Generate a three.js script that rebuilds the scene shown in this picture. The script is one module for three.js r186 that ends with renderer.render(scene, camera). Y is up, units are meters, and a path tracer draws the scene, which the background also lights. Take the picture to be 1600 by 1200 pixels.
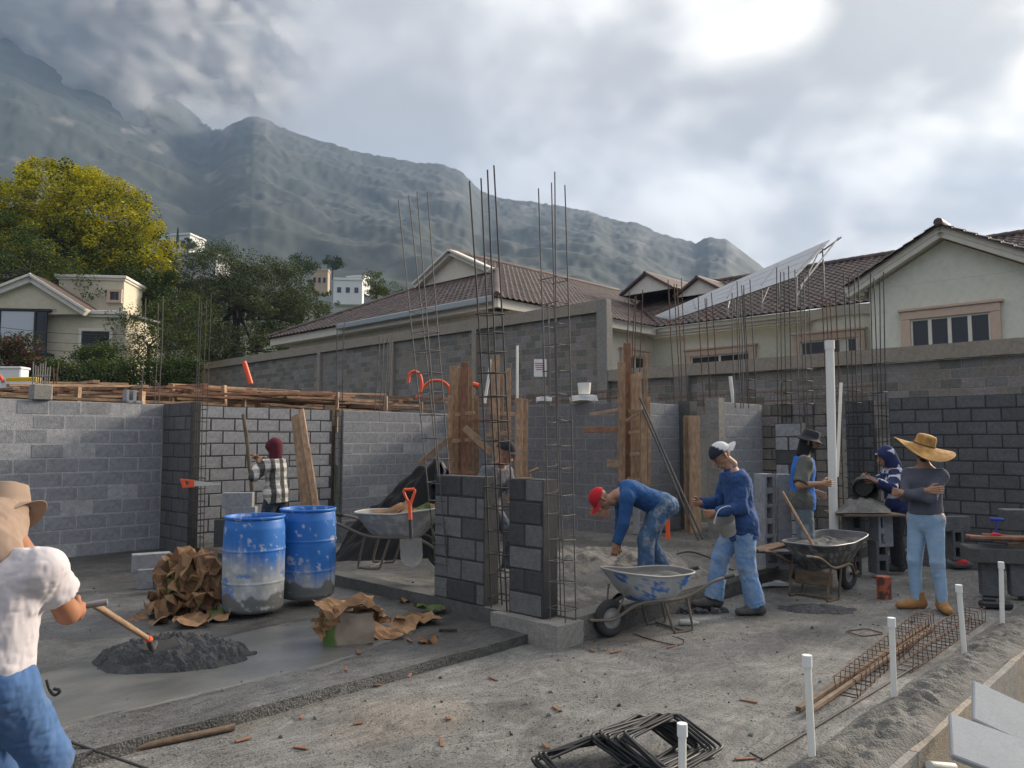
import * as THREE from 'three';
import { mergeGeometries } from 'three/addons/utils/BufferGeometryUtils.js';

// ---------------------------------------------------------------- camera, sky, sun, exposure
const scene = new THREE.Scene();
const FOCAL = 1200, PITCH = Math.atan(89 / 1200), EYE = 1.74;
const camera = new THREE.PerspectiveCamera(2 * Math.atan(600 / FOCAL) * 180 / Math.PI, 4 / 3, 0.1, 9000);
camera.position.set(0, EYE, 0);
camera.rotation.set(PITCH, 0, 0);
const renderer = new THREE.WebGLRenderer();
renderer.toneMapping = THREE.LinearToneMapping;
renderer.toneMappingExposure = 6.2;
renderer.shadowMap.enabled = true;

const mulberry = (a) => () => { a |= 0; a = a + 0x6D2B79F5 | 0; let t = Math.imul(a ^ a >>> 15, 1 | a); t = t + Math.imul(t ^ t >>> 7, 61 | t) ^ t; return ((t ^ t >>> 14) >>> 0) / 4294967296; };
const rnd = mulberry(20240611);
const rr = (a, b) => a + (b - a) * rnd();
const clamp = (x, a = 0, b = 1) => Math.min(b, Math.max(a, x));
const lerp = (a, b, t) => a + (b - a) * t;
const sstep = (a, b, x) => { const t = clamp((x - a) / (b - a)); return t * t * (3 - 2 * t); };
const hash3 = (x, y, z) => { let h = Math.imul(x, 374761393) + Math.imul(y, 668265263) + Math.imul(z, 2147483647 - 1274126177); h = Math.imul(h ^ h >>> 13, 1274126177); return ((h ^ h >>> 16) >>> 0) / 4294967296; };
const fade = (t) => t * t * t * (t * (t * 6 - 15) + 10);
function noise3(x, y, z) {   // value noise, 0..1
  const X = Math.floor(x), Y = Math.floor(y), Z = Math.floor(z), u = fade(x - X), v = fade(y - Y), w = fade(z - Z);
  const L = (a, b, t) => a + (b - a) * t;
  return L(L(L(hash3(X, Y, Z), hash3(X + 1, Y, Z), u), L(hash3(X, Y + 1, Z), hash3(X + 1, Y + 1, Z), u), v),
    L(L(hash3(X, Y, Z + 1), hash3(X + 1, Y, Z + 1), u), L(hash3(X, Y + 1, Z + 1), hash3(X + 1, Y + 1, Z + 1), u), v), w);
}
const mod = (a, n) => ((a % n) + n) % n;
function pnoise(x, y, px, py, seed) {   // value noise that repeats
  const X = Math.floor(x), Y = Math.floor(y), u = fade(x - X), v = fade(y - Y);
  const a = hash3(mod(X, px), mod(Y, py), seed), b = hash3(mod(X + 1, px), mod(Y, py), seed), c = hash3(mod(X, px), mod(Y + 1, py), seed), d = hash3(mod(X + 1, px), mod(Y + 1, py), seed);
  return (a + (b - a) * u) * (1 - v) + (c + (d - c) * u) * v;
}
const fbm = (x, y, z, o = 4) => { let s = 0, a = 0.5, n = 0; for (let i = 0; i < o; i++) { s += a * noise3(x, y, z); n += a; a *= 0.5; x = x * 2.03 + 11.3; y = y * 2.03 + 5.7; z = z * 2.03 + 3.1; } return s / n; };

// the overcast sky: broken cloud, brighter where the sun stands behind it
const SUN = new THREE.Vector3(0.80, 0.36, -0.48).normalize();
{
  const W = 2048, H = 1024, d = new Float32Array(W * H * 4);
  for (let j = 0; j < H; j++) {
    const el = ((j + 0.5) / H - 0.5) * Math.PI, sy = Math.sin(el), cy = Math.cos(el);
    for (let i = 0; i < W; i++) {
      const k = (j * W + i) * 4;
      let r = 0.30, g = 0.31, b = 0.33;
      if (sy > -0.02) {
        const az = ((i + 0.5) / W - 0.5) * 2 * Math.PI, x = Math.cos(az) * cy, z = Math.sin(az) * cy;
        const q = 1 / (Math.max(sy, 0) + 0.22);
        const px = x * q, pz = z * q;
        const w1 = fbm(px * 1.3 + 7, 1.5, pz * 1.3 + 2, 3) - 0.5, w2 = fbm(px * 1.3 + 31, 4.5, pz * 1.3 + 9, 3) - 0.5;
        const n = fbm(px * 1.25 + w1 * 0.9 + 11.9, 0.5, pz * 1.25 + w2 * 0.9 + 3.7, 6);
        const n2 = fbm(x * 7 + w1 * 1.2 + 13, sy * 9, z * 7 + w2 * 1.2, 5);
        const thick = sstep(0.38, 0.62, n * 0.66 + n2 * 0.34);
        const sd = x * SUN.x + sy * SUN.y + z * SUN.z;
        const glow = Math.exp((sd - 1) * 6) * 0.75 + Math.exp((sd - 1) * 40) * 0.4;
        const up = (1 + 2 * Math.max(sy, 0)) / 1.6;   // an overcast sky, the same all round: three times brighter overhead than at the horizon
        const base = lerp(0.138, 0.070, thick) * up + (n2 - 0.5) * 0.026;
        const open = glow * 0.40 * (1.25 - 0.98 * thick);
        r = base * 1.0 + open * 1.07; g = base * 0.985 + open * 0.97; b = base * 0.985 + open * 0.76;
      }
      d[k] = r; d[k + 1] = g; d[k + 2] = b; d[k + 3] = 1;
    }
  }
  const sky = new THREE.DataTexture(d, W, H, THREE.RGBAFormat, THREE.FloatType);
  sky.mapping = THREE.EquirectangularReflectionMapping; sky.magFilter = sky.minFilter = THREE.LinearFilter; sky.wrapS = THREE.RepeatWrapping; sky.needsUpdate = true;
  scene.background = sky; scene.environment = sky; scene.backgroundIntensity = 1; scene.environmentIntensity = 1;
}
const sun = new THREE.DirectionalLight(0xfff0dc, 1.5);
sun.position.copy(SUN).multiplyScalar(60);
sun.castShadow = true; sun.shadow.radius = 26; sun.shadow.mapSize.set(2048, 2048);
Object.assign(sun.shadow.camera, { left: -35, right: 35, top: 35, bottom: -35, near: 1, far: 160 });
scene.add(sun); scene.add(sun.target);
scene.fog = new THREE.FogExp2(0x90acd2, 0.00032);

// ---------------------------------------------------------------- places
const V3 = (x, y, z) => new THREE.Vector3(x, y, z);
const cp = Math.cos(PITCH), sp = Math.sin(PITCH);
// a pixel of the 1600 x 1200 photograph at a depth, or on a level
const atDepth = (u, v, D) => { const t = D / (FOCAL * cp - (600 - v) * sp); return V3((u - 800) * t, EYE + (FOCAL * sp + (600 - v) * cp) * t, -D); };
const onLevel = (u, v, y = 0) => { const t = (y - EYE) / (FOCAL * sp + (600 - v) * cp); return V3((u - 800) * t, y, -(FOCAL * cp - (600 - v) * sp) * t); };
// the plan of the building site is turned 46 degrees to the camera: a runs away to the right, b towards the viewer on the right
const TURN = 46 * Math.PI / 180, CA = Math.cos(TURN), SA = Math.sin(TURN);
const plan = (a, b, y = 0) => V3(a * CA + b * SA, y, -(a * SA - b * CA));
const toPlan = (p) => [p.x * CA - p.z * SA, p.x * SA + p.z * CA];
const YAW_A = TURN, YAW_B = TURN - Math.PI / 2;   // rotation.y that lays local x along a, or along b

// ---------------------------------------------------------------- naming
const taken = {};
const numbered = (n) => { const k = taken[n] = (taken[n] ?? -1) + 1; return k ? n + '_' + String(k).padStart(3, '0') : n; };
function tag(o, label, category, group, kind) {
  if (label) o.userData.label = label; if (category) o.userData.category = category; if (group) o.userData.group = group; if (kind) o.userData.kind = kind;
  return o;
}
function shade(o) { o.traverse((m) => { if (m.isMesh) { m.castShadow = true; m.receiveShadow = true; } }); return o; }
function thing(name, label, category, pos = V3(0, 0, 0), yaw = 0, group) {
  const o = new THREE.Group(); o.name = numbered(name); o.position.copy(pos); o.rotation.y = yaw; scene.add(o);
  return tag(o, label, category, group);
}
function part(parent, name, geo, mat, pos, rot) {
  const m = new THREE.Mesh(geo, mat); m.name = name; m.castShadow = m.receiveShadow = true;
  if (pos) m.position.copy(pos); if (rot) m.rotation.set(rot[0], rot[1], rot[2]);
  parent.add(m); return m;
}
function single(name, label, category, geo, mat, pos = V3(0, 0, 0), rot, group, kind) {
  const m = part(scene, numbered(name), geo, mat, pos, rot); return tag(m, label, category, group, kind);
}
function copyOf(src, pos, yaw, label, group) {
  const c = src.clone(); c.name = numbered(src.name.replace(/_\d{3}$/, '')); c.userData = { ...src.userData }; scene.add(c); c.position.copy(pos); if (yaw !== undefined) c.rotation.y = yaw;
  if (label) c.userData.label = label; if (group) c.userData.group = group; return c;
}
// ---------------------------------------------------------------- geometry helpers
// a box with chamfered edges; uv in metres, u along the longest side
function cbox(w, h, d, c = 0.004) {
  const e = [w / 2, h / 2, d / 2], pos = [], nor = [], uv = [];
  c = Math.min(c, e[0] * 0.49, e[1] * 0.49, e[2] * 0.49);
  const long = w >= h && w >= d ? 0 : (h >= d ? 1 : 2);
  const pt = (sx, sy, sz, ax) => [sx * (e[0] - (ax === 0 ? 0 : c)), sy * (e[1] - (ax === 1 ? 0 : c)), sz * (e[2] - (ax === 2 ? 0 : c))];
  const tri = (A, B, C) => {
    const n = [0, 1, 2].map((i) => { const j = (i + 1) % 3, k = (i + 2) % 3; return (B[j] - A[j]) * (C[k] - A[k]) - (B[k] - A[k]) * (C[j] - A[j]); });
    const mid = [0, 1, 2].map((i) => A[i] + B[i] + C[i]); if (n[0] * mid[0] + n[1] * mid[1] + n[2] * mid[2] < 0) { [B, C] = [C, B]; n[0] *= -1; n[1] *= -1; n[2] *= -1; }
    const l = Math.hypot(...n) || 1; const ax = Math.abs(n[0]) > Math.abs(n[1]) && Math.abs(n[0]) > Math.abs(n[2]) ? 0 : (Math.abs(n[1]) > Math.abs(n[2]) ? 1 : 2);
    const o = [0, 1, 2].filter((i) => i !== ax); const [ui, vi] = o[1] === long ? [o[1], o[0]] : [o[0], o[1]];
    for (const Q of [A, B, C]) { pos.push(...Q); nor.push(n[0] / l, n[1] / l, n[2] / l); uv.push(Q[ui] + ax * 0.37, Q[vi] + ax * 0.21); }
  };
  const quad = (A, B, C, D) => { tri(A, B, C); tri(A, C, D); };
  const S = [-1, 1];
  for (const s of S) {
    quad(pt(s, -1, -1, 0), pt(s, 1, -1, 0), pt(s, 1, 1, 0), pt(s, -1, 1, 0));
    quad(pt(-1, s, -1, 1), pt(1, s, -1, 1), pt(1, s, 1, 1), pt(-1, s, 1, 1));
    quad(pt(-1, -1, s, 2), pt(1, -1, s, 2), pt(1, 1, s, 2), pt(-1, 1, s, 2));
    for (const t of S) {
      quad(pt(s, t, -1, 0), pt(s, t, 1, 0), pt(s, t, 1, 1), pt(s, t, -1, 1));
      quad(pt(s, -1, t, 0), pt(s, 1, t, 0), pt(s, 1, t, 2), pt(s, -1, t, 2));
      quad(pt(-1, s, t, 1), pt(1, s, t, 1), pt(1, s, t, 2), pt(-1, s, t, 2));
      for (const q of S) tri(pt(s, t, q, 0), pt(s, t, q, 1), pt(s, t, q, 2));
    }
  }
  return buf(pos, nor, uv);
}
function buf(pos, nor, uv, col, idx) {
  const g = new THREE.BufferGeometry();
  g.setAttribute('position', new THREE.Float32BufferAttribute(pos, 3));
  if (nor) g.setAttribute('normal', new THREE.Float32BufferAttribute(nor, 3));
  g.setAttribute('uv', new THREE.Float32BufferAttribute(uv || new Float32Array(pos.length / 3 * 2), 2));
  if (col) g.setAttribute('color', new THREE.Float32BufferAttribute(col, 3));
  if (idx) g.setIndex(idx);
  if (!nor) g.computeVertexNormals();
  return g;
}
const boxAt = (w, h, d, x, y, z, c = 0.004, r) => { const g = cbox(w, h, d, c); if (r) g.applyMatrix4(new THREE.Matrix4().makeRotationFromEuler(new THREE.Euler(...r))); g.translate(x, y, z); return g; };
const plain = (g) => { const q = g.index ? g.toNonIndexed() : g; for (const k of Object.keys(q.attributes)) if (!['position', 'normal', 'uv'].includes(k)) q.deleteAttribute(k); return q; };
const join = (list) => mergeGeometries(list.map(plain));
// a round bar between two points
function bar(p, q, r, r2 = r, n = 7) {
  const l = p.distanceTo(q), g = new THREE.CylinderGeometry(r2, r, l, n, 1);
  g.applyQuaternion(new THREE.Quaternion().setFromUnitVectors(V3(0, 1, 0), q.clone().sub(p).divideScalar(l || 1)));
  g.translate((p.x + q.x) / 2, (p.y + q.y) / 2, (p.z + q.z) / 2); return g;
}
function pipe(pts, r, n = 8, seg, closed = false, tension = 0.5) {
  return new THREE.TubeGeometry(new THREE.CatmullRomCurve3(pts, closed, 'catmullrom', tension), seg || pts.length * 6, r, n, closed);
}
// a rod that follows corners (small bends)
function rod(pts, r, n = 6) { const out = []; for (let i = 0; i + 1 < pts.length; i++) out.push(bar(pts[i], pts[i + 1], r, r, n)); return join(out); }
function board(p, q, w, t, up = V3(0, 0, 1)) {   // a plank from p to q: width w, thickness t across «up»
  const d = q.clone().sub(p), l = d.length(); d.divideScalar(l); const s = V3().crossVectors(up, d).normalize(), u = V3().crossVectors(d, s);
  const g = cbox(l, w, t, 0.004); g.applyMatrix4(new THREE.Matrix4().makeBasis(d, s, u)); g.translate((p.x + q.x) / 2, (p.y + q.y) / 2, (p.z + q.z) / 2); return g;
}
function jolt(g, amp, freq, seed = 0, colour) {   // uneven surface; shared corners move together
  const p = g.attributes.position, col = [];
  for (let i = 0; i < p.count; i++) {
    const x = p.getX(i), y = p.getY(i), z = p.getZ(i);
    const f = (k) => (fbm(x * freq + seed + k * 17.3, y * freq + k * 5.1, z * freq + seed, 3) - 0.5) * 2 * amp;
    p.setXYZ(i, x + f(0), y + f(1), z + f(2));
    if (colour) col.push(...colour(x, y, z));
  }
  if (colour) g.setAttribute('color', new THREE.Float32BufferAttribute(col, 3));
  g.computeVertexNormals(); return g;
}
function paint(g, fn) {   // vertex colours by place and normal
  if (!g.attributes.normal) g.computeVertexNormals();
  const p = g.attributes.position, n = g.attributes.normal, c = new Float32Array(p.count * 3);
  for (let i = 0; i < p.count; i++) { const k = fn(p.getX(i), p.getY(i), p.getZ(i), n.getX(i), n.getY(i), n.getZ(i)); c.set(k, i * 3); }
  g.setAttribute('color', new THREE.BufferAttribute(c, 3)); return g;
}
// a sheet over a grid of two parameters
function sheet(nu, nv, fn, colour) {
  const pos = [], uv = [], idx = [], col = [];
  for (let j = 0; j <= nv; j++) for (let i = 0; i <= nu; i++) {
    const u = i / nu, v = j / nv, p = fn(u, v); pos.push(p.x, p.y, p.z); uv.push(p.u ?? u, p.v ?? v); if (colour) col.push(...colour(u, v, p));
  }
  for (let j = 0; j < nv; j++) for (let i = 0; i < nu; i++) { const a = j * (nu + 1) + i; idx.push(a, a + 1, a + nu + 2, a, a + nu + 2, a + nu + 1); }
  return buf(pos, null, uv, colour ? col : null, idx);
}

// the surface of a distance field by surface nets; sd(x, y, z), colour(x, y, z, nx, ny, nz)
function skin(sd, lo, hi, cell, colour) {
  const N = [0, 1, 2].map((i) => Math.ceil((hi[i] - lo[i]) / cell) + 1), [nx, ny, nz] = N;
  const f = new Float32Array(nx * ny * nz).fill(9), at = (i, j, k) => i + nx * (j + ny * k), BL = 4, reach = BL * cell * 1.05;
  for (let K = 0; K < nz; K += BL) for (let J = 0; J < ny; J += BL) for (let I = 0; I < nx; I += BL) {
    const h = (BL - 1) / 2, d = sd(lo[0] + (I + h) * cell, lo[1] + (J + h) * cell, lo[2] + (K + h) * cell), far = Math.abs(d) > reach + 0.03;
    for (let k = K; k < Math.min(K + BL, nz); k++) for (let j = J; j < Math.min(J + BL, ny); j++) for (let i = I; i < Math.min(I + BL, nx); i++)
      f[at(i, j, k)] = far ? d : sd(lo[0] + i * cell, lo[1] + j * cell, lo[2] + k * cell);
  }
  const vert = new Int32Array(nx * ny * nz).fill(-1), pos = [], nor = [], col = [], idx = [];
  const step = [1, nx, nx * ny], corner = [0, 1, nx, nx + 1, nx * ny, nx * ny + 1, nx * ny + nx, nx * ny + nx + 1];
  const edges = [[0, 1], [2, 3], [4, 5], [6, 7], [0, 2], [1, 3], [4, 6], [5, 7], [0, 4], [1, 5], [2, 6], [3, 7]];
  for (let k = 0; k + 1 < nz; k++) for (let j = 0; j + 1 < ny; j++) for (let i = 0; i + 1 < nx; i++) {
    const o = at(i, j, k); let m = 0; for (let c = 0; c < 8; c++) if (f[o + corner[c]] < 0) m |= 1 << c;
    if (m === 0 || m === 255) continue;
    let x = 0, y = 0, z = 0, n = 0;
    for (const [a, b] of edges) {
      if (((m >> a) & 1) === ((m >> b) & 1)) continue;
      const va = f[o + corner[a]], vb = f[o + corner[b]], t = va / (va - vb);
      x += lerp(a & 1, b & 1, t); y += lerp(a >> 1 & 1, b >> 1 & 1, t); z += lerp(a >> 2, b >> 2, t); n++;
    }
    vert[o] = pos.length / 3; x = lo[0] + (i + x / n) * cell; y = lo[1] + (j + y / n) * cell; z = lo[2] + (k + z / n) * cell; pos.push(x, y, z);
    const e = cell * 0.5, gx = sd(x + e, y, z) - sd(x - e, y, z), gy = sd(x, y + e, z) - sd(x, y - e, z), gz = sd(x, y, z + e) - sd(x, y, z - e), l = Math.hypot(gx, gy, gz) || 1;
    nor.push(gx / l, gy / l, gz / l); if (colour) col.push(...colour(x, y, z, gx / l, gy / l, gz / l));
  }
  for (let k = 1; k + 1 < nz; k++) for (let j = 1; j + 1 < ny; j++) for (let i = 1; i + 1 < nx; i++) {
    const o = at(i, j, k), s = f[o] < 0;
    for (let ax = 0; ax < 3; ax++) {
      const t = f[o + step[ax]] < 0; if (s === t) continue;
      const u = step[(ax + 1) % 3], w = step[(ax + 2) % 3], q = [vert[o], vert[o - u], vert[o - u - w], vert[o - w]]; if (q.some((v) => v < 0)) continue;
      if (s) idx.push(q[0], q[1], q[2], q[0], q[2], q[3]); else idx.push(q[0], q[2], q[1], q[0], q[3], q[2]);
    }
  }
  return buf(pos, nor, null, colour ? col : null, idx);
}
const smin = (a, b, k) => { const h = Math.max(k - Math.abs(a - b), 0) / k; return Math.min(a, b) - h * h * k * 0.25; };
// distance to a tapered limb from a to b; flat squeezes it along direction w
function limb(a, b, ra, rb, o = {}) {
  const ax = a.x, ay = a.y, az = a.z, bx = b.x - ax, by = b.y - ay, bz = b.z - az, bb = bx * bx + by * by + bz * bz || 1e-9, L = Math.sqrt(bb), w = o.w, q = o.flat ? 1 / o.flat - 1 : 0;
  return (x, y, z) => {
    let px = x - ax, py = y - ay, pz = z - az;
    if (w) { const s = (px * w.x + py * w.y + pz * w.z) * q; px += w.x * s; py += w.y * s; pz += w.z * s; }
    const t0 = (px * bx + py * by + pz * bz) / bb, t = t0 < 0 ? 0 : t0 > 1 ? 1 : t0, dx = px - bx * t, dy = py - by * t, dz = pz - bz * t;
    let d = Math.sqrt(dx * dx + dy * dy + dz * dz) - (ra + (rb - ra) * t);
    if (w) d *= Math.min(1, o.flat * 1.15);
    if (o.cutB) d = Math.max(d, (t0 - 1) * L - o.cutB);
    if (o.cutA) d = Math.max(d, -t0 * L - o.cutA);
    return d;
  };
}
const union = (list, k) => (x, y, z) => { let d = 9; for (let i = 0; i < list.length; i++) d = smin(d, list[i](x, y, z), k); return d; };

// ---------------------------------------------------------------- textures and materials
function texture(n, fn, srgb = true) {
  const d = new Uint8Array(n * n * 4);
  for (let j = 0; j < n; j++) for (let i = 0; i < n; i++) { const c = fn(i / n, j / n), k = (j * n + i) * 4; d[k] = clamp(c[0]) * 255; d[k + 1] = clamp(c[1]) * 255; d[k + 2] = clamp(c[2]) * 255; d[k + 3] = 255; }
  const t = new THREE.DataTexture(d, n, n); t.wrapS = t.wrapT = THREE.RepeatWrapping; t.magFilter = THREE.LinearFilter; t.minFilter = THREE.LinearMipmapLinearFilter; t.generateMipmaps = true;
  if (srgb) t.colorSpace = THREE.SRGBColorSpace; t.needsUpdate = true; return t;
}
const ptile = (u, v, f, o, seed) => { let s = 0, a = 0.5, n = 0; for (let i = 0; i < o; i++) { s += a * pnoise(u * f, v * f, f, f, seed + i); n += a; a *= 0.55; f *= 2; } return s / n; };
const scaled = (t, rx, ry = rx) => { const c = t.clone(); c.repeat.set(rx, ry); c.needsUpdate = true; return c; };
// worn concrete: grain, pores and cloudy patches around middle grey
const texConc = texture(1024, (u, v) => {
  const g = ptile(u, v, 256, 2, 3), m = ptile(u, v, 24, 4, 9), b = ptile(u, v, 5, 3, 21), s = pnoise(u * 512, v * 512, 512, 512, 5);
  const pore = sstep(0.78, 0.9, ptile(u, v, 120, 2, 40));
  const k = 0.82 + (g - 0.5) * 0.30 + (m - 0.5) * 0.18 + (b - 0.5) * 0.04 + (s - 0.5) * 0.14 - pore * 0.2; return [k, k, k];
});
const texFine = texture(512, (u, v) => { const k = 0.92 + (ptile(u, v, 128, 2, 3) - 0.5) * 0.08 + (ptile(u, v, 6, 4, 9) - 0.5) * 0.09; return [k, k, k]; });
const texConcBump = texture(512, (u, v) => { const k = 0.5 + (ptile(u, v, 128, 2, 3) - 0.5) * 0.8 + (ptile(u, v, 24, 3, 9) - 0.5) * 0.5 - sstep(0.76, 0.9, ptile(u, v, 90, 2, 40)) * 0.5; return [k, k, k]; }, false);
// screeded site slab: grit, drag marks, splashes
const texSlab = texture(2048, (u, v) => {
  const grit = pnoise(u * 900, v * 900, 900, 900, 2) * 0.6 + pnoise(u * 430, v * 430, 430, 430, 4) * 0.4, m = ptile(u, v, 40, 4, 11), b = ptile(u, v, 6, 4, 23);
  const wx = ptile(u, v, 5, 2, 61) * 0.16, drag = pnoise((u + wx) * 14 + v * 3, (v + u * 0.0) * 260 + wx * 300, 17, 260, 31);
  const dark = sstep(0.70, 0.8, ptile(u, v, 200, 2, 77)) * sstep(0.4, 0.6, ptile(u, v, 9, 2, 78));
  const crumb = sstep(0.82, 0.86, pnoise(u * 240, v * 240, 240, 240, 91));
  const k = 0.76 + (grit - 0.5) * 0.38 + (m - 0.5) * 0.22 + (b - 0.5) * 0.24 + (drag - 0.5) * 0.16 - dark * 0.22 - crumb * 0.2;
  return [k * 1.0, k * 0.985, k * 0.955];
});
const texSlabBump = texture(1024, (u, v) => { const k = 0.5 + (pnoise(u * 450, v * 450, 450, 450, 2) - 0.5) * 0.7 + (ptile(u, v, 40, 4, 11) - 0.5) * 0.7 + sstep(0.8, 0.88, pnoise(u * 240, v * 240, 240, 240, 91)) * 0.4; return [k, k, k]; }, false);
const texWood = texture(1024, (u, v) => {   // grain along u
  const w = ptile(u, v, 4, 3, 5) * 0.09, ring = Math.sin((v + w) * Math.PI * 2 * 12 + ptile(u, v, 6, 2, 8) * 5) * 0.5 + 0.5, fib = pnoise(u * 20, v * 400, 20, 400, 6), st = ptile(u, v, 7, 4, 15);
  const knot = sstep(0.985, 1, pnoise(u * 9, v * 9, 9, 9, 66)); const k = 0.80 + (ring - 0.5) * 0.08 + (fib - 0.5) * 0.22 + (st - 0.5) * 0.34 - knot * 0.4;
  return [k, k * 0.93, k * 0.85];
});
const texCloth = texture(512, (u, v) => { const k = 0.86 + (pnoise(u * 256, v * 256, 256, 256, 3) - 0.5) * 0.25 + (ptile(u, v, 12, 4, 7) - 0.5) * 0.2; return [k, k, k]; });
const texStraw = texture(512, (u, v) => { const k = 0.78 + 0.16 * Math.sin(u * Math.PI * 2 * 64) * Math.sin(v * Math.PI * 2 * 64) + (ptile(u, v, 20, 3, 3) - 0.5) * 0.4; return [k, k * 0.97, k * 0.9]; });
const rgb = (r, g, b) => new THREE.Color().setRGB(r, g, b);
const std = (o) => new THREE.MeshStandardMaterial({ roughness: 0.9, ...o });
const shifted = (t) => { const c = t.clone(); c.offset.set(rnd(), rnd()); c.needsUpdate = true; return c; };
const concrete = (r, g, b, o = {}) => std({ color: rgb(r, g, b), map: o.map || shifted(texConc), bumpMap: texConcBump, bumpScale: o.bump ?? 0.004, roughness: o.rough ?? 0.93 });
const wood = (r, g, b) => std({ color: rgb(r, g, b), map: texWood, roughness: 0.85, bumpMap: texWood, bumpScale: 0.0015 });
const coloured = (o = {}) => std({ vertexColors: true, ...o });
const M = {
  blockLight: [0.365, 0.372, 0.378, 0.36, 0.37].map((k) => concrete(k, k * 1.02, k * 1.08, { map: texConc })),
  blockDark: [0.135, 0.15, 0.165, 0.145, 0.13].map((k) => concrete(k, k * 1.02, k * 1.07)),
  blockMixed: [0.085, 0.175, 0.21, 0.075, 0.19, 0.115].map((k) => concrete(k, k * 0.99, k * 1.0)),
  blockOld: [0.28, 0.31, 0.235, 0.34, 0.215, 0.29].map((k, i) => concrete(k * (i % 2 ? 1.1 : 1.02), k * 0.98, k * (i % 3 ? 0.85 : 0.95))),
  mortarLight: concrete(0.52, 0.52, 0.53), mortarDark: concrete(0.055, 0.056, 0.06), mortarOld: concrete(0.40, 0.37, 0.32),
  cement: concrete(0.25, 0.24, 0.22), cementPale: concrete(0.36, 0.34, 0.31), cementDark: concrete(0.13, 0.13, 0.125), cementTan: concrete(0.44, 0.38, 0.31),
  rebar: std({ color: rgb(0.055, 0.05, 0.05), roughness: 0.7, metalness: 0.3 }), rebarRust: std({ color: rgb(0.12, 0.062, 0.042), roughness: 0.9, metalness: 0.1 }), rebarGrey: std({ color: rgb(0.11, 0.10, 0.095), roughness: 0.65, metalness: 0.35 }),
  woodPale: [0.44, 0.38, 0.50].map((k) => wood(k, k * 0.76, k * 0.57)), woodRed: [0.30, 0.36].map((k) => wood(k, k * 0.58, k * 0.42)), woodOld: [0.20, 0.26].map((k) => wood(k, k * 0.80, k * 0.62)),
  pvc: std({ color: rgb(0.72, 0.71, 0.66), roughness: 0.45 }), orange: std({ color: rgb(0.75, 0.10, 0.03), roughness: 0.5 }), steel: std({ color: rgb(0.25, 0.25, 0.25), roughness: 0.5, metalness: 0.7 }),
  rubber: std({ color: rgb(0.03, 0.03, 0.03), roughness: 0.85 }), black: std({ color: rgb(0.018, 0.018, 0.02), roughness: 0.6 }), white: std({ color: rgb(0.7, 0.7, 0.69), roughness: 0.8 }),
  skin: coloured({ roughness: 0.6 }), cloth: coloured({ roughness: 0.95 }), any: coloured({ roughness: 0.85 }), satin: coloured({ roughness: 0.45 }),
  foam: std({ color: rgb(0.42, 0.43, 0.44), roughness: 0.9, map: texFine }), glass: std({ color: rgb(0.02, 0.022, 0.025), roughness: 0.08, metalness: 0 }),
};
const pick = (list) => list[Math.floor(rnd() * list.length) % list.length];
// ---------------------------------------------------------------- land: the hillside and the mountain behind
const RIDGE = [[-900, 60], [-500, -20], [-200, -50], [0, -20], [100, 40], [190, 95], [270, 148], [318, 188], [338, 188], [360, 176], [385, 168], [405, 172], [430, 186], [480, 206], [560, 229], [640, 243], [690, 248], [722, 262], [750, 291], [780, 300], [830, 309], [880, 317], [930, 324], [958, 338], [1000, 343], [1020, 353], [1060, 366], [1092, 376], [1112, 366], [1140, 369], [1160, 384], [1192, 408], [1225, 450], [1300, 520], [1500, 600], [2400, 640]];
const curve = (T, x) => { if (x <= T[0][0]) return T[0][1]; for (let i = 1; i < T.length; i++) if (x <= T[i][0]) { const t = (x - T[i - 1][0]) / (T[i][0] - T[i - 1][0]); return lerp(T[i - 1][1], T[i][1], t); } return T[T.length - 1][1]; };
function landHeight(x, z) {
  const D = -z, r = Math.hypot(x, z), [a, b] = toPlan(V3(x, 0, z)), front = D > 1 ? 800 + 1200 * x / D : (x < 0 ? -900 : 2400);
  const u = clamp(front, -900, 2400), ahead = sstep(-0.25, 0.3, D / Math.max(r, 1));
  const t = Math.max(a - 18.4, -b - 21, 0), soft = t * t / (t + 4);
  const slope = lerp(0.055, lerp(0.215, 0.10, sstep(850, 1300, u)), ahead);
  let h = -1.3 + soft * slope + Math.min(soft, 3) * 0.5 + (fbm(x * 0.05, 3, z * 0.05, 3) - 0.5) * Math.min(t * 0.1, 6);
  const R = lerp(1330, 1000, sstep(290, 350, u)), r0 = 300;
  if (r > r0 && ahead > 0) {
    const cosA = Math.max(D / r, 0.35), top = (689 - curve(RIDGE, u)) / 1200 * R * cosA * 1.003 + EYE, s = (r - r0) / (R - r0), base = -1.3 + (r0 - 20) * slope;
    const rise = s < 1 ? lerp(base, top, Math.pow(s, 1.15)) : top - (r - R) * 0.5;
    const gully = Math.abs(fbm(x * 0.006, 1.7, z * 0.006, 4) - 0.5) * 1.5, fine = fbm(x * 0.03, 5.7, z * 0.03, 4) - 0.5;
    const hold = s < 1 ? Math.pow(Math.max(1 - s, 0), 0.55) : 0.3;
    h = lerp(h, rise - gully * 55 * hold * sstep(0, 0.3, s) + fine * (8 * hold + 4) * sstep(0, 0.15, s) + (noise3(x * 0.2, 1, z * 0.2) - 0.4) * 2.6 * sstep(0.1, 0.4, s), ahead * sstep(r0, r0 + 80, r));
  }
  return h;
}
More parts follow.
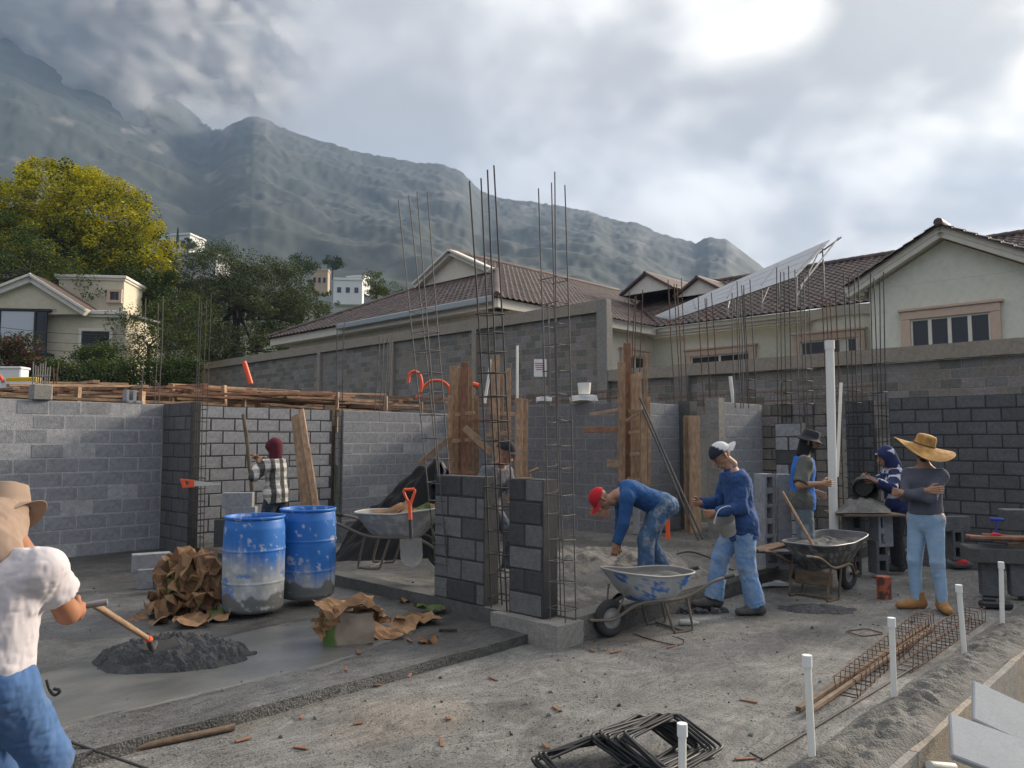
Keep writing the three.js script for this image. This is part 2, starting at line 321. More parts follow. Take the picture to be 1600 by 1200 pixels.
{
  const az = [], rad = [], pos = [], col = [], idx = [];
  for (let d = -180; d < -40; d += 4) az.push(d); for (let d = -40; d < 40; d += 0.11) az.push(d); for (let d = 40; d <= 180; d += 4) az.push(d);
  for (let r = 0.5; r < 60; r += 2.2) rad.push(r); for (let r = 60; r < 300; r *= 1.05) rad.push(r); for (let r = 300; r < 1700; r *= 1.0115) rad.push(r);
  for (const r of rad) for (const d of az) {
    const t = d * Math.PI / 180, x = Math.sin(t) * r, z = -Math.cos(t) * r, h = landHeight(x, z); pos.push(x, h, z);
    const g = fbm(x * 0.09, 9, z * 0.09, 3), p = fbm(x * 0.008 + 4, 2, z * 0.008, 3); let c = r > 250 ? [0.014 + g * 0.010, 0.022 + g * 0.013, 0.019 + g * 0.008] : [0.026 + g * 0.026, 0.036 + g * 0.030, 0.022 + g * 0.014];
    if (p > 0.52) c = c.map((k, i) => lerp(k, [0.026, 0.034, 0.024][i], sstep(0.52, 0.7, p)));
    if (r > 420) {   // bare limestone faces between the trees
      const band = fbm(x * 0.007 + 20, h * 0.018, z * 0.007, 3), crack = fbm(x * 0.07, h * 0.07, z * 0.07, 4), u = 800 - 1200 * x / z, v = 689 - (h - EYE) / -z * 1200, near = (cu, cv, ru, rv) => Math.max(0, 1 - Math.hypot((u - cu) / ru, (v - cv) / rv));
      const known = Math.max(near(640, 305, 55, 18), near(700, 300, 30, 12), near(832, 322, 30, 15), near(915, 332, 42, 14), near(1005, 378, 26, 26), near(1150, 392, 20, 22), near(325, 268, 24, 16), near(195, 185, 45, 18), near(70, 180, 40, 14), near(330, 215, 20, 14), near(20, 240, 30, 14), near(235, 220, 25, 14));
      const k = Math.max(sstep(0.64, 0.72, band) * 0.35, sstep(0.02, 0.5, known)) * sstep(0.47, 0.58, crack); c = c.map((q, i) => lerp(q, [0.11, 0.107, 0.10][i], k * 0.8));
    }
    col.push(...c);
  }
  const n = az.length; for (let j = 0; j + 1 < rad.length; j++) for (let i = 0; i + 1 < n; i++) { const a = j * n + i; idx.push(a, a + 1, a + n + 1, a, a + n + 1, a + n); }
  const m = single('mountain_terrain', 'forested mountain and hillside rising behind the houses', 'mountain', buf(pos, null, null, col, idx), M.any); tag(m, null, null, null, 'structure');
}
// cloud lying on the highest part of the mountain
{
  const mat = new THREE.MeshPhysicalMaterial({ color: rgb(0.42, 0.43, 0.45), roughness: 1, vertexColors: true, transparent: true, side: THREE.DoubleSide, transmission: 0.5, thickness: 0, depthWrite: false, specularIntensity: 0 });
  const o = thing('cloud', 'grey cloud hanging over the high end of the mountain', 'cloud');
  [840, 920, 1010].forEach((R, q) => {
    const nu = 130, nv = 60, pos = [], col = [], idx = [], uv = [];
    for (let j = 0; j <= nv; j++) for (let i = 0; i <= nu; i++) {
      const u = -420 + i / nu * 1000, v = -220 + j / nv * 520, D = R * (1 + (fbm(u * 0.012, v * 0.02, q * 5, 3) - 0.5) * 0.1), p = atDepth(u, v, D); pos.push(p.x, p.y, p.z); uv.push(i / nu, j / nv);
      const n = fbm(u * 0.011 + q * 9, v * 0.017, q * 3.3, 5), edge = lerp(146, 180, sstep(60, 330, u)) + (n - 0.5) * 190 - q * 8;
      const a = sstep(70, -75, v - edge) * sstep(540, 330, u + (n - 0.5) * 160) * sstep(-415, -330, u) * sstep(-215, -160, v); col.push(1, 1, 1, clamp(a * 0.8));
    }
    for (let j = 0; j < nv; j++) for (let i = 0; i < nu; i++) { const a = j * (nu + 1) + i; idx.push(a, a + 1, a + nu + 2, a, a + nu + 2, a + nu + 1); }
    const g = buf(pos, null, uv, null, idx); g.setAttribute('color', new THREE.Float32BufferAttribute(col, 4)); part(o, 'cloud_layer', g, mat);
  });
  o.userData.kind = 'structure';
}

// ---------------------------------------------------------------- the site: slabs, steps and the cut edge
const matSlab = std({ color: rgb(0.285, 0.287, 0.29), map: scaled(texSlab, 1, 1), bumpMap: scaled(texSlabBump, 1, 1), bumpScale: 0.0035, roughness: 0.8, vertexColors: true });
const matWet = std({ color: rgb(0.28, 0.278, 0.275), map: scaled(texSlab, 1, 1), bumpMap: scaled(texSlabBump, 1, 1), bumpScale: 0.005, roughness: 0.5, vertexColors: true });
function slab(name, label, a0, a1, b0, b1, y, cell, rise, tint, mat, drop = 0.35, kind = 'structure') {
  const na = Math.round((a1 - a0) / cell), nb = Math.round((b1 - b0) / cell), pos = [], uv = [], col = [], idx = [];
  const put = (a, b, yy) => { const p = plan(a, b, yy); pos.push(p.x, p.y, p.z); uv.push(a / 3.4, b / 3.4); col.push(...tint(a, b)); return pos.length / 3 - 1; };
  for (let j = 0; j <= nb; j++) for (let i = 0; i <= na; i++) { const a = lerp(a0, a1, i / na), b = lerp(b0, b1, j / nb); put(a, b, y + rise(a, b)); }
  for (let j = 0; j < nb; j++) for (let i = 0; i < na; i++) { const q = j * (na + 1) + i; idx.push(q, q + na + 2, q + 1, q, q + na + 1, q + na + 2); }
  const g = buf(pos, null, uv, col, idx);   // then the side faces
  const side = (list) => { const P = [], U = [], C = [], I = []; list.forEach(([a, b], i) => { for (const low of [0, 1]) { const p = plan(a, b, y + (low ? -drop : rise(a, b))); P.push(p.x, p.y, p.z); U.push((a + b) / 3.4, low * drop / 3.4); C.push(...tint(a, b).map((k) => k * 0.97)); } if (i) { const q = i * 2; I.push(q - 2, q - 1, q, q, q - 1, q + 1); } }); return buf(P, null, U, C, I); };
  const ring = [];
  const L = (n, f) => Array.from({ length: n + 1 }, (_, i) => f(i / n));
  ring.push(L(na, (t) => [lerp(a0, a1, t), b1]), L(nb, (t) => [a0, lerp(b0, b1, t)]));
  const all = mergeGeometries([g, ...ring.map(side)]);
  const m = single(name, label, null, all, mat); return tag(m, null, null, null, kind);
}
const bumps = (amp) => (a, b) => (fbm(a * 1.3, 0, b * 1.3, 3) - 0.5) * 2 * amp + (fbm(a * 9, 4, b * 9, 2) - 0.5) * amp * 0.8;
// colours follow splashes and dried patches on the concrete
const splash = (a, b, f, lo, hi) => sstep(lo, hi, fbm(a * f + 31, 2.5, b * f + 17, 5));
const tintPale = (a, b) => { const d = splash(a, b, 0.9, 0.52, 0.64) * 0.34, o = splash(a + 40, b, 0.7, 0.64, 0.74) * 0.5, q = 1.0 - d; return [q * (1 + o * 0.16), q * (1 + o * 0.02), q * (1 - o * 0.16)]; };
const tintWet = (a, b) => { const d = splash(a, b, 0.55, 0.36, 0.56), s = splash(a + 9, b + 3, 1.7, 0.45, 0.62); const q = lerp(0.80, 0.36, clamp(d * 0.75 + s * 0.35)); return [q * 0.98, q, q * 1.03]; };
const tintSand = (a, b) => { const d = splash(a, b, 0.8, 0.42, 0.6), q = lerp(0.86, 0.46, d); return [q * 1.02, q, q * 0.96]; };
slab('concrete_floor', 'pale screeded concrete floor', -5, 13.55, -4.6, -1.5, 0, 0.06, bumps(0.008), tintPale, matSlab, 1.4);
slab('concrete_floor', 'dark wet concrete floor inside the long block wall', -5, 5.06, -12.1, -4.6, 0.08, 0.06, (a, b) => bumps(0.012)(a, b) + sstep(-10, -12, b) * 0.04, tintWet, matWet, 0.3);
slab('room_floor', 'raised floor strewn with sand and mortar', 5.06, 13.55, -12.1, -4.3, 0.15, 0.06, (a, b) => bumps(0.03)(a, b), tintSand, matSlab, 0.4);

// foundation beams and the edge of the slab
{
  const g = (w, h, d) => jolt(new THREE.BoxGeometry(w, h, d, Math.round(w / 0.1), 3, Math.round(d / 0.1)), 0.008, 6, w);
  const setUV = (geo) => { const p = geo.attributes.position, u = geo.attributes.uv; for (let i = 0; i < p.count; i++) u.setXY(i, p.getX(i) + p.getY(i) * 0.3, p.getY(i) + p.getZ(i)); return geo; };
  const p1 = plan(5.15, -6.75, 0.085); single('foundation_beam', 'dark concrete foundation beam under the two block stubs', 'beam', setUV(g(4.1, 0.23, 0.2)), M.cementDark, p1, [0, YAW_B, 0]);
  const p2 = plan(8.75, -4.42, 0.09); single('foundation_beam', 'concrete foundation beam behind the man in the denim shirt', 'beam', setUV(g(7.0, 0.24, 0.2)), M.cement, p2, [0, YAW_A, 0]);
  single('pillar_footing', 'pale concrete footing at the corner under the block stub', 'footing', setUV(g(0.8, 0.2, 0.34)), M.cementPale, plan(5.13, -4.66, 0.097), [0, YAW_B, 0]);
  const t = thing('retaining_wall', 'board-marked concrete face below the edge of the slab', 'wall', plan(-5, -1.5, 0));
  t.rotation.y = YAW_A;
  for (let i = 0, x = 0; x < 18.5; i++) { const w = 1.22; for (let k = 0; k < 3; k++) part(t, 'panel', plainUV(jolt(new THREE.BoxGeometry(w - 0.006, 0.44, 0.05, 6, 3, 1), 0.004, 4, i + k * 3)), pick([M.cementPale, M.cementTan, M.cementPale]), V3(x + w / 2, -0.215 - k * 0.445, 0.03 + rr(-0.004, 0.004))); x += w; }
}
function plainUV(geo) { const p = geo.attributes.position, u = geo.attributes.uv; for (let i = 0; i < p.count; i++) u.setXY(i, p.getX(i) + p.getZ(i) * 0.6, p.getY(i) + p.getZ(i) * 0.4); return geo; }
{ // rough mortar strip along the slab edge
  const g = sheet(420, 16, (u, v) => { const a = lerp(0.5, 11.6, u), w = 0.17 + 0.05 * fbm(a * 2, 1, 0, 3), b = -1.69 + lerp(-w, w * 1.05, v), e = Math.sin(v * Math.PI), p = plan(a, b, 0.006 + e * (0.01 + 0.075 * fbm(a * 6, 2, b * 6, 3)) + (fbm(a * 22, 1, b * 22, 3) - 0.42) * 0.075 * e); p.u = a * 0.8; p.v = b * 0.8; return p; }, (u, v, p) => { const k = 0.35 + fbm(p.x * 4, 3, p.z * 4, 4) * 0.75; return [k, k * 0.98, k * 0.94]; });
  single('mortar_strip', 'strip of rough grey mortar along the slab edge', 'mortar', g, std({ color: rgb(0.24, 0.235, 0.225), vertexColors: true, map: texConc, bumpMap: texConcBump, bumpScale: 0.01, side: THREE.DoubleSide }));
}
// ---------------------------------------------------------------- block walls
const blockGeo = {};
const blockShape = (l, h, t) => { const v = Math.floor(rnd() * 4), key = [l, h, t, v]; if (!blockGeo[key]) { const g = blockGeo[key] = cbox(l, h, t, 0.006), u = g.attributes.uv; for (let i = 0; i < u.count; i++) u.setXY(i, u.getX(i) + v * 0.43, u.getY(i) + v * 0.31); } return blockGeo[key]; };
// local x along the wall, z towards the viewer; the face lies at z = 0
function blockWall(name, label, o) {
  const { a, b, dir, len, y0, courses, t = 0.15, look, mortar, joint = 0.011, proud = 0.004, h = 0.2, from = 0, top, group } = o;
  const w = thing(name, label, 'wall', plan(a, b, y0), dir === 'A' ? YAW_A : YAW_B, group), most = o.most ?? 1e9, rest = {}; let n = 0;
  const gl = len - 0.004;
  if (mortar) part(w, 'mortar', boxAt(gl, courses * h - 0.004, t - 2 * proud, len / 2, courses * h / 2, -t / 2, 0.002), mortar);
  const cells = [];
  for (let c = from; c < courses; c++) {
    let x = (c + (o.shift || 0)) % 2 ? -0.2 : 0;
    for (; x < len - 0.02; x += 0.4) {
      const x0 = Math.max(x, 0), x1 = Math.min(x + 0.4, len), l = Math.round((x1 - x0 - joint) * 100) / 100; if (l < 0.04) continue;
      if (o.skip && o.skip(x0, c)) continue;
      cells.push([x0, x1, c, l]);
    }
  }
  if (cells.length > most) { const d = (q) => plan(a, b).add((dir === 'A' ? V3(CA, 0, -SA) : V3(SA, 0, CA)).multiplyScalar(q[0])).length() - q[2] * 0.001; cells.sort((p, q) => d(p) - d(q)); }
  for (const [x0, x1, c, l] of cells) {
    const mi = Math.floor(rnd() * look.length), at = V3((x0 + x1) / 2 + rr(-0.002, 0.002), (c + 0.5) * h + rr(-0.0025, 0.0025), -t / 2 + rr(-0.003, 0.003)), g = blockShape(l, h - joint, t);
    if (n++ < most) part(w, 'block', g, look[mi], at, [0, 0, rr(-0.004, 0.004)]);
    else { const q = g.clone(); q.translate(at.x, at.y, at.z); (rest[mi] ||= []).push(q); }
  }
  for (const k of Object.keys(rest)) part(w, 'far_blocks', join(rest[k]), look[k]).userData.kind = 'stuff';
  return w;
}
const LL = M.blockLight, DD = M.blockDark, XX = M.blockMixed, OO = M.blockOld;
blockWall('block_wall', 'smooth grey block wall with pale mortar joints behind the man shovelling', { a: -1.2, b: -12, dir: 'A', len: 5.95, y0: 0.1, courses: 11, look: LL, mortar: M.mortarLight, joint: 0.015, proud: 0.002 });
blockWall('block_stub', 'dark block wall stub jutting from the long wall beside the handsaw', { a: 4.75, b: -12, dir: 'B', len: 0.98, y0: 0.1, courses: 11, look: DD, mortar: M.mortarDark, joint: 0.016, shift: 1 });
blockWall('block_wall', 'grey block wall with dark joints behind the person in a plaid shirt', { a: 4.9, b: -12, dir: 'A', len: 2.85, y0: 0.1, courses: 11, look: LL, mortar: M.mortarDark, joint: 0.018 });
blockWall('block_wall', 'smooth grey block wall behind the black tarpaulin', { a: 7.98, b: -12, dir: 'A', len: 2.7, y0: 0.1, courses: 11, look: LL, mortar: M.mortarLight, joint: 0.015, proud: 0.002 });
const MID = [0.26, 0.28, 0.295, 0.25].map((k) => concrete(k, k * 0.99, k * 1.03));
blockWall('block_wall', 'weathered grey block wall behind the bending man in a red cap', { a: 10.8, b: -12, dir: 'B', len: 4.2, y0: 0.15, courses: 11, look: MID, mortar: M.mortarOld, joint: 0.008, proud: 0.003, h: 0.205 });
blockWall('block_wall', 'short pale block wall between timber shuttering and concrete post', { a: 11.0, b: -7.6, dir: 'A', len: 1.3, y0: 0.15, courses: 11, look: LL, mortar: M.mortarLight, joint: 0.01, h: 0.205 });
blockWall('block_wall', 'pale blue-grey block wall beside the pale concrete post', { a: 11.6, b: -6.5, dir: 'A', len: 1.75, y0: 0.15, courses: 11, look: LL, mortar: M.mortarLight, joint: 0.01, h: 0.205 });
blockWall('block_wall', 'dark grey block wall with dark joints behind the straw hat', { a: 13.5, b: -4.35, dir: 'B', len: 4.4, y0: 0.0, courses: 12, look: DD, mortar: M.mortarDark, joint: 0.022, h: 0.204 });
blockWall('block_stub', 'narrow dark block stub behind the person in a hood', { a: 13.5, b: -5.06, dir: 'B', len: 0.46, y0: 0.0, courses: 12, look: DD, mortar: M.mortarDark, joint: 0.022, h: 0.202, shift: 1 });
blockWall('block_wall', 'old stained block wall behind the tall white pipe', { a: 13.5, b: -6.6, dir: 'B', len: 1.3, y0: 0.0, courses: 12, look: OO, mortar: M.mortarDark, joint: 0.014, h: 0.2 });
blockWall('block_stub', 'free-standing stack of new blocks laid as a stub behind the bucket hat', { a: 10.8, b: -5.07, dir: 'B', len: 0.4, y0: 0.2, courses: 9, look: [LL[0], LL[1], M.blockMixed[0], LL[4]], mortar: M.mortarDark, joint: 0.016 });
blockWall('block_stub', 'block stub with mixed black and grey blocks at the footing corner', { a: 5.06, b: -4.93, dir: 'B', len: 0.42, y0: 0.2, courses: 6, t: 0.2, look: XX, mortar: M.mortarDark, joint: 0.018, proud: 0.006 });
blockWall('block_stub', 'block stub with mixed black and grey blocks on the dark foundation beam', { a: 5.06, b: -5.97, dir: 'B', len: 0.72, y0: 0.2, courses: 6, t: 0.2, look: XX, mortar: M.mortarDark, joint: 0.018, proud: 0.006, shift: 1 });
blockWall('boundary_wall', 'low stained boundary wall below the neighbouring windows', { a: 17.4, b: -13, dir: 'B', len: 14.6, y0: 0, courses: 17, from: 9, look: OO, mortar: M.mortarOld, joint: 0.012, t: 0.18, most: 300 });
blockWall('boundary_wall', 'tall weathered boundary wall in front of the tiled house', { a: 17.4, b: -48, dir: 'B', len: 35, y0: 0, courses: 27, from: 12, look: OO, mortar: M.mortarOld, joint: 0.012, t: 0.18, most: 300 });
{ // caps, posts and drips of the boundary walls
  const cap = (b0, b1, y, h) => single('wall_cap', `weathered concrete beam capping the ${y > 4 ? 'tall' : 'low'} boundary wall`, 'beam', plainUV(jolt(new THREE.BoxGeometry(b1 - b0, h, 0.22, Math.round((b1 - b0) / 0.2), 3, 1), 0.012, 3, y)), M.cementTan, plan(17.4, (b0 + b1) / 2, y + h / 2), [0, YAW_B, 0]);
  cap(-12.98, 1.6, 3.41, 0.31); cap(-48, -13.0, 5.41, 0.34);
  for (const [u, lbl] of [[497, 'narrow concrete post in the tall boundary wall below the eave end'], [611, 'narrow concrete post in the tall boundary wall near the orange hoop'], [741, 'concrete post in the tall boundary wall behind the rebar']]) {
    const q = (u - 800) / 1200, D = 17.32 / (q * CA + SA), b = q * D * SA - D * CA; single('concrete_post', lbl, 'post', boxAt(0.22, 3.1, 0.2, 0, 0, 0, 0.01), M.cementTan, plan(17.38, b, 3.86), [0, YAW_B, 0]);
  }
  single('concrete_post', 'concrete end post of the tall boundary wall', 'post', boxAt(0.36, 3.4, 0.24, 0, 0, 0, 0.01), M.cementPale, plan(17.38, -13.15, 4.05), [0, YAW_B, 0]);
  single('concrete_post', 'white painted end post of the tall boundary wall beside the trees', 'post', boxAt(0.3, 5.75, 0.26, 0, 0, 0, 0.01), M.white, plan(17.38, -48.1, 2.87), [0, YAW_B, 0]);
  single('concrete_post', 'square concrete post in the low boundary wall behind the timber shuttering', 'post', boxAt(0.4, 1.6, 0.22, 0, 0, 0, 0.01), M.cement, plan(17.36, -10.6, 2.62), [0, YAW_B, 0]);
  single('concrete_post', 'concrete end post of the low boundary wall below the gable', 'post', boxAt(0.36, 1.6, 0.24, 0, 0, 0, 0.01), M.cementTan, plan(17.36, -1.75, 2.9), [0, YAW_B, 0]);
  // door posts in the inner walls
  const post = (a, b, w, d, h, m, l) => single('concrete_post', l, 'post', plainUV(jolt(new THREE.BoxGeometry(w, h, d, 3, 14, 2), 0.006, 5, a)), m, plan(a, b, 0.15 + h / 2), [0, YAW_A, 0]);
  post(12.42, -7.5, 0.24, 0.24, 2.32, M.cementDark, 'dark concrete post beside the upright plank');
  post(11.5, -6.42, 0.2, 0.24, 2.3, M.cementPale, 'pale concrete post at the end of the blue-grey block wall');
  post(12.85, -7.15, 0.24, 0.2, 2.3, M.cement, 'dark concrete post behind the upright plank');
  single('plank', 'weathered board closing the column slot in the long block wall', 'plank', boxAt(0.24, 2.3, 0.04, 0, 0, 0, 0.004), M.woodOld[0], plan(7.87, -12.3, 1.25), [0, YAW_A, 0]);
}
// ---------------------------------------------------------------- neighbouring houses
const matTile = [[0.115, 0.07, 0.06], [0.14, 0.085, 0.07], [0.09, 0.06, 0.055], [0.17, 0.11, 0.09]].map(([r, g, b]) => std({ color: rgb(r, g, b), roughness: 0.62, map: texConc }));
const stucco = (r, g, b) => std({ color: rgb(r, g, b), map: texFine, bumpMap: texConcBump, bumpScale: 0.003, roughness: 0.95 });
const cream = stucco(0.76, 0.69, 0.58), creamGreen = stucco(0.74, 0.73, 0.62), trimWhite = stucco(0.80, 0.75, 0.66), stone = stucco(0.62, 0.47, 0.37);
const tileGeo = (() => {   // one roof tile: a rounded roll and a flat pan, thick lower edge
  const w = 0.30, l = 0.40, prof = [[-0.15, 0.0], [-0.06, 0.0], [-0.02, 0.035], [0.045, 0.055], [0.11, 0.035], [0.15, 0.0]], pos = [], idx = [];
  for (const [x, y] of prof) { pos.push(x, y + 0.035, l / 2, x, y, -l / 2, x, y + 0.008, l / 2); }
  for (let i = 0; i + 1 < prof.length; i++) { const a = i * 3; idx.push(a, a + 3, a + 1, a + 1, a + 3, a + 4, a, a + 2, a + 3, a + 2, a + 5, a + 3); }
  return buf(pos, null, null, null, idx);
})();
// polygon in plan (a, b) on a plane that rises from the eave; eave direction and up-slope direction in plan
function roofPlane(o, poly, eave, upA, upB, y0, slope, keep) {
  const hgt = (a, b) => y0 + ((a - eave[0]) * upA + (b - eave[1]) * upB) * slope, P3 = (a, b, d = 0) => plan(a, b, hgt(a, b) + d);
  const base = []; for (let i = 1; i + 1 < poly.length; i++) for (const q of [poly[0], poly[i], poly[i + 1]]) { const p = P3(q[0], q[1], -0.03); base.push(p.x, p.y, p.z); }
  const under = buf(base); part(o, 'roof_deck', under, matTile[2]).material = deckMat;
  const L = Math.hypot(1, slope), stepUp = 0.34 / L, list = [];
  const inside = (a, b) => { let c = false; for (let i = 0, j = poly.length - 1; i < poly.length; j = i++) { const [ai, bi] = poly[i], [aj, bj] = poly[j]; if ((bi > b) !== (bj > b) && a < (aj - ai) * (b - bi) / (bj - bi) + ai) c = !c; } return c; };
  const alongA = Math.abs(upB), alongB = Math.abs(upA);   // eave runs along the other axis
  const ds = poly.map(([a, b]) => [(a - eave[0]) * upA + (b - eave[1]) * upB, a * alongA + b * alongB]), s1 = Math.max(...ds.map((d) => d[0])), e0 = Math.min(...ds.map((d) => d[1])), e1 = Math.max(...ds.map((d) => d[1]));
  const up = plan(upA, upB, slope).normalize(), nrm = V3(0, 1, 0).sub(up.clone().multiplyScalar(up.y)).normalize(), ex = V3().crossVectors(nrm, up.clone().negate());
  const rot = new THREE.Matrix4().makeBasis(ex, nrm, up.clone().negate());
  for (let s = 0.08; s < s1; s += stepUp) for (let e = e0 + 0.1; e < e1; e += 0.30) {
    const a = alongA ? e : eave[0] + upA * s, b = alongB ? e : eave[1] + upB * s; if (!inside(a, b)) continue;
    const p = P3(a, b, 0.012 + rr(-0.006, 0.006)); list.push([p.length(), new THREE.Matrix4().copy(rot).setPosition(p)]);
  }
  keep.push(...list.map((q) => [...q, o])); return P3;
}
const deckMat = std({ color: rgb(0.13, 0.085, 0.065) });
function layTiles(o, list) {   // the nearest tiles singly, the others as one mass
  list.sort((p, q) => p[0] - q[0]); const far = [[], [], [], []];
  list.forEach(([d, m], i) => { const k = Math.floor(rnd() * 4); if (i < 290) { const t = part(o, 'roof_tile', tileGeo, matTile[k]); t.applyMatrix4(m); } else far[k].push(m); });
  far.forEach((ms, k) => { if (!ms.length) return; const im = new THREE.InstancedMesh(tileGeo, matTile[k], ms.length); ms.forEach((m, i) => im.setMatrixAt(i, m)); im.name = 'far_roof_tiles'; im.userData.kind = 'stuff'; im.castShadow = im.receiveShadow = true; o.add(im); });
}
const inFrame = (o, name, g, m, a, b, y, dir = 'B') => part(o, name, g, m, plan(a, b, y), [0, dir === 'B' ? YAW_B : YAW_A, 0]);
function ridgeCaps(o, p, q) { const n = Math.round(p.distanceTo(q) / 0.42), g = new THREE.CylinderGeometry(0.13, 0.15, 0.46, 8, 1, false); g.rotateZ(Math.PI / 2); for (let i = 0; i < n; i++) { const m = part(o, 'ridge_tile', g, pick(matTile), p.clone().lerp(q, (i + 0.5) / n)); m.quaternion.setFromUnitVectors(V3(1, 0, 0), q.clone().sub(p).normalize()); } }
function windowIn(o, a, b, y, w, h, dir, panes, sur = 0.26, frameMat = stone) {   // surround, frame, panes; placed by its centre
  const g = new THREE.Group(); g.name = 'window'; g.position.copy(plan(a, b, y)); g.rotation.y = dir === 'B' ? YAW_B : YAW_A; o.add(g);
  part(g, 'surround', join([boxAt(w + 2 * sur, sur, 0.14, 0, h / 2 + sur / 2, 0.05, 0.015), boxAt(sur, h, 0.14, -w / 2 - sur / 2, 0, 0.05, 0.015), boxAt(sur, h, 0.14, w / 2 + sur / 2, 0, 0.05, 0.015), boxAt(w + 2 * sur + 0.16, 0.09, 0.2, 0, h / 2 + sur + 0.04, 0.07, 0.015)]), frameMat);
  const pw = w / panes; for (let i = 0; i < panes; i++) { const x = -w / 2 + pw * (i + 0.5); part(g, 'pane', boxAt(pw - 0.08, h - 0.08, 0.02, x, 0, 0.012, 0.002), M.glass); part(g, 'sash', join([boxAt(0.05, h, 0.05, x - pw / 2 + 0.025, 0, 0.03), boxAt(0.05, h, 0.05, x + pw / 2 - 0.025, 0, 0.03), boxAt(pw - 0.1, 0.05, 0.05, x, h / 2 - 0.025, 0.03), boxAt(pw - 0.1, 0.05, 0.05, x, -h / 2 + 0.025, 0.03)]), trimWhite); }
  return g;
}
{ // the long house with hipped tile roof
  const o = thing('tiled_house', 'cream bungalow with a hipped brown tile roof and small gable', 'house'), list = [], sl = 0.475;
  const front = roofPlane(o, [[18.6, -34.5], [18.6, -18.7], [23.9, -24.0], [23.9, -29.2]], [18.6, -26], 1, 0, 6.75, sl, list);
  const right = roofPlane(o, [[28.6, -18.7], [36.5, -26.6], [23.3, -26.6], [23.3, -24.6], [23.9, -24.0], [18.6, -18.7]], [23, -18.7], 0, -1, 6.75, sl, list);
  roofPlane(o, [[36.5, -34.5], [18.6, -34.5], [23.9, -29.2], [23.3, -28.6], [23.3, -26.6], [36.5, -26.6]], [23, -34.5], 0, 1, 6.75, sl, list);
  layTiles(o, list);
  ridgeCaps(o, right(18.6, -18.7, 0.06), right(23.9, -24.0, 0.06)); ridgeCaps(o, front(18.6, -34.5, 0.06), front(23.9, -29.2, 0.06)); ridgeCaps(o, right(23.3, -26.6, 0.08), right(36.5, -26.6, 0.08));
  inFrame(o, 'wall', boxAt(14.2, 6.7, 0.2, 0, -3.35, 0, 0.01), cream, 19.3, -26.5, 6.6); inFrame(o, 'wall', boxAt(10.2, 6.7, 0.2, 0, -3.35, 0, 0.01), cream, 24.2, -19.4, 6.6, 'A'); inFrame(o, 'wall', boxAt(12, 6.7, 0.2, 0, -3.35, 0, 0.01), cream, 25.4, -33.7, 6.6, 'A');
  inFrame(o, 'fascia', boxAt(15.8, 0.34, 0.12, 0, 0, 0, 0.01), trimWhite, 18.72, -26.6, 6.55); inFrame(o, 'soffit', boxAt(15.6, 0.05, 0.7, 0, 0, 0, 0.01), trimWhite, 19.1, -26.6, 6.4);
  inFrame(o, 'fascia', boxAt(10, 0.34, 0.12, 0, 0, 0, 0.01), trimWhite, 23.6, -18.82, 6.55, 'A'); inFrame(o, 'soffit', boxAt(10, 0.05, 0.7, 0, 0, 0, 0.01), trimWhite, 23.6, -19.15, 6.4, 'A');
  inFrame(o, 'gutter', boxAt(9.6, 0.24, 0.18, 0, 0, 0.06, 0.03), std({ color: rgb(0.30, 0.33, 0.35), roughness: 0.5, metalness: 0.3 }), 18.56, -23.6, 6.66);
  // the small gable
  const apex = right(23.3, -26.6), gy = apex.y; const sh = new THREE.Shape(); sh.moveTo(-2.55, -1.22); sh.lineTo(2.55, -1.22); sh.lineTo(0, 0); const ge = new THREE.ExtrudeGeometry(sh, { depth: 0.1, bevelEnabled: false });
  inFrame(o, 'gable', ge, cream, 23.75, -26.6, gy); const bar1 = (s, w, t, q) => { const b = cbox(2.9, w, t, 0.01); b.rotateZ(s * -0.445); b.translate(s * 1.3, -0.60 + q, 0.12); return b; };
  inFrame(o, 'gable_trim', join([bar1(-1, 0.26, 0.3, 0), bar1(1, 0.26, 0.3, 0), bar1(-1, 0.1, 0.5, 0.1), bar1(1, 0.1, 0.5, 0.1)]), trimWhite, 23.6, -26.6, gy);
  windowIn(o, 27.6, -19.28, 4.75, 1.5, 1.3, 'A', 2);
}
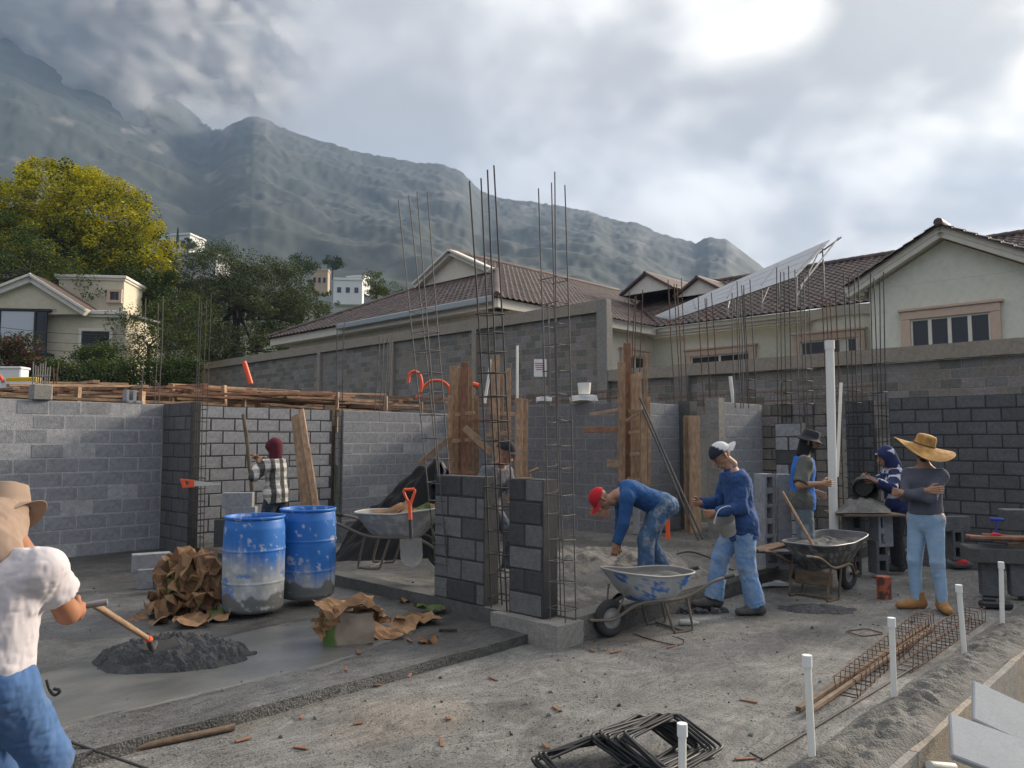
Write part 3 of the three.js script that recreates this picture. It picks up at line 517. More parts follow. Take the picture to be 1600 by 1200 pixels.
{ // the wing with the gable end
  const o = thing('gabled_house', 'pale green-cream house with a gable end and dark tile roof', 'house'), list = [], sl = 0.475;
  const main = roofPlane(o, [[28.6, -18.7], [28.6, 3], [34.9, 3], [34.9, -25.0]], [28.6, -10], 1, 0, 6.75, sl, list);
  const gl = roofPlane(o, [[24.5, -9.0], [24.5, -6.35], [31.6, -6.35], [28.7, -9.0]], [26, -9.0], 0, 1, 6.62, 0.54, list);
  roofPlane(o, [[24.5, -6.35], [24.5, -3.7], [28.7, -3.7], [31.6, -6.35]], [26, -3.7], 0, -1, 6.62, 0.54, list);
  layTiles(o, list); ridgeCaps(o, gl(24.5, -6.35, 0.07), gl(31.4, -6.35, 0.07)); ridgeCaps(o, main(34.9, -25, 0.07), main(34.9, 3, 0.07));
  inFrame(o, 'wall', boxAt(11, 6.7, 0.2, 0, -3.35, 0, 0.01), creamGreen, 29.3, -14.0, 6.6); inFrame(o, 'wall', boxAt(4.4, 6.7, 0.2, 0, -3.35, 0, 0.01), creamGreen, 25.2, -6.35, 6.5); inFrame(o, 'wall', boxAt(4.0, 6.7, 0.2, 0, -3.35, 0, 0.01), creamGreen, 27.2, -8.45, 6.5, 'A'); inFrame(o, 'wall', boxAt(4.4, 6.7, 0.2, 0, -3.35, 0, 0.01), creamGreen, 27.3, -4.25, 6.5, 'A');
  inFrame(o, 'wall', boxAt(9, 6.7, 0.2, 0, -3.35, 0, 0.01), creamGreen, 29.3, 0.1, 6.6);
  const sh = new THREE.Shape(); sh.moveTo(-2.2, 0); sh.lineTo(2.2, 0); sh.lineTo(0, 1.19); inFrame(o, 'gable', new THREE.ExtrudeGeometry(sh, { depth: 0.2, bevelEnabled: false }), creamGreen, 25.2, -6.35, 6.5).position.add(plan(-0.1, 0).setY(0).multiplyScalar(-1));
  const rake = (s, w, t, dy, dz) => { const b = cbox(3.16, w, t, 0.012); b.rotateZ(s * -0.495); b.translate(s * 1.36, 0.72 + dy, dz); return b; };
  for (const s of [-1, 1]) { inFrame(o, 'rake_board', join([rake(s, 0.30, 0.10, -0.10, 0.0), rake(s, 0.16, 0.16, -0.02, 0.0), rake(s, 0.08, 0.24, 0.06, 0.0)]), trimWhite, 24.72, -6.35, 6.52); inFrame(o, 'soffit', rake(s, 0.05, 0.6, -0.18, -0.3), trimWhite, 24.72, -6.35, 6.52); }
  inFrame(o, 'cornice', join([boxAt(10.2, 0.2, 0.3, 0, 0, 0.1, 0.02), boxAt(10.2, 0.14, 0.2, 0, -0.16, 0.06, 0.02), boxAt(10.2, 0.1, 0.12, 0, -0.28, 0.04, 0.02)]), trimWhite, 28.9, -14.2, 6.6); inFrame(o, 'cornice', join([boxAt(4, 0.2, 0.3, 0, 0, 0.1, 0.02), boxAt(4, 0.14, 0.2, 0, -0.16, 0.06, 0.02)]), trimWhite, 27.0, -8.86, 6.55, 'A');
  // a curved bay under the eave
  const bay = new THREE.CylinderGeometry(1.7, 1.7, 6.3, 18, 1, false, 0, Math.PI * 2); part(o, 'bay_wall', bay, creamGreen, plan(29.9, -10.6, 3.2)); const ring = new THREE.CylinderGeometry(1.95, 1.8, 0.34, 24); part(o, 'bay_cornice', ring, trimWhite, plan(29.9, -10.6, 6.45));
  windowIn(o, 29.16, -16.0, 4.9, 2.7, 0.9, 'B', 2); windowIn(o, 28.25, -11.1, 4.95, 2.1, 1.0, 'B', 2); windowIn(o, 25.08, -6.3, 4.95, 2.1, 0.9, 'B', 4);
  const dormer = (u, v, D, w) => { const c = atDepth(u, v, D), h = w * 0.3, [a, b] = toPlan(c); const s2 = new THREE.Shape(); s2.moveTo(-w / 2, -h); s2.lineTo(w / 2, -h); s2.lineTo(0, 0); const d = new THREE.Group(); d.name = 'dormer'; d.position.copy(c); d.rotation.y = YAW_B; o.add(d); part(d, 'gable', new THREE.ExtrudeGeometry(s2, { depth: 0.1, bevelEnabled: false }), trimWhite); const sl2 = Math.atan(h / (w / 2)), len = Math.hypot(h, w / 2) + 0.2; for (const s of [-1, 1]) { const b2 = cbox(len, 0.12, 4, 0.02); b2.rotateZ(-s * sl2); b2.translate(s * w / 4, -h / 2 + 0.08, -1.7); part(d, 'roof', b2, matTile[1]); } };
  dormer(1012, 430, 37.5, 2.9); dormer(1093, 437, 36, 2.4);
}
{ // solar panels on a frame above the roof
  const q = [[1022, 494, 31.5], [1297, 374, 26.6], [1240, 434, 24.9], [1048, 500, 30.6]].map((p) => atDepth(...p)), n = 4, o = thing('solar_panel_array', 'pale grey solar panel array tilted above the brown tile roof', 'solar panel');
  const mat = std({ color: rgb(0.40, 0.41, 0.43), roughness: 0.7, metalness: 0 }), al = std({ color: rgb(0.3, 0.3, 0.3), roughness: 0.5, metalness: 0.6 });
  const bil = (u, v) => q[0].clone().lerp(q[1], u).lerp(q[3].clone().lerp(q[2], u), v), nn = V3().crossVectors(q[1].clone().sub(q[0]), q[3].clone().sub(q[0])).normalize(); if (nn.y < 0) nn.negate();
  for (let j = 0; j < n; j++) for (let i = 0; i < 6; i++) { const g = [0.012, 0.012], c = [[i / 6 + g[0] / 9, j / n + 0.006], [(i + 1) / 6, j / n + 0.006], [(i + 1) / 6, (j + 1) / n - 0.006], [i / 6 + g[0] / 9, (j + 1) / n - 0.006]].map((k) => bil(k[0], k[1])), pos = []; const lo = c.map((p) => p.clone().addScaledVector(nn, -0.05)); const face = (A, B, C, D) => pos.push(A.x, A.y, A.z, B.x, B.y, B.z, C.x, C.y, C.z, A.x, A.y, A.z, C.x, C.y, C.z, D.x, D.y, D.z); face(...c); face(lo[3], lo[2], lo[1], lo[0]); for (let k = 0; k < 4; k++) face(c[k], c[(k + 1) % 4], lo[(k + 1) % 4], lo[k]); part(o, 'panel', buf(pos), mat); }
  for (const u of [0.25, 0.5, 0.75, 0.98]) { const t = bil(u, 0.1), m = bil(u, 0.85); part(o, 'strut', join([bar(t, t.clone().setY(t.y - 1.6 * u - 0.3), 0.03), bar(m, m.clone().setY(m.y - 0.9 * u - 0.2), 0.03), bar(t, m, 0.03), bar(t, m.clone().setY(m.y - 0.8 * u), 0.025)]), al); }
  const e = bil(1, 0), f = bil(1, 1); part(o, 'rail', join([bar(e.clone().add(V3(0.3, 0.05, 0)), f.clone().add(V3(0.2, -0.3, 0)), 0.03), bar(e.clone().add(V3(0.35, 0.05, 0.1)), e.clone().add(V3(-0.4, -0.5, 0)), 0.03)]), al);
}
{ // the small cream house on the slope
  const o = thing('cream_house', 'small cream house with a bay window and roof tower behind a hedge', 'house', atDepth(90, 560, 36), 0.12), yc = stucco(0.70, 0.63, 0.47), zt = 0;
  const P = (n, g, m) => part(o, n, g, m);
  P('wall', boxAt(6.4, 5.2, 5, -0.2, -0.4, -2.5, 0.02), yc);
  const sh = new THREE.Shape(); sh.moveTo(-4.4, 1.9); sh.lineTo(1.25, 2.05); sh.lineTo(1.2, 2.2); sh.lineTo(-1.0, 3.55); sh.lineTo(-4.4, 2.0); P('gable', new THREE.ExtrudeGeometry(sh, { depth: 0.5, bevelEnabled: false }), yc);
  const rake = (x0, y0, x1, y1, w, d, z) => board(V3(x0, y0, z), V3(x1, y1, z), w, d, V3(0, 0, 1)); P('rake_board', join([rake(-1.05, 3.66, 1.45, 2.08, 0.3, 0.34, 0.6), rake(-1.05, 3.82, 1.5, 2.2, 0.12, 0.6, 0.6)]), trimWhite); P('rake_board', join([rake(-4.6, 2.0, -0.95, 3.66, 0.3, 0.34, 0.6), rake(-4.6, 2.15, -0.95, 3.82, 0.12, 0.6, 0.6)]), trimWhite);
  P('roof', join([board(V3(-1, 3.86, -1.6), V3(1.5, 2.26, -1.6), 0.06, 4.8, V3(0, 0, 1)), board(V3(-4.6, 2.2, -1.6), V3(-1, 3.86, -1.6), 0.06, 4.8, V3(0, 0, 1))]), matTile[1]);
  P('cornice', join([boxAt(1.95, 0.2, 0.3, 2.1, 2.2, 0.1, 0.02), boxAt(1.85, 0.14, 0.2, 2.1, 2.04, 0.06, 0.02)]), trimWhite); P('flat_roof', boxAt(3.4, 0.1, 3.6, 1.6, 2.36, -2.2, 0.02, [0.06, 0, -0.06]), std({ color: rgb(0.16, 0.16, 0.17) }));
  P('tower', boxAt(3.1, 2.4, 2.6, 0.6, 3.1, -3.2, 0.02), yc); P('tower_cap', join([boxAt(3.4, 0.14, 2.9, 0.6, 4.32, -3.2, 0.02), boxAt(3.25, 0.12, 2.75, 0.6, 4.2, -3.2, 0.02)]), trimWhite);
  const win = (x, y, w, h, z, fr, panes) => { const g = new THREE.Group(); g.name = 'window'; g.position.set(x, y, z); o.add(g); part(g, 'frame', join([boxAt(w + 0.3, 0.14, 0.16, 0, h / 2 + 0.07, 0.03, 0.01), boxAt(w + 0.3, 0.14, 0.2, 0, -h / 2 - 0.07, 0.05, 0.01), boxAt(0.14, h, 0.16, -w / 2 - 0.07, 0, 0.03, 0.01), boxAt(0.14, h, 0.16, w / 2 + 0.07, 0, 0.03, 0.01)]), fr); for (let i = 0; i < panes; i++) part(g, 'pane', boxAt(w / panes - 0.05, h - 0.05, 0.03, -w / 2 + w / panes * (i + 0.5), 0, 0.02, 0.003), M.glass); return g; };
  win(1.75, 3.35, 0.42, 0.42, -1.86, stone, 2); const w2 = win(1.7, 0.62, 1.25, 1.35, 0.05, trimWhite, 1); for (let i = 0; i < 5; i++) part(w2, 'slat', boxAt(1.2, 0.05, 0.05, 0, 0.6 - i * 0.11, 0.06), M.black);
  const bayW = new THREE.Group(); bayW.name = 'bay_window'; bayW.position.set(-1.25, 1.15, 0.1); o.add(bayW); part(bayW, 'frame', join([boxAt(2.3, 0.12, 0.6, 0, 1.02, 0.3, 0.02), boxAt(2.3, 0.12, 0.6, 0, -1.02, 0.3, 0.02), boxAt(0.09, 2, 0.09, -1.05, 0, 0.54), boxAt(0.09, 2, 0.09, 0.98, 0, 0.54), boxAt(0.09, 2, 0.09, 0.5, 0, 0.56)]), M.black); part(bayW, 'pane', boxAt(1.45, 1.9, 0.03, -0.26, 0, 0.54), std({ color: rgb(0.45, 0.48, 0.52), roughness: 0.1 })); part(bayW, 'pane', boxAt(0.4, 1.9, 0.03, 0.74, 0, 0.54), M.glass); part(bayW, 'pane', boxAt(0.03, 1.9, 0.5, -1.06, 0, 0.28), M.glass);
  for (let i = 0; i < 9; i++) part(bayW, 'blind_slat', boxAt(1.4, 0.16, 0.02, -0.26, 0.85 - i * 0.2, 0.52, 0.004), std({ color: rgb(0.6, 0.62, 0.64), roughness: 0.6 }));
  P('ledge', boxAt(2.9, 0.3, 0.5, -1.3, 2.2, 0.25, 0.1), yc);
}
{ // houses far up the slope
  const mk = (u, v, D, w, h, col, lbl, roofc) => { const o = thing('far_house', lbl, 'house', atDepth(u, v, D), rr(-0.3, 0.3)); part(o, 'wall', boxAt(w, h, w * 0.7, 0, h / 2 - 2, 0, 0.05), col); part(o, 'roof', boxAt(w * 1.06, h * 0.1, w * 0.76, 0, h - 2 + h * 0.05, 0, 0.05), roofc); for (let i = 0; i < 3; i++) part(o, 'window', boxAt(w * 0.14, h * 0.22, 0.1, (i - 1) * w * 0.3, h * 0.6 - 2, w * 0.35 + 0.06, 0.01), M.glass); return o; };
  const wh = stucco(0.75, 0.75, 0.72), tn = stucco(0.5, 0.38, 0.27);
  mk(283, 392, 190, 9, 5, wh, 'white flat-roofed house far up the slope beside the cypress', wh); mk(545, 466, 190, 7, 6, wh, 'white two-storey house far up the slope', wh); mk(560, 450, 200, 5, 4.5, wh, 'small white block behind the far two-storey house', wh); mk(501, 445, 150, 3.2, 4.5, tn, 'tan brick house far up the slope behind the tree', tn); mk(310, 425, 120, 8, 4, stucco(0.4, 0.4, 0.4), 'grey-roofed house on the slope behind the feathery tree', std({ color: rgb(0.3, 0.3, 0.32) }));
}
// ---------------------------------------------------------------- trees and plants
const leafMat = new THREE.MeshPhysicalMaterial({ vertexColors: true, roughness: 0.8, side: THREE.DoubleSide, transmission: 0.25, thickness: 0, specularIntensity: 0.3 });
// leaves in clumps: clumps = [[x, y, z, radius, n, colourIndex]], colours = list of [r, g, b]
function leaves(clumps, size, colours, squash = 0.8, long = 1.5) {
  const pos = [], col = [], nor = []; const q = new THREE.Quaternion(), e = new THREE.Euler(), A = V3(), B = V3();
  for (const [cx, cy, cz, r, n, ci] of clumps) for (let k = 0; k < n; k++) {
    let x, y, z; do { x = rr(-1, 1); y = rr(-1, 1); z = rr(-1, 1); } while (x * x + y * y + z * z > 1); const m = Math.pow(x * x + y * y + z * z, -0.15);
    x = cx + x * r * m; y = cy + y * r * m * squash; z = cz + z * r * m; e.set(rr(-1, 1), rr(0, 6.3), rr(-0.8, 0.8)); q.setFromEuler(e); const s = size * rr(0.6, 1.3);
    A.set(s * long, 0, 0).applyQuaternion(q); B.set(0, 0, s).applyQuaternion(q); const N = V3().crossVectors(A, B).normalize();
    const c = colours[ci === undefined ? Math.floor(rnd() * colours.length) : (rnd() < 0.8 ? ci : Math.floor(rnd() * colours.length))], v = rr(0.7, 1.3);
    const P = [[-1, 0], [0, -0.6], [1, 0], [0, 0.6]].map(([i, j]) => [x + A.x * i * 0.5 + B.x * j, y + A.y * i * 0.5 + B.y * j, z + A.z * i * 0.5 + B.z * j]);
    for (const i of [0, 1, 2, 0, 2, 3]) { pos.push(...P[i]); nor.push(N.x, N.y, N.z); col.push(c[0] * v, c[1] * v, c[2] * v); }
  }
  return buf(pos, nor, null, col);
}
const bark = std({ color: rgb(0.07, 0.055, 0.045), map: texWood, roughness: 0.95 });
function tree(label, u, v, D, o) {   // foot at a pixel and depth; crown made of lobes given in metres from the foot
  const f = atDepth(u, v, D), t = thing(o.name || 'tree', label, 'tree', f); const clumps = [], limbs = [];
  const top = V3(0, o.trunk, 0); limbs.push(bar(V3(0, -2, 0), top, o.r, o.r * 0.7, 9));
  for (const [x, y, z, rx, ry, n] of o.lobes) {
    const c = V3(x, y, z); limbs.push(bar(top, c, o.r * 0.45, o.r * 0.12, 6));
    for (let i = 0; i < n; i++) {
      let p; do p = V3(rr(-1, 1), rr(-1, 1), rr(-1, 1)); while (p.lengthSq() > 1 || p.lengthSq() < 0.02); p.setLength(Math.pow(p.length(), 0.35)); const outer = p.length() > 0.8 && p.y > -0.35;
      const at = V3(x + p.x * rx, y + p.y * ry, z + p.z * rx); if (rnd() < 0.25) limbs.push(bar(c, at, o.r * 0.1, o.r * 0.03, 4));
      clumps.push([at.x, at.y, at.z, o.clump * rr(0.6, 1.3), Math.round(o.per * rr(0.6, 1.4)), outer && rnd() < (o.flower || 0) ? o.flowerAt : undefined]);
    }
  }
  part(t, 'trunk', join(limbs), bark); part(t, 'crown', leaves(clumps, o.leaf, o.colours, o.squash, o.long), leafMat); return t;
}
const Y1 = [0.50, 0.45, 0.015], Y2 = [0.32, 0.34, 0.025], G1 = [0.075, 0.11, 0.018], G2 = [0.05, 0.08, 0.014], G3 = [0.12, 0.155, 0.03], G4 = [0.03, 0.05, 0.014];
tree('broad tree covered in yellow blossom above the cream house', 118, 470, 44, { trunk: 3, r: 0.35, clump: 0.62, per: 230, leaf: 0.085, flower: 0.8, flowerAt: 0, colours: [Y1, Y2, G1, G2], lobes: [[-1.2, 5.2, 0, 3.4, 2.9, 150], [1.6, 4.2, 0.4, 3.0, 2.6, 120], [-3.4, 3.6, -0.5, 2.4, 2.2, 70], [4.0, 2.2, 0.5, 1.9, 1.8, 60], [0.4, 2.4, 1.2, 3.2, 2.0, 90]] });
tree('dark green tree beside the yellow blossoming tree', 20, 500, 38, { trunk: 2, r: 0.25, clump: 0.5, per: 90, leaf: 0.07, colours: [G1, G2, G3, G2], lobes: [[-1.2, 3.6, 0, 2.2, 1.9, 75], [0.9, 2.4, 0.3, 2.2, 1.7, 70], [-3.2, 2.2, 0, 2.0, 1.8, 40], [2.8, 1.4, -0.4, 1.6, 1.2, 35]] });
tree('large feathery grey-green tree behind the tall boundary wall', 368, 560, 47, { trunk: 3.1, r: 0.3, clump: 0.6, per: 170, leaf: 0.06, long: 2.2, colours: [[0.11, 0.135, 0.05], [0.075, 0.095, 0.034], [0.15, 0.17, 0.07], [0.05, 0.066, 0.024]], lobes: [[-0.6, 3.5, 0, 2.0, 1.35, 85], [1.6, 2.9, 0.2, 1.9, 1.3, 85], [-2.4, 2.2, 0.4, 1.7, 1.3, 75], [0.3, 1.6, 0.8, 2.6, 1.3, 110], [2.8, 1.5, 0.3, 1.5, 1.2, 60], [-3.6, 1.0, 0.2, 1.6, 1.3, 60], [-1.6, 0.3, 1.0, 2.4, 1.2, 80], [1.2, 0.2, 1, 2.4, 1.0, 70]].map((l) => l.map((k, i) => (i < 5 ? k * 1.4 : k))) });
tree('slender green tree on the slope behind the roof', 588, 470, 62, { trunk: 1, r: 0.1, clump: 0.4, per: 70, leaf: 0.08, colours: [G1, G3, [0.12, 0.12, 0.03]], lobes: [[-0.2, 1.4, 0, 0.9, 1.1, 26], [1.1, 0.6, 0, 1.1, 0.7, 22]] });
tree('dense dark shrub tree beside the cream house wall', 232, 560, 37, { trunk: 0.6, r: 0.12, clump: 0.45, per: 80, leaf: 0.06, colours: [G1, G2, [0.10, 0.09, 0.03], G3], lobes: [[-0.6, 1.2, 0, 1.5, 1.3, 50], [1.2, 2.0, -0.5, 1.6, 1.4, 55], [1.2, 0.4, 0.2, 1.6, 1.1, 45]] });
{ const t = thing('cypress_tree', 'thin dark cypress on the slope beside the white house', 'tree', atDepth(277, 388, 185)); part(t, 'trunk', bar(V3(0, -2, 0), V3(0, 2, 0), 0.12), bark); const c = []; for (let i = 0; i < 24; i++) c.push([0, i * 0.22, 0, 0.55 * (1 - i / 30), 40]); part(t, 'crown', leaves(c, 0.14, [G4, G2]), leafMat); }
for (const [u, v, D, w, h, l] of [[293, 390, 180, 2.2, 2.2, 'round dark tree beside the far white house'], [520, 420, 140, 2.4, 2.0, 'round dark bush beside the far tan house'], [470, 425, 110, 3, 2, 'low green tree on the slope above the feathery tree'], [330, 400, 130, 5, 2.2, 'spreading green tree on the slope below the far white house']]) tree(l, u, v, D, { name: 'far_tree', trunk: 0.5, r: 0.12, clump: w * 0.28, per: 70, leaf: 0.13, colours: [G2, G1, G4], lobes: [[0, h * 0.6, 0, w * 0.6, h * 0.6, 30], [w * 0.4, h * 0.4, 0, w * 0.4, h * 0.5, 16]] });
for (const [v0, v1, k] of [[508, 530, 'upper'], [526, 541, 'middle'], [540, 552, 'lower']]) single('overhead_wire', `thin dark ${k} wire strung past the cream house`, 'wire', pipe([atDepth(-80, v0 - 6, 32), atDepth(120, (v0 + v1) / 2 + 3, 32.5), atDepth(340, v1 - 12, 33)], 0.012, 5, 40), M.rebar);
{ // clipped hedge, creeper and bougainvillea round the cream house
  const hedge = (name, label, cat, p, q, w, h, n, leaf, cols, per = 60) => { const c = []; for (let i = 0; i < n; i++) { const m = p.clone().lerp(q, rnd()); c.push([m.x + rr(-w, w), m.y + rr(-1, 1) * h * (0.8 + 0.2 * fbm(m.x, 0, m.z, 2)), m.z + rr(-w, w), 0.32, per]); } const o = thing(name, label, cat); part(o, "foliage", leaves(c, leaf, cols), leafMat); return o; };
  hedge('hedge', 'dense green hedge below the cream house', 'hedge', atDepth(40, 592, 31), atDepth(300, 590, 31), 0.5, 0.75, 330, 0.055, [G1, G3, G2, G2], 85);
  hedge('ivy_wall', 'dark ivy hanging over the terrace wall beside the cream house', 'ivy', atDepth(165, 455, 41), atDepth(270, 462, 41), 0.3, 1.3, 170, 0.07, [G4, G2, G2, G1]);
  hedge('bougainvillea', 'bougainvillea bush with magenta flowers by the cream house', 'bush', atDepth(-10, 560, 30), atDepth(45, 552, 30), 0.4, 0.8, 90, 0.06, [[0.25, 0.015, 0.05], G2, G1, G2]);
  hedge('hedge', 'green shrubs climbing beside the cream house wall', 'hedge', atDepth(120, 560, 32), atDepth(185, 555, 33), 0.4, 0.5, 60, 0.06, [G1, G3, G2]);
  hedge('treeline', 'mass of dark trees on the slope behind the cream house', 'trees', atDepth(-60, 470, 60), atDepth(480, 470, 75), 3, 2.2, 420, 0.12, [G4, G2, G1], 55).userData.kind = "stuff";
}
// ---------------------------------------------------------------- reinforcement
const barGeo = {};
function cage(label, base, top, o = {}) {   // upright cage: four bars that follow their own lean, ties at a spacing
  const { w = 0.13, d = 0.13, yaw = YAW_A, ties = 0.2, tieTo = 2.2, tieFrom = 0.1, r = 0.006, mat = M.rebar, lens = [0, -0.05, 0.04, -0.1], spread = 0, group = 'upright rebar cages' } = o;
  const t = thing('rebar_cage', label, 'rebar', base, yaw, group), H = top.y - base.y, inv = new THREE.Quaternion().setFromAxisAngle(V3(0, 1, 0), -yaw), ax = top.clone().sub(base).applyQuaternion(inv);
  const corner = [[-1, -1], [1, -1], [1, 1], [-1, 1]];
  corner.slice(0, o.bars || 4).forEach(([i, j], k) => { const p = V3(i * w / 2, 0, j * d / 2), q = ax.clone().add(V3(i * w / 2 * (1 + spread) + rr(-0.02, 0.02), lens[k % lens.length], j * d / 2 + rr(-0.02, 0.02))), bow = p.clone().lerp(q, 0.55).add(V3(rr(-0.02, 0.02), 0, rr(-0.02, 0.02))); part(t, 'bar', pipe([p, bow, q], r, 6, 10), mat); });
  if (ties) for (let y = tieFrom; y < tieTo; y += ties * rr(0.85, 1.15)) {
    const c = ax.clone().multiplyScalar(y / H), s = 1 + spread * y / H, e = 0.012, tl = rr(-0.02, 0.02), P = (i, j) => V3(c.x + i * (w / 2 * s + e), c.y + (i + j) * tl * 0.3 + rr(-0.004, 0.004), c.z + j * (d / 2 + e));
    const pts = corner.map(([i, j]) => P(i, j)); part(t, 'tie', join([rod([...pts, pts[0]], r * 0.75, 5), bar(pts[0], pts[0].clone().add(V3(-0.04, 0.02, -0.03)), r * 0.75, r * 0.75, 5)]), mat);
  }
  return t;
}
const up = (p, y) => p.clone().setY(y);
let b0 = plan(4.86, -10.92, 0.1);
cage('dark rebar cage on the end of the block stub beside the handsaw', b0, up(b0, 3.85), { w: 0.12, d: 0.1, ties: 0.17, tieTo: 2.25 });
b0 = plan(4.62, -12.2, 2.3); cage('three grey rebars rising behind the corner of the long wall', b0, up(b0, 3.95), { bars: 3, w: 0.2, d: 0.16, ties: 0, mat: M.rebarGrey });
b0 = atDepth(702, 930, 7.75).setY(0.2); cage('leaning rebar cage beside the block stub on the foundation beam', b0, atDepth(645, 302, 7.9), { w: 0.16, d: 0.13, yaw: YAW_B, ties: 0.21, tieTo: 2.9, spread: 0.8, mat: M.rebarGrey, lens: [0.02, 0, -0.03, -0.06] });
b0 = plan(5.16, -5.08, 0.2); cage('dark rebar cage in the gap between the two block stubs', b0, atDepth(755, 279, 7.1), { w: 0.2, d: 0.14, yaw: YAW_B, ties: 0.2, tieTo: 2.9, r: 0.008, lens: [0.05, 0.12, 0.04, -0.02] });
b0 = plan(5.17, -4.38, 0.2); cage('rebar cage on the end of the block stub at the footing corner', b0, atDepth(863, 284, 6.55), { w: 0.17, d: 0.14, yaw: YAW_B, ties: 0.2, tieTo: 2.95, mat: M.rebarGrey, lens: [0.03, -0.04, 0.05, -0.06] });
b0 = plan(7.88, -12.0, 0.1); cage('rebar cage in the dark slot of the long block wall', b0, up(b0, 3.9), { w: 0.13, d: 0.05, ties: 0.2, mat: M.rebar, r: 0.005 });
for (const [a, b, y0, y1, lbl, tieTo, mat] of [[12.42, -7.62, 2.3, 4.75, 'rusty bars rising from the dark concrete post', 0, M.rebarRust], [12.9, -7.3, 2.3, 4.5, 'thin bars rising behind the upright plank', 0, M.rebarRust], [13.42, -6.75, 0.05, 4.75, 'rebar cage at the end of the blue-grey block wall', 3, M.rebar], [13.4, -5.68, 0.05, 4.8, 'rebar cage behind the man in the bucket hat', 3, M.rebarGrey], [13.42, -5.22, 0.05, 4.3, 'rusty rebar cage beside the tall white pipe', 2.6, M.rebarRust], [13.42, -4.48, 0.05, 4.55, 'rebar cage in the slot beside the person in a hood', 2.6, M.rebar], [10.85, -9.5, 2.4, 4.4, 'thin pale bars rising above the weathered block wall', 0, M.rebarGrey], [10.8, -7.6, 2.4, 4.3, 'thin bars rising from the timber shuttering', 0, M.rebarRust], [12.2, -6.3, 2.3, 4.3, 'thin pale bars rising from the blue-grey block wall', 0, M.rebarGrey], [13.35, -6.1, 0.05, 4.9, 'dark rebar cage between the stained wall and the free-standing stub', 2.8, M.rebar], [13.3, -4.85, 0.05, 4.6, 'rebar cage in front of the narrow dark block stub', 2.6, M.rebar], [8.9, -12.1, 2.3, 3.8, 'thin grey bars above the wall behind the tarpaulin', 0, M.rebarGrey], [3.6, -13.6, 2.2, 2.95, 'short rusty bars behind the long wall', 0, M.rebarRust]]) { const p = plan(a, b, y0); cage(lbl, p, up(p, y1).add(V3(rr(-0.1, 0.1), 0, 0)), { ties: tieTo ? 0.2 : 0, tieTo, mat, r: 0.0095, w: 0.2, d: 0.15 }); }
function beamCage(label, p, q, w, h, step, mat, r = 0.005, group = 'rebar beam cages') {
  const t = thing('beam_cage', label, 'rebar', p, 0, group), d = q.clone().sub(p), L = d.length(), u = d.clone().normalize(), s = V3().crossVectors(V3(0, 1, 0), u).normalize(), n = V3().crossVectors(u, s);
  const P = (x, i, j) => u.clone().multiplyScalar(x).addScaledVector(s, i * w / 2).addScaledVector(n, (j + 1) * h / 2);
  for (const [i, j] of [[-1, -1], [1, -1], [1, 1], [-1, 1]]) part(t, 'bar', pipe([P(0, i, j), P(L * 0.4, i, j).add(V3(0, rr(-0.015, 0.015), 0)), P(L, i, j)], r, 5, 12), mat);
  for (let x = 0.06; x < L; x += step * rr(0.9, 1.1)) { const k = rr(-0.03, 0.03), c = [[-1, -1], [1, -1], [1, 1], [-1, 1]].map(([i, j]) => P(x + k * j, i * 1.06, j * 1.04)); part(t, 'tie', rod([...c, c[0]], r * 0.8, 5), mat); }
  return t;
}
beamCage('rusty beam cage lying on top of the wall behind the tall pipe', plan(13.42, -8.8, 2.45), plan(13.42, -4.5, 2.5), 0.14, 0.16, 0.2, M.rebarRust);
beamCage('rusty beam cage lying on the wall behind the rebar columns', plan(13.2, -14.2, 2.62), plan(13.2, -9.2, 2.66), 0.16, 0.16, 0.18, M.rebarRust);
beamCage('rusty beam cage lying over the weathered block wall', plan(11.8, -12.5, 2.5), plan(11.8, -8.2, 2.55), 0.14, 0.13, 0.2, M.rebarRust);
beamCage('square-tied beam cage lying on the pale floor beside the batten pair', onLevel(1318, 1092, 0.008), onLevel(1450, 975, 0.008), 0.13, 0.13, 0.125, M.rebarRust, 0.0042);
beamCage('square-tied beam cage lying beside the mortar strip', onLevel(1408, 1048, 0.008), onLevel(1528, 968, 0.008), 0.13, 0.13, 0.125, M.rebarRust, 0.0042);
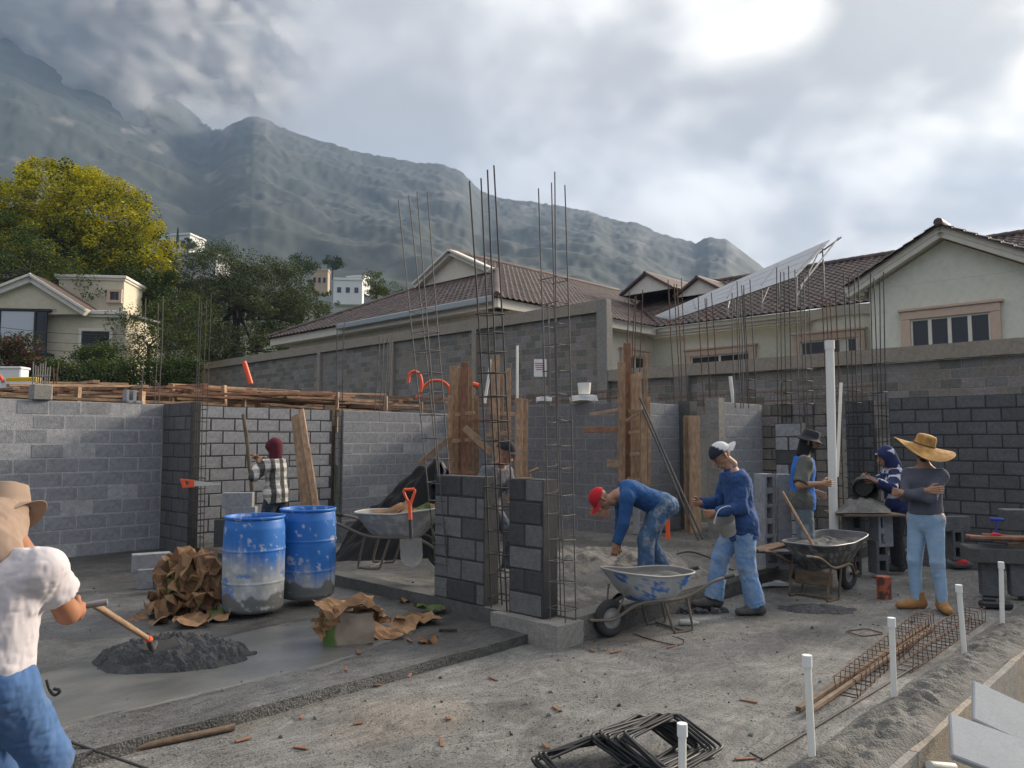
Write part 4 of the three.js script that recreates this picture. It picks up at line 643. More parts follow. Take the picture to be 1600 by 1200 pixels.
{ // battens, loose bars, single ring and the pile of black rings
  const p = onLevel(1247, 1112, 0.02), q = onLevel(1450, 978, 0.02); single('batten', 'brown weathered batten lying beside the beam cages', 'batten', board(p, q, 0.035, 0.03, V3(0, 1, 0)), M.woodOld[0], V3(0, 0.016, 0)); const s = V3(0.05, 0, 0.045); single('batten', 'second brown batten lying against the beam cage', 'batten', board(p.clone().add(s), q.clone().add(s), 0.03, 0.03, V3(0, 1, 0)), M.woodOld[1], V3(0, 0.016, 0));
  single('steel_bar', 'thin dark steel bar lying along the mortar strip', 'bar', join([bar(onLevel(1190, 1186, 0.012), onLevel(1432, 1040, 0.012), 0.008), bar(onLevel(1190, 1186, 0.012), onLevel(1172, 1176, 0.012), 0.006)]), M.rebar);
  const ringGeo = (w, h, r) => { const c = 0.025, pts = []; for (const [i, j] of [[1, 1], [-1, 1], [-1, -1], [1, -1]]) { const x = i * w / 2, z = j * h / 2; const a = V3(x - (i === j ? 0 : i * c), 0, z - (i === j ? j * c : 0)), b = V3(x - (i === j ? i * c : 0), 0, z - (i === j ? 0 : j * c)); pts.push(a, b); } return pipe(pts, r, 7, 64, true, 0.15); };
  single('rebar_ring', 'single square rebar ring lying on the pale floor', 'rebar ring', ringGeo(0.26, 0.2, 0.005), M.rebarRust, onLevel(1351, 988, 0.008), [0, 0.4, 0]);
  const big = ringGeo(0.42, 0.30, 0.0085), c = onLevel(985, 1188, 0), mt = std({ color: rgb(0.012, 0.013, 0.015), roughness: 0.5, metalness: 0.3 });
  for (let i = 0; i < 17; i++) { const m = single('stirrup_ring', 'black steel stirrup ring in the heap beside the white pipe', 'stirrup', big, mt, c.clone().add(V3(0.02 + i * 0.0125 + rr(-0.012, 0.012), 0.085 + i * 0.0035 + rr(0, 0.01), 0.01 * i - 0.02 + rr(-0.02, 0.02))), [0.42 + rr(-0.1, 0.1), 0.7 + rr(-0.16, 0.16), -0.28 + rr(-0.08, 0.08)], 'heap of black stirrup rings'); }
  for (let i = 0; i < 8; i++) single('stirrup_ring', 'black steel stirrup ring lying low in front of the heap', 'stirrup', big, mt, c.clone().add(V3(-0.3 + i * 0.01 + rr(-0.02, 0.02), 0.045 + i * 0.006, 0.13 + i * 0.012)), [0.15 + rr(-0.06, 0.06), 0.55 + rr(-0.12, 0.12), rr(-0.1, 0.04)], 'low heap of black stirrup rings');
}
// ---------------------------------------------------------------- white pipes and orange conduit
function pvc(u, v0, v1, y, lbl, r = 0.02, lean = 0) { const f = onLevel(u + lean, v1, y), D = -f.z, top = atDepth(u, v0, D), t = thing('white_pipe', lbl, 'pipe', f, 0, 'white pipes standing along the slab edge'); const q = top.sub(f); part(t, 'tube', bar(V3(0, -0.05, 0), q, r, r, 14), M.pvc); part(t, 'cap', join([bar(q.clone().add(V3(0, -0.05, 0)), q.clone().add(V3(0, 0.012, 0)), r * 1.3, r * 1.3, 14)]), M.white); }
pvc(1066, 1134, 1228, 0.03, 'capped white pipe beside the heap of black stirrup rings'); pvc(1261, 1027, 1180, 0.05, 'capped white pipe by the end of the steel bar on the slab edge', 0.02, 8); pvc(1393, 968, 1084, 0.05, 'capped white pipe standing in a lump of mortar', 0.02, 4); pvc(1498, 916, 1016, 0.05, 'leaning capped white pipe behind the beam cage', 0.02, 9); pvc(1564, 880, 976, 0.05, 'capped white pipe near the black level case on the slab', 0.02, 2);
{ const p = onLevel(1301, 838, 0.1); p.z = -9.9; const q = atDepth(1296, 532, 9.9), f = atDepth(1303, 838, 9.9); const t = thing('drain_pipe', 'tall white drain pipe standing in front of the old block wall', 'pipe', f); part(t, 'tube', bar(V3(0, 0, 0), q.clone().sub(f), 0.054, 0.054, 18), M.pvc); part(t, 'socket', bar(q.clone().sub(f).multiplyScalar(0.955), q.clone().sub(f), 0.062, 0.062, 18), M.pvc); part(t, 'joint_line', bar(q.clone().sub(f).multiplyScalar(0.24), q.clone().sub(f).multiplyScalar(0.25), 0.058, 0.058, 18), M.white);
  single('white_pipe', 'thin white pipe leaning beside the tall drain pipe', 'pipe', bar(atDepth(1308, 745, 10.2), atDepth(1314, 598, 10.2), 0.02, 0.02, 10), M.pvc); single('white_pipe', 'thin white pipe standing behind the shuttering near the tarpaulin', 'pipe', bar(atDepth(808, 632, 17), atDepth(808, 540, 17), 0.028, 0.028, 8), M.pvc); single('white_pipe', 'white pipe slanting between the shuttering boards', 'pipe', bar(atDepth(757, 630, 13), atDepth(768, 562, 13), 0.025, 0.025, 8), M.pvc); single('white_pipe', 'short white pipe rising above the blue-grey block wall', 'pipe', bar(atDepth(1146, 630, 14.2), atDepth(1141, 588, 14.2), 0.035, 0.035, 8), M.pvc);
  const hoop = (lbl, pts, D, r) => single('orange_conduit', lbl, 'conduit', pipe(pts.map(([u, v, k]) => atDepth(u, v, D + (k || 0))), r, 8, 40), M.orange);
  hoop('orange conduit hoop above the wall behind the tarpaulin', [[638, 598], [640, 585], [648, 580], [656, 586], [659, 600], [656, 614], [651, 622]], 15, 0.03); hoop('orange conduit coil beside the leaning rebar cage', [[662, 605], [672, 596], [688, 595], [700, 603], [704, 618]], 14.5, 0.03); hoop('orange conduit bundle between the shuttering posts', [[705, 602], [722, 604], [735, 600], [748, 603]], 14.8, 0.05); hoop('straight orange pipe leaning above the timber deck', [[381, 565], [386, 580], [392, 600]], 17, 0.055);
  hoop('orange pipe standing beside the bending man', [[1044, 842], [1043, 812], [1043, 780]], 10.6, 0.03); }
// ---------------------------------------------------------------- timber
const plank = (o, p, q, w, t, mats, upv) => part(o, 'plank', board(p, q, w, t, upv), pick(mats));
{ const o = thing('timber_deck', 'deck of rough timber shuttering planks behind the long block wall', 'shuttering'); const Z = V3(0, 1, 0);
  for (let i = 0; i < 70; i++) { const b = -12.5 - Math.pow(rnd(), 1.5) * 5, a = rr(2.6, 9.0), y = rr(2.36, 2.62) + (-12.5 - b) * 0.05, L = rr(1.2, 3.8); plank(o, plan(a, b, y), plan(Math.min(a + L, 10.6), b + rr(-0.3, 0.3), y + rr(-0.10, 0.10)), rr(0.06, 0.12), 0.04, rnd() < 0.4 ? M.woodRed : M.woodPale, Z); }
  for (let i = 0; i < 26; i++) { const a = 3.2 + i * 0.33 + rr(-0.1, 0.1), y = 2.55 + rr(-0.06, 0.14), b1 = -12.6 - rr(0, 1); plank(o, plan(a, b1, y), plan(a + rr(-0.3, 0.3), b1 - rr(2.5, 4.5), y + rr(-0.02, 0.25)), 0.1, 0.05, rnd() < 0.5 ? M.woodRed : M.woodPale, Z); }
  for (let i = 0; i < 12; i++) { const a = 3.3 + i * 0.62 + rr(-0.25, 0.25), b = -12.35 - rr(0, 0.9); plank(o, plan(a, b, 1.9), plan(a + rr(-0.03, 0.03), b, 2.56 + rr(-0.1, 0.14)), rr(0.07, 0.12), 0.06, M.woodPale, V3(1, 0, 0)); }
  for (let i = 0; i < 3; i++) plank(o, plan(6.2 + rr(-0.3, 0.1), -15 - i * 0.05, 2.72 + i * 0.055), plan(8.6 + rr(-0.4, 0.6), -15.4 + rr(-0.2, 0.2), 2.74 + i * 0.055), 0.12, 0.045, M.woodPale, Z);
}
function formwork(label, list) { const o = thing('column_shuttering', label, 'shuttering'); for (const [u0, v0, u1, v1, D, w, red] of list) { const p = atDepth(u0, v0, D), q = atDepth(u1, v1, D); plank(o, p, q, w, 0.04, red ? M.woodRed : M.woodPale, V3(0.3, 0, 1)); } return o; }
formwork('column shuttering of pale boards behind the block stub with the leaning cage', [[709, 748, 709, 572, 13.4, 0.15], [717, 748, 716, 574, 13.6, 0.12], [726, 752, 726, 566, 13.2, 0.13, 1], [735, 748, 734, 575, 13.5, 0.1], [703, 745, 703, 618, 13.3, 0.08], [745, 748, 744, 620, 13.6, 0.08], [700, 690, 748, 686, 13.2, 0.06], [722, 660, 775, 655, 13.3, 0.06, 1], [725, 668, 768, 708, 13.0, 0.13], [655, 726, 705, 682, 13.1, 0.10], [700, 742, 745, 740, 13.2, 0.07, 1], [712, 648, 742, 645, 13.2, 0.06]]);
formwork('column shuttering of tall boards behind the cap of the crouched worker', [[775, 745, 774, 555, 13.0, 0.13], [783, 745, 782, 585, 13.2, 0.1], [795, 700, 794, 576, 13.4, 0.08], [768, 690, 768, 600, 13.2, 0.08], [760, 680, 800, 676, 13.0, 0.07], [762, 645, 806, 648, 13.1, 0.07]]);
formwork('pair of upright boards in front of the weathered block wall', [[810, 748, 811, 622, 12.2, 0.12], [819, 748, 820, 624, 12.3, 0.10]]);
formwork('tall column shuttering with cross battens at the end of the weathered wall', [[971, 752, 971, 566, 12.3, 0.12], [981, 752, 980, 536, 12.5, 0.12, 1], [990, 756, 990, 585, 12.2, 0.09], [997, 756, 997, 582, 12.3, 0.10], [1006, 758, 1005, 640, 12.1, 0.10], [1010, 758, 1008, 552, 12.6, 0.07], [1014, 760, 1013, 620, 12.4, 0.06], [982, 643, 1000, 640, 12.0, 0.05], [978, 658, 999, 646, 12.0, 0.04], [982, 676, 999, 675, 12.0, 0.05], [984, 710, 999, 709, 12.0, 0.05], [921, 648, 968, 640, 12.3, 0.05], [912, 672, 968, 671, 12.3, 0.09, 1], [948, 724, 968, 725, 12.3, 0.12], [920, 800, 952, 803, 11.8, 0.11, 1], [980, 748, 1000, 752, 12.0, 0.06]]);
single('plank', 'wide upright pale plank propped at the concrete posts', 'plank', board(atDepth(1087, 834, 11.7), atDepth(1084, 650, 11.9), 0.17, 0.05, V3(0.2, 0, 1)), M.woodPale[0]); single('plank', 'darker upright plank beside the wide pale plank', 'plank', board(atDepth(1076, 832, 11.8), atDepth(1073, 650, 12.0), 0.12, 0.05, V3(0.5, 0, 1)), M.woodOld[1]);
single('steel_bar', 'two dark bars leaning from the shuttering to the ground', 'bar', join([bar(atDepth(1098, 842, 10.4), atDepth(1000, 622, 12.2), 0.016), bar(atDepth(1091, 844, 10.4), atDepth(1004, 640, 12.1), 0.014)]), M.rebar);
single('plank', 'wide brown plank leaning on the block wall behind the barrels', 'plank', board(atDepth(481, 805, 11.9), atDepth(464, 648, 12.7), 0.2, 0.035, V3(-0.2, 0, 1)), M.woodPale[1]); single('plank', 'narrow pale plank leaning on the block wall behind the barrels', 'plank', board(atDepth(496, 805, 11.8), atDepth(470, 640, 12.65), 0.1, 0.04, V3(-0.2, 0, 1)), M.woodPale[2]); single('plank', 'thin pale plank behind the leaning wide plank', 'plank', board(atDepth(498, 805, 11.9), atDepth(482, 700, 12.3), 0.06, 0.03, V3(-0.2, 0, 1)), M.woodPale[0]);
{ const t = thing('bark_pole', 'crooked bark-covered pole standing behind the blue barrels', 'pole', V3(0, 0, 0)); const pts = [[396, 812], [393, 770], [389, 720], [384, 680], [380, 648]].map(([u, v], i) => atDepth(u + (i % 2) * 1.2, v, 12.2 + i * 0.05)); part(t, 'pole', jolt(pipe(pts, 0.032, 8, 30), 0.008, 9), std({ color: rgb(0.22, 0.2, 0.17), map: texWood })); }
single('steel_bar', 'dark rod tied across the wall behind the person in a plaid shirt', 'bar', bar(atDepth(386, 675, 12.5), atDepth(462, 675, 13.1), 0.011), M.rebar); single('steel_bar', 'lower dark rod tied across the wall behind the person in a plaid shirt', 'bar', bar(atDepth(391, 721, 12.5), atDepth(466, 719, 13.1), 0.011), M.rebar);
{ // the handsaw stuck in the cage
  const t = thing('handsaw', 'handsaw with an orange handle stuck through the rebar cage', 'saw', atDepth(292, 754, 10.75)); const bl = new THREE.Shape(); bl.moveTo(0.05, 0.035); bl.lineTo(0.47, -0.015); bl.lineTo(0.47, -0.03); bl.lineTo(0.05, -0.055); const g = new THREE.ExtrudeGeometry(bl, { depth: 0.003, bevelEnabled: false }); part(t, 'blade', g, std({ color: rgb(0.6, 0.6, 0.52), roughness: 0.4, metalness: 0.5 })); const h = new THREE.Shape(); h.moveTo(-0.09, 0.05); h.lineTo(0.1, 0.03); h.lineTo(0.1, -0.06); h.lineTo(-0.05, -0.07); const ho = new THREE.Path(); ho.moveTo(-0.04, 0.025); ho.lineTo(0.035, 0.015); ho.lineTo(0.03, -0.03); ho.lineTo(-0.02, -0.03); h.holes.push(ho); part(t, 'handle', new THREE.ExtrudeGeometry(h, { depth: 0.022, bevelSize: 0.004, bevelThickness: 0.004 }).translate(0, 0, -0.01), M.orange);
}
// ---------------------------------------------------------------- barrels
function barrel(label, u, v, D, splash) {
  const f = atDepth(u, v, D), t = thing('blue_barrel', label, 'barrel', f, 0, 'blue plastic barrels'); const prof = [[0, 0], [0.26, 0], [0.278, 0.03], [0.283, 0.1], [0.287, 0.26], [0.292, 0.275], [0.287, 0.29], [0.289, 0.56], [0.294, 0.575], [0.288, 0.59], [0.284, 0.78], [0.272, 0.85], [0.268, 0.862], [0.283, 0.87], [0.285, 0.89], [0.272, 0.892], [0.262, 0.88], [0.258, 0.85]].map(([x, y]) => new THREE.Vector2(x, y)), fine = [];
  for (let i = 0; i + 1 < prof.length; i++) { const n = Math.max(1, Math.ceil(prof[i].distanceTo(prof[i + 1]) / 0.012)); for (let k = 0; k < n; k++) fine.push(prof[i].clone().lerp(prof[i + 1], k / n)); }
  fine.push(prof[prof.length - 1]);
  const g = paint(new THREE.LatheGeometry(fine, 150), (x, y, z) => {
    const th = Math.atan2(z, x), s = splash + (fbm(th * 1.6 + u, 3, D, 3) - 0.5) * 0.36, runs = fbm(th * 14 + u, y * 1.3, 2, 3), spk = fbm(x * 22 + u, y * 22, z * 22, 4), thin = fbm(x * 5 + 3, y * 9 + u, z * 5, 4), low = 0.15 + (fbm(th * 2.2, 8, u, 3) - 0.5) * 0.14;
    let c = [0.012 + spk * 0.01, 0.12 + spk * 0.04, 0.46 + (spk - 0.5) * 0.1]; const cov = clamp(sstep(s + 0.13, s - 0.16, y - (runs - 0.5) * 0.2) * (thin > 0.36 ? 1 : 0.35) * 0.96); const cem = [0.36, 0.37, 0.36].map((k) => k * (0.7 + spk * 0.6)); c = c.map((k, i) => lerp(k, cem[i], cov));
    const wet = sstep(low + 0.012, low - 0.012, y); c = c.map((k, i) => lerp(k, [0.13, 0.135, 0.13][i] * (0.75 + spk * 0.5), wet)); if (spk > 0.66) c = c.map((k) => lerp(k, 0.5, sstep(0.66, 0.72, spk) * 0.7)); return c;
  });
  part(t, 'body', g, coloured({ roughness: 0.5, side: THREE.DoubleSide })); part(t, 'rim', new THREE.TorusGeometry(0.274, 0.011, 8, 60).rotateX(Math.PI / 2).translate(0, 0.882, 0), std({ color: rgb(0.015, 0.13, 0.48), roughness: 0.4 })); part(t, 'water', new THREE.CircleGeometry(0.262, 40).rotateX(-Math.PI / 2).translate(0, 0.74, 0), std({ color: rgb(0.05, 0.055, 0.055), roughness: 0.08 }));
  return t;
}
barrel('blue barrel splashed pale grey with cement beside the heap of paper sacks', 395, 951, 7.55, 0.48); barrel('blue barrel with a cleaner upper half and dark cement foot', 479, 930, 8.05, 0.28);
// ---------------------------------------------------------------- loose blocks
function hollowBlock(l = 0.4, h = 0.2, t = 0.15) { const s = new THREE.Shape(); s.moveTo(-l / 2, -t / 2); s.lineTo(l / 2, -t / 2); s.lineTo(l / 2, t / 2); s.lineTo(-l / 2, t / 2); for (const i of [-1, 1]) { const p = new THREE.Path(), x = i * l / 4, w = l * 0.17, d = t * 0.31; p.moveTo(x - w, -d); p.lineTo(x - w, d); p.lineTo(x + w, d); p.lineTo(x + w, -d); s.holes.push(p); } const g = new THREE.ExtrudeGeometry(s, { depth: h, bevelEnabled: true, bevelSize: 0.003, bevelThickness: 0.003, bevelSegments: 1 }); g.translate(0, 0, -h / 2); return g; }   // holes run along local z
const HB = hollowBlock();
const solid = cbox(0.4, 0.2, 0.15, 0.006);
const blockOn = (lbl, p, rot, mat, geo = HB, group) => single('concrete_block', lbl, 'block', geo, mat, p, rot, group);
blockOn('loose grey block standing on end behind the sack heap, topmost of its stack', atDepth(236, 878, 8.9), [0, 0.5, 0], LL[3], solid); blockOn('loose grey block under the topmost one behind the sack heap', atDepth(234, 903, 8.85), [0, 0.45, Math.PI / 2], LL[0], boxAt(0.22, 0.26, 0.17, 0, 0, 0, 0.006)); blockOn('dark loose block against the sack heap', atDepth(258, 906, 8.6), [0, 0.9, 0], DD[0], boxAt(0.2, 0.2, 0.16, 0, 0, 0, 0.006));
blockOn('grey block on top of the small stack behind the front barrel', atDepth(372, 781, 10.6), [0, 0.15, 0], LL[2], solid); blockOn('grey block in the middle of the small stack behind the front barrel', atDepth(377, 803, 10.6), [0, 0.1, 0], LL[1], solid); blockOn('large dark block at the foot of the small stack', atDepth(352, 832, 10.5), [0, 0.2, 0], XX[0], boxAt(0.26, 0.36, 0.2, 0, 0, 0, 0.006)); blockOn('dark block at the foot of the small stack by the barrels', atDepth(384, 828, 10.6), [0, 0.2, 0], XX[3], solid);
{ // stack of hollow blocks on end, behind the man in the denim shirt
  const yw = 0.35; for (let r = 0; r < 3; r++) for (let c = 0; c < 2; c++) { const p = atDepth(1199 + c * 13 - 4, 766 + r * 47, 9.55 + c * 0.02); blockOn(`pale hollow block standing on end behind the denim shirt, ${['topmost', 'middle', 'lowest'][r]} of its ${c ? 'solid-faced' : 'holed'} stack`, p.add(V3(c * 0.13, 0, 0)), [0, yw - (c ? 0.5 : 0), Math.PI / 2], LL[(r + c * 2) % 5], c ? boxAt(0.4, 0.16, 0.15, 0, 0, 0, 0.006) : HB); }
  blockOn('grey hollow block lying under the short plank seat', atDepth(1211, 871, 9.2), [0, 0.3, 0], LL[3]); single('plank', 'short plank seat laid on a block beside the denim shirt', 'plank', board(atDepth(1183, 860, 8.8), atDepth(1225, 850, 9.1), 0.2, 0.03, V3(0, 1, 0)), M.woodPale[1]);
  // mixing table of blocks under the mortar board
  for (const [u, v, D, r, k, l] of [[1374, 828, 9.9, [0, 0.15, Math.PI / 2], 1, 'upright holed block carrying the mortar board, upper one'], [1372, 870, 9.9, [0, 0.1, Math.PI / 2], 3, 'upright dark holed block under the mortar board, lower one'], [1331, 828, 10.1, [0, 0.2, Math.PI / 2], 0, 'shadowed block carrying the far end of the mortar board, upper one'], [1330, 872, 10.1, [0, 0.2, Math.PI / 2], 0, 'shadowed block carrying the far end of the mortar board, lower one']]) blockOn(l, atDepth(u, v, D), r, k === 3 ? DD[2] : k ? LL[1] : DD[1], HB);
  blockOn('solid grey block face beside the holed block under the mortar board', atDepth(1386, 828, 9.86), [0, -0.35, Math.PI / 2], LL[4], boxAt(0.4, 0.12, 0.15, 0, 0, 0, 0.006));
  const g = sheet(40, 20, (u, v) => { const p = atDepth(lerp(1306, 1392, u), 800, 9.65 + v * 0.6), e = Math.sin(u * Math.PI) * Math.sin(v * Math.PI); return V3(p.x, 0.845 + e * 0.16 * (0.6 + fbm(u * 5, 1, v * 5, 3)) + (fbm(u * 16, 4, v * 16, 3) - 0.5) * 0.05 * e, p.z); }, (u, v) => { const k = 0.10 + 0.16 * fbm(u * 12, 2, v * 12, 4); return [k, k * 0.97, k * 0.92]; });
  const t = thing('mortar_board', 'board heaped with wet mortar on a stand of blocks', 'mortar board'); part(t, 'board', boxAt(0.78, 0.03, 0.62, 0, 0, 0, 0.005), M.woodOld[0], atDepth(1349, 806, 9.95).setY(0.815)); part(t, 'mortar', g, coloured({ side: THREE.DoubleSide, map: texConc }));
  // the table of planks on blocks at the end of the dark wall
  const tb = thing('plank_table', 'small table of reddish planks on a concrete slab', 'table'); part(tb, 'slab', boxAt(0.82, 0.16, 0.42, 0, 0, 0, 0.01), M.cementDark, atDepth(1572, 866, 8.7), [0, -0.3, 0]); for (let i = 0; i < 6; i++) part(tb, 'plank', boxAt(0.55 + rr(-0.1, 0.1), 0.035, 0.07, 0, 0, 0, 0.006), pick(M.woodRed), atDepth(1566, 842, 8.55 + i * 0.075).add(V3(rr(-0.06, 0.06), rr(-0.01, 0.03), 0)), [rr(-0.1, 0.1), -0.35 + rr(-0.1, 0.1), rr(-0.05, 0.05)]);
  for (const [u, D, l] of [[1547, 8.75, 'grey hollow block leg under the plank table beside the dark case'], [1592, 8.6, 'grey hollow block leg under the plank table by the frame edge']]) blockOn(l, atDepth(u, 902, D), [0, -0.3, Math.PI / 2], DD[2], boxAt(0.4, 0.2, 0.15, 0, 0, 0, 0.01)); blockOn('dark block standing on the plank table', atDepth(1590, 812, 8.9), [0, -0.2, 0], DD[4], boxAt(0.34, 0.24, 0.2, 0, 0, 0, 0.01)); blockOn('dark hollow block standing behind the man in the straw hat', atDepth(1490, 850, 10.6), [0, 0.1, Math.PI / 2], DD[0], HB); blockOn('dark block on the hollow block behind the man in the straw hat', atDepth(1489, 818, 10.6), [0, 0.1, 0], DD[1], solid);
  const hm = thing('mallet', 'blue-handled mallet standing on the plank table', 'mallet', atDepth(1556, 832, 8.7)); part(hm, 'handle', bar(V3(0, 0, 0), V3(0.02, 0.14, 0), 0.012), std({ color: rgb(0.03, 0.06, 0.3) })); part(hm, 'head', bar(V3(-0.06, 0.15, 0), V3(0.09, 0.14, 0), 0.02), std({ color: rgb(0.03, 0.06, 0.3) }));
  single('red_rag', 'red rag lying on the plank table', 'rag', jolt(new THREE.SphereGeometry(0.05, 16, 10).scale(1.2, 0.6, 1), 0.02, 14), std({ color: rgb(0.5, 0.03, 0.04) }), atDepth(1556, 836, 8.6));
  single('tool_case', 'black plastic level case lying on the pale floor', 'case', join([boxAt(0.3, 0.07, 0.12, 0, 0.035, 0, 0.02), boxAt(0.12, 0.03, 0.05, -0.06, 0.085, 0, 0.01)]), M.black, onLevel(1556, 950, 0.01), [0, -0.25, 0]); single('paint_can', 'rusty orange tin can standing beside the mortar board', 'can', paint(new THREE.CylinderGeometry(0.078, 0.072, 0.245, 30, 12, false), (x, y, z) => { const n = fbm(x * 20, y * 14, z * 20, 4); return n > 0.52 ? [0.10, 0.05, 0.04] : [0.36 + n * 0.1, 0.10, 0.05]; }), M.any, onLevel(1382, 936, 0).add(V3(0, 0.125, 0)));
  single('cardboard_sheet', 'brown cardboard sheet standing at the frame edge beside the plank table', 'cardboard', boxAt(0.2, 0.62, 0.03, 0, 0, 0, 0.004), std({ color: rgb(0.30, 0.21, 0.13) }), onLevel(1598, 935, 0).add(V3(0.02, 0.3, 0)), [0, -0.5, 0.12]);
  single('round_bag', 'grey and red round bag lying by the dark wall', 'bag', paint(jolt(new THREE.SphereGeometry(0.13, 22, 14).scale(1.3, 0.62, 0.9), 0.02, 7), (x, y) => (Math.abs(y - 0.02) < 0.045 && x < 0.07 && x > -0.09 ? [0.5, 0.03, 0.04] : [0.16, 0.16, 0.16])), M.any, onLevel(1500, 886, 0.03).add(V3(0, 0.07, 0)));
  single('plaster_slab', 'broken white plaster slab lying by the foundation beam', 'slab', jolt(new THREE.BoxGeometry(0.34, 0.035, 0.2, 10, 2, 6), 0.02, 7), M.white, onLevel(1205, 912, 0.03), [0, 0.2, 0]);
}
// ---------------------------------------------------------------- heaps
function heap(name, label, cat, c, rx, rz, h, colour, rough = 0.35, n = 60, freq = 3, turned = false) { const g = sheet(n, n, (u, v) => { const x = (u * 2 - 1), z = (v * 2 - 1), r = Math.hypot(x, z) * (0.7 + 0.65 * fbm(x * 2.2 + c.x, 1, z * 2.2 + c.z, 4)), e = Math.max(0, 1 - r * r); const y = Math.pow(e, 0.9) * h * (0.75 + 0.5 * fbm(x * freq, c.x, z * freq, 4)) + (fbm(x * 14, 2, z * 14 + c.x, 3) - 0.5) * h * rough * Math.min(1, e * 4) - (r > 1 ? 0.03 : 0.004); const p = turned ? c.clone().add(plan(x * rx, z * rz, y)) : V3(c.x + x * rx, c.y + y, c.z + z * rz); p.u = p.x; p.v = p.z; return p; }, (u, v, p) => colour(p.x, p.y, p.z)); return tag(single(name, label, cat, g, coloured({ map: texConc, bumpMap: texConcBump, bumpScale: 0.012, roughness: 0.9 })), null, null, null, 'stuff'); }
const gritty = (r, g, b) => (x, y, z) => { const k = 0.55 + 0.9 * fbm(x * 9, y * 9, z * 9, 4); return [r * k, g * k, b * k]; };
heap('gravel', 'dark gravel heap behind the wheelbarrow with paper sacks', 'gravel', plan(8.4, -10.4, 0.15), 1.9, 1.5, 0.28, gritty(0.075, 0.075, 0.08), 0.3, 90, 5);
heap('sand', 'heap of mixed sand and mortar under the bending man', 'sand', plan(7.3, -5.75, 0.16), 1.8, 1.05, 0.26, gritty(0.26, 0.245, 0.225), 0.5, 100, 5, true);
heap('mortar_heap', 'dark wet mortar heap at the shovel blade', 'mortar', onLevel(268, 1034, 0.085), 0.58, 0.4, 0.19, gritty(0.085, 0.087, 0.09), 0.5, 90, 5);
heap('mortar_heap', 'patch of dark wet mortar on the pale floor in front of the third wheelbarrow', 'mortar', onLevel(1277, 952, 0), 0.4, 0.24, 0.035, gritty(0.055, 0.06, 0.07), 0.7, 60, 5);
{ const g = new THREE.DodecahedronGeometry(1, 0), im = new THREE.InstancedMesh(g, std({ color: rgb(0.075, 0.075, 0.08) }), 90), m = new THREE.Matrix4(), q = new THREE.Quaternion(), c = onLevel(1085, 955, 0); for (let i = 0; i < 90; i++) { const s = 0.012 + Math.pow(rnd(), 2) * 0.035, a = rr(0, 6.3), d = Math.sqrt(rnd()); q.setFromEuler(new THREE.Euler(rr(0, 6), rr(0, 6), 0)); m.compose(c.clone().add(V3(Math.cos(a) * d * 0.36, s * 0.4 + (1 - d) * 0.03, Math.sin(a) * d * 0.17)), q, V3(s * 1.3, s * 0.8, s)); im.setMatrixAt(i, m); } im.name = 'rubble'; im.castShadow = im.receiveShadow = true; scene.add(im); tag(im, 'dark rubble beside the boots of the person in denim', 'rubble', null, 'stuff'); }
heap('rubble', 'black scraps and sheeting along the foot of the dark wall', 'rubble', plan(12.7, -3.2, 0.0), 1.1, 0.9, 0.09, gritty(0.045, 0.045, 0.05), 0.9, 80, 6);
heap('slurry', 'pale grey cement slurry spread round the wet mortar', 'slurry', plan(2.7, -5.7, 0.088), 2.1, 0.75, 0.012, (x, y, z) => { const k = 0.8 + 0.3 * fbm(x * 3, 1, z * 3, 3); const s = fbm(x * 2.2 + z * 5, 3, z * 1.1 - x * 2, 4); const q = k * (0.6 + 0.75 * s); return [0.14 * q, 0.138 * q, 0.128 * q]; }, 0.2, 110, 2, true).material = std({ vertexColors: true, roughness: 0.32, bumpMap: texConcBump, bumpScale: 0.002 });
// pebbles, crumbs and splinters
{ const g = new THREE.IcosahedronGeometry(1, 0), n = 1500, im = new THREE.InstancedMesh(g, std({ color: rgb(1, 1, 1), roughness: 0.95 }), n), m = new THREE.Matrix4(), q = new THREE.Quaternion(), col = new THREE.Color(); for (let i = 0; i < n; i++) { let p, s; const k = rnd(); if (k < 0.45) p = plan(rr(0.5, 12.5), rr(-4.5, -1.9), 0.003); else if (k < 0.75) p = plan(rr(0.5, 5), rr(-11.5, -4.7), 0.083); else p = plan(rr(5.3, 13), rr(-11.5, -4.4), 0.17); s = 0.003 + Math.pow(rnd(), 4) * 0.014; q.setFromEuler(new THREE.Euler(rr(0, 6), rr(0, 6), rr(0, 6))); m.compose(p, q, V3(s * rr(0.8, 1.5), s * 0.8, s * rr(0.8, 1.5))); im.setMatrixAt(i, m); const v = rr(0.04, 0.22); col.setRGB(v, v * 0.98, v * 0.95); im.setColorAt(i, col); } im.name = 'pebbles'; im.castShadow = im.receiveShadow = true; scene.add(im); tag(im, 'small pebbles and crumbs scattered over the floors', 'pebbles', null, 'stuff'); }
{ const spots = [[945, 1014], [962, 1018], [925, 1016], [853, 1165], [700, 1122], [870, 1107], [1170, 1095], [590, 1070], [560, 1130], [440, 1098], [640, 1055], [770, 1060], [330, 1133], [400, 1090], [470, 1120], [380, 1155], [1100, 1160], [1165, 1185], [540, 1045], [690, 1160], [1050, 1010], [470, 1168], [560, 1018], [640, 1000]];
  spots.forEach(([u, v], i) => { const p = onLevel(u, v, v < 1060 && u < 660 ? 0.09 : 0.008), L = rr(0.05, 0.14) * (i < 3 ? 1.4 : 1); single('wood_splinter', 'reddish wood splinter lying on the concrete floor', 'splinter', boxAt(L, 0.008, rr(0.012, 0.03), 0, 0, 0, 0.003), pick(M.woodRed), p, [rr(-0.1, 0.1), rr(0, 3), rr(-0.05, 0.05)], 'wood splinters on the floor'); }); }
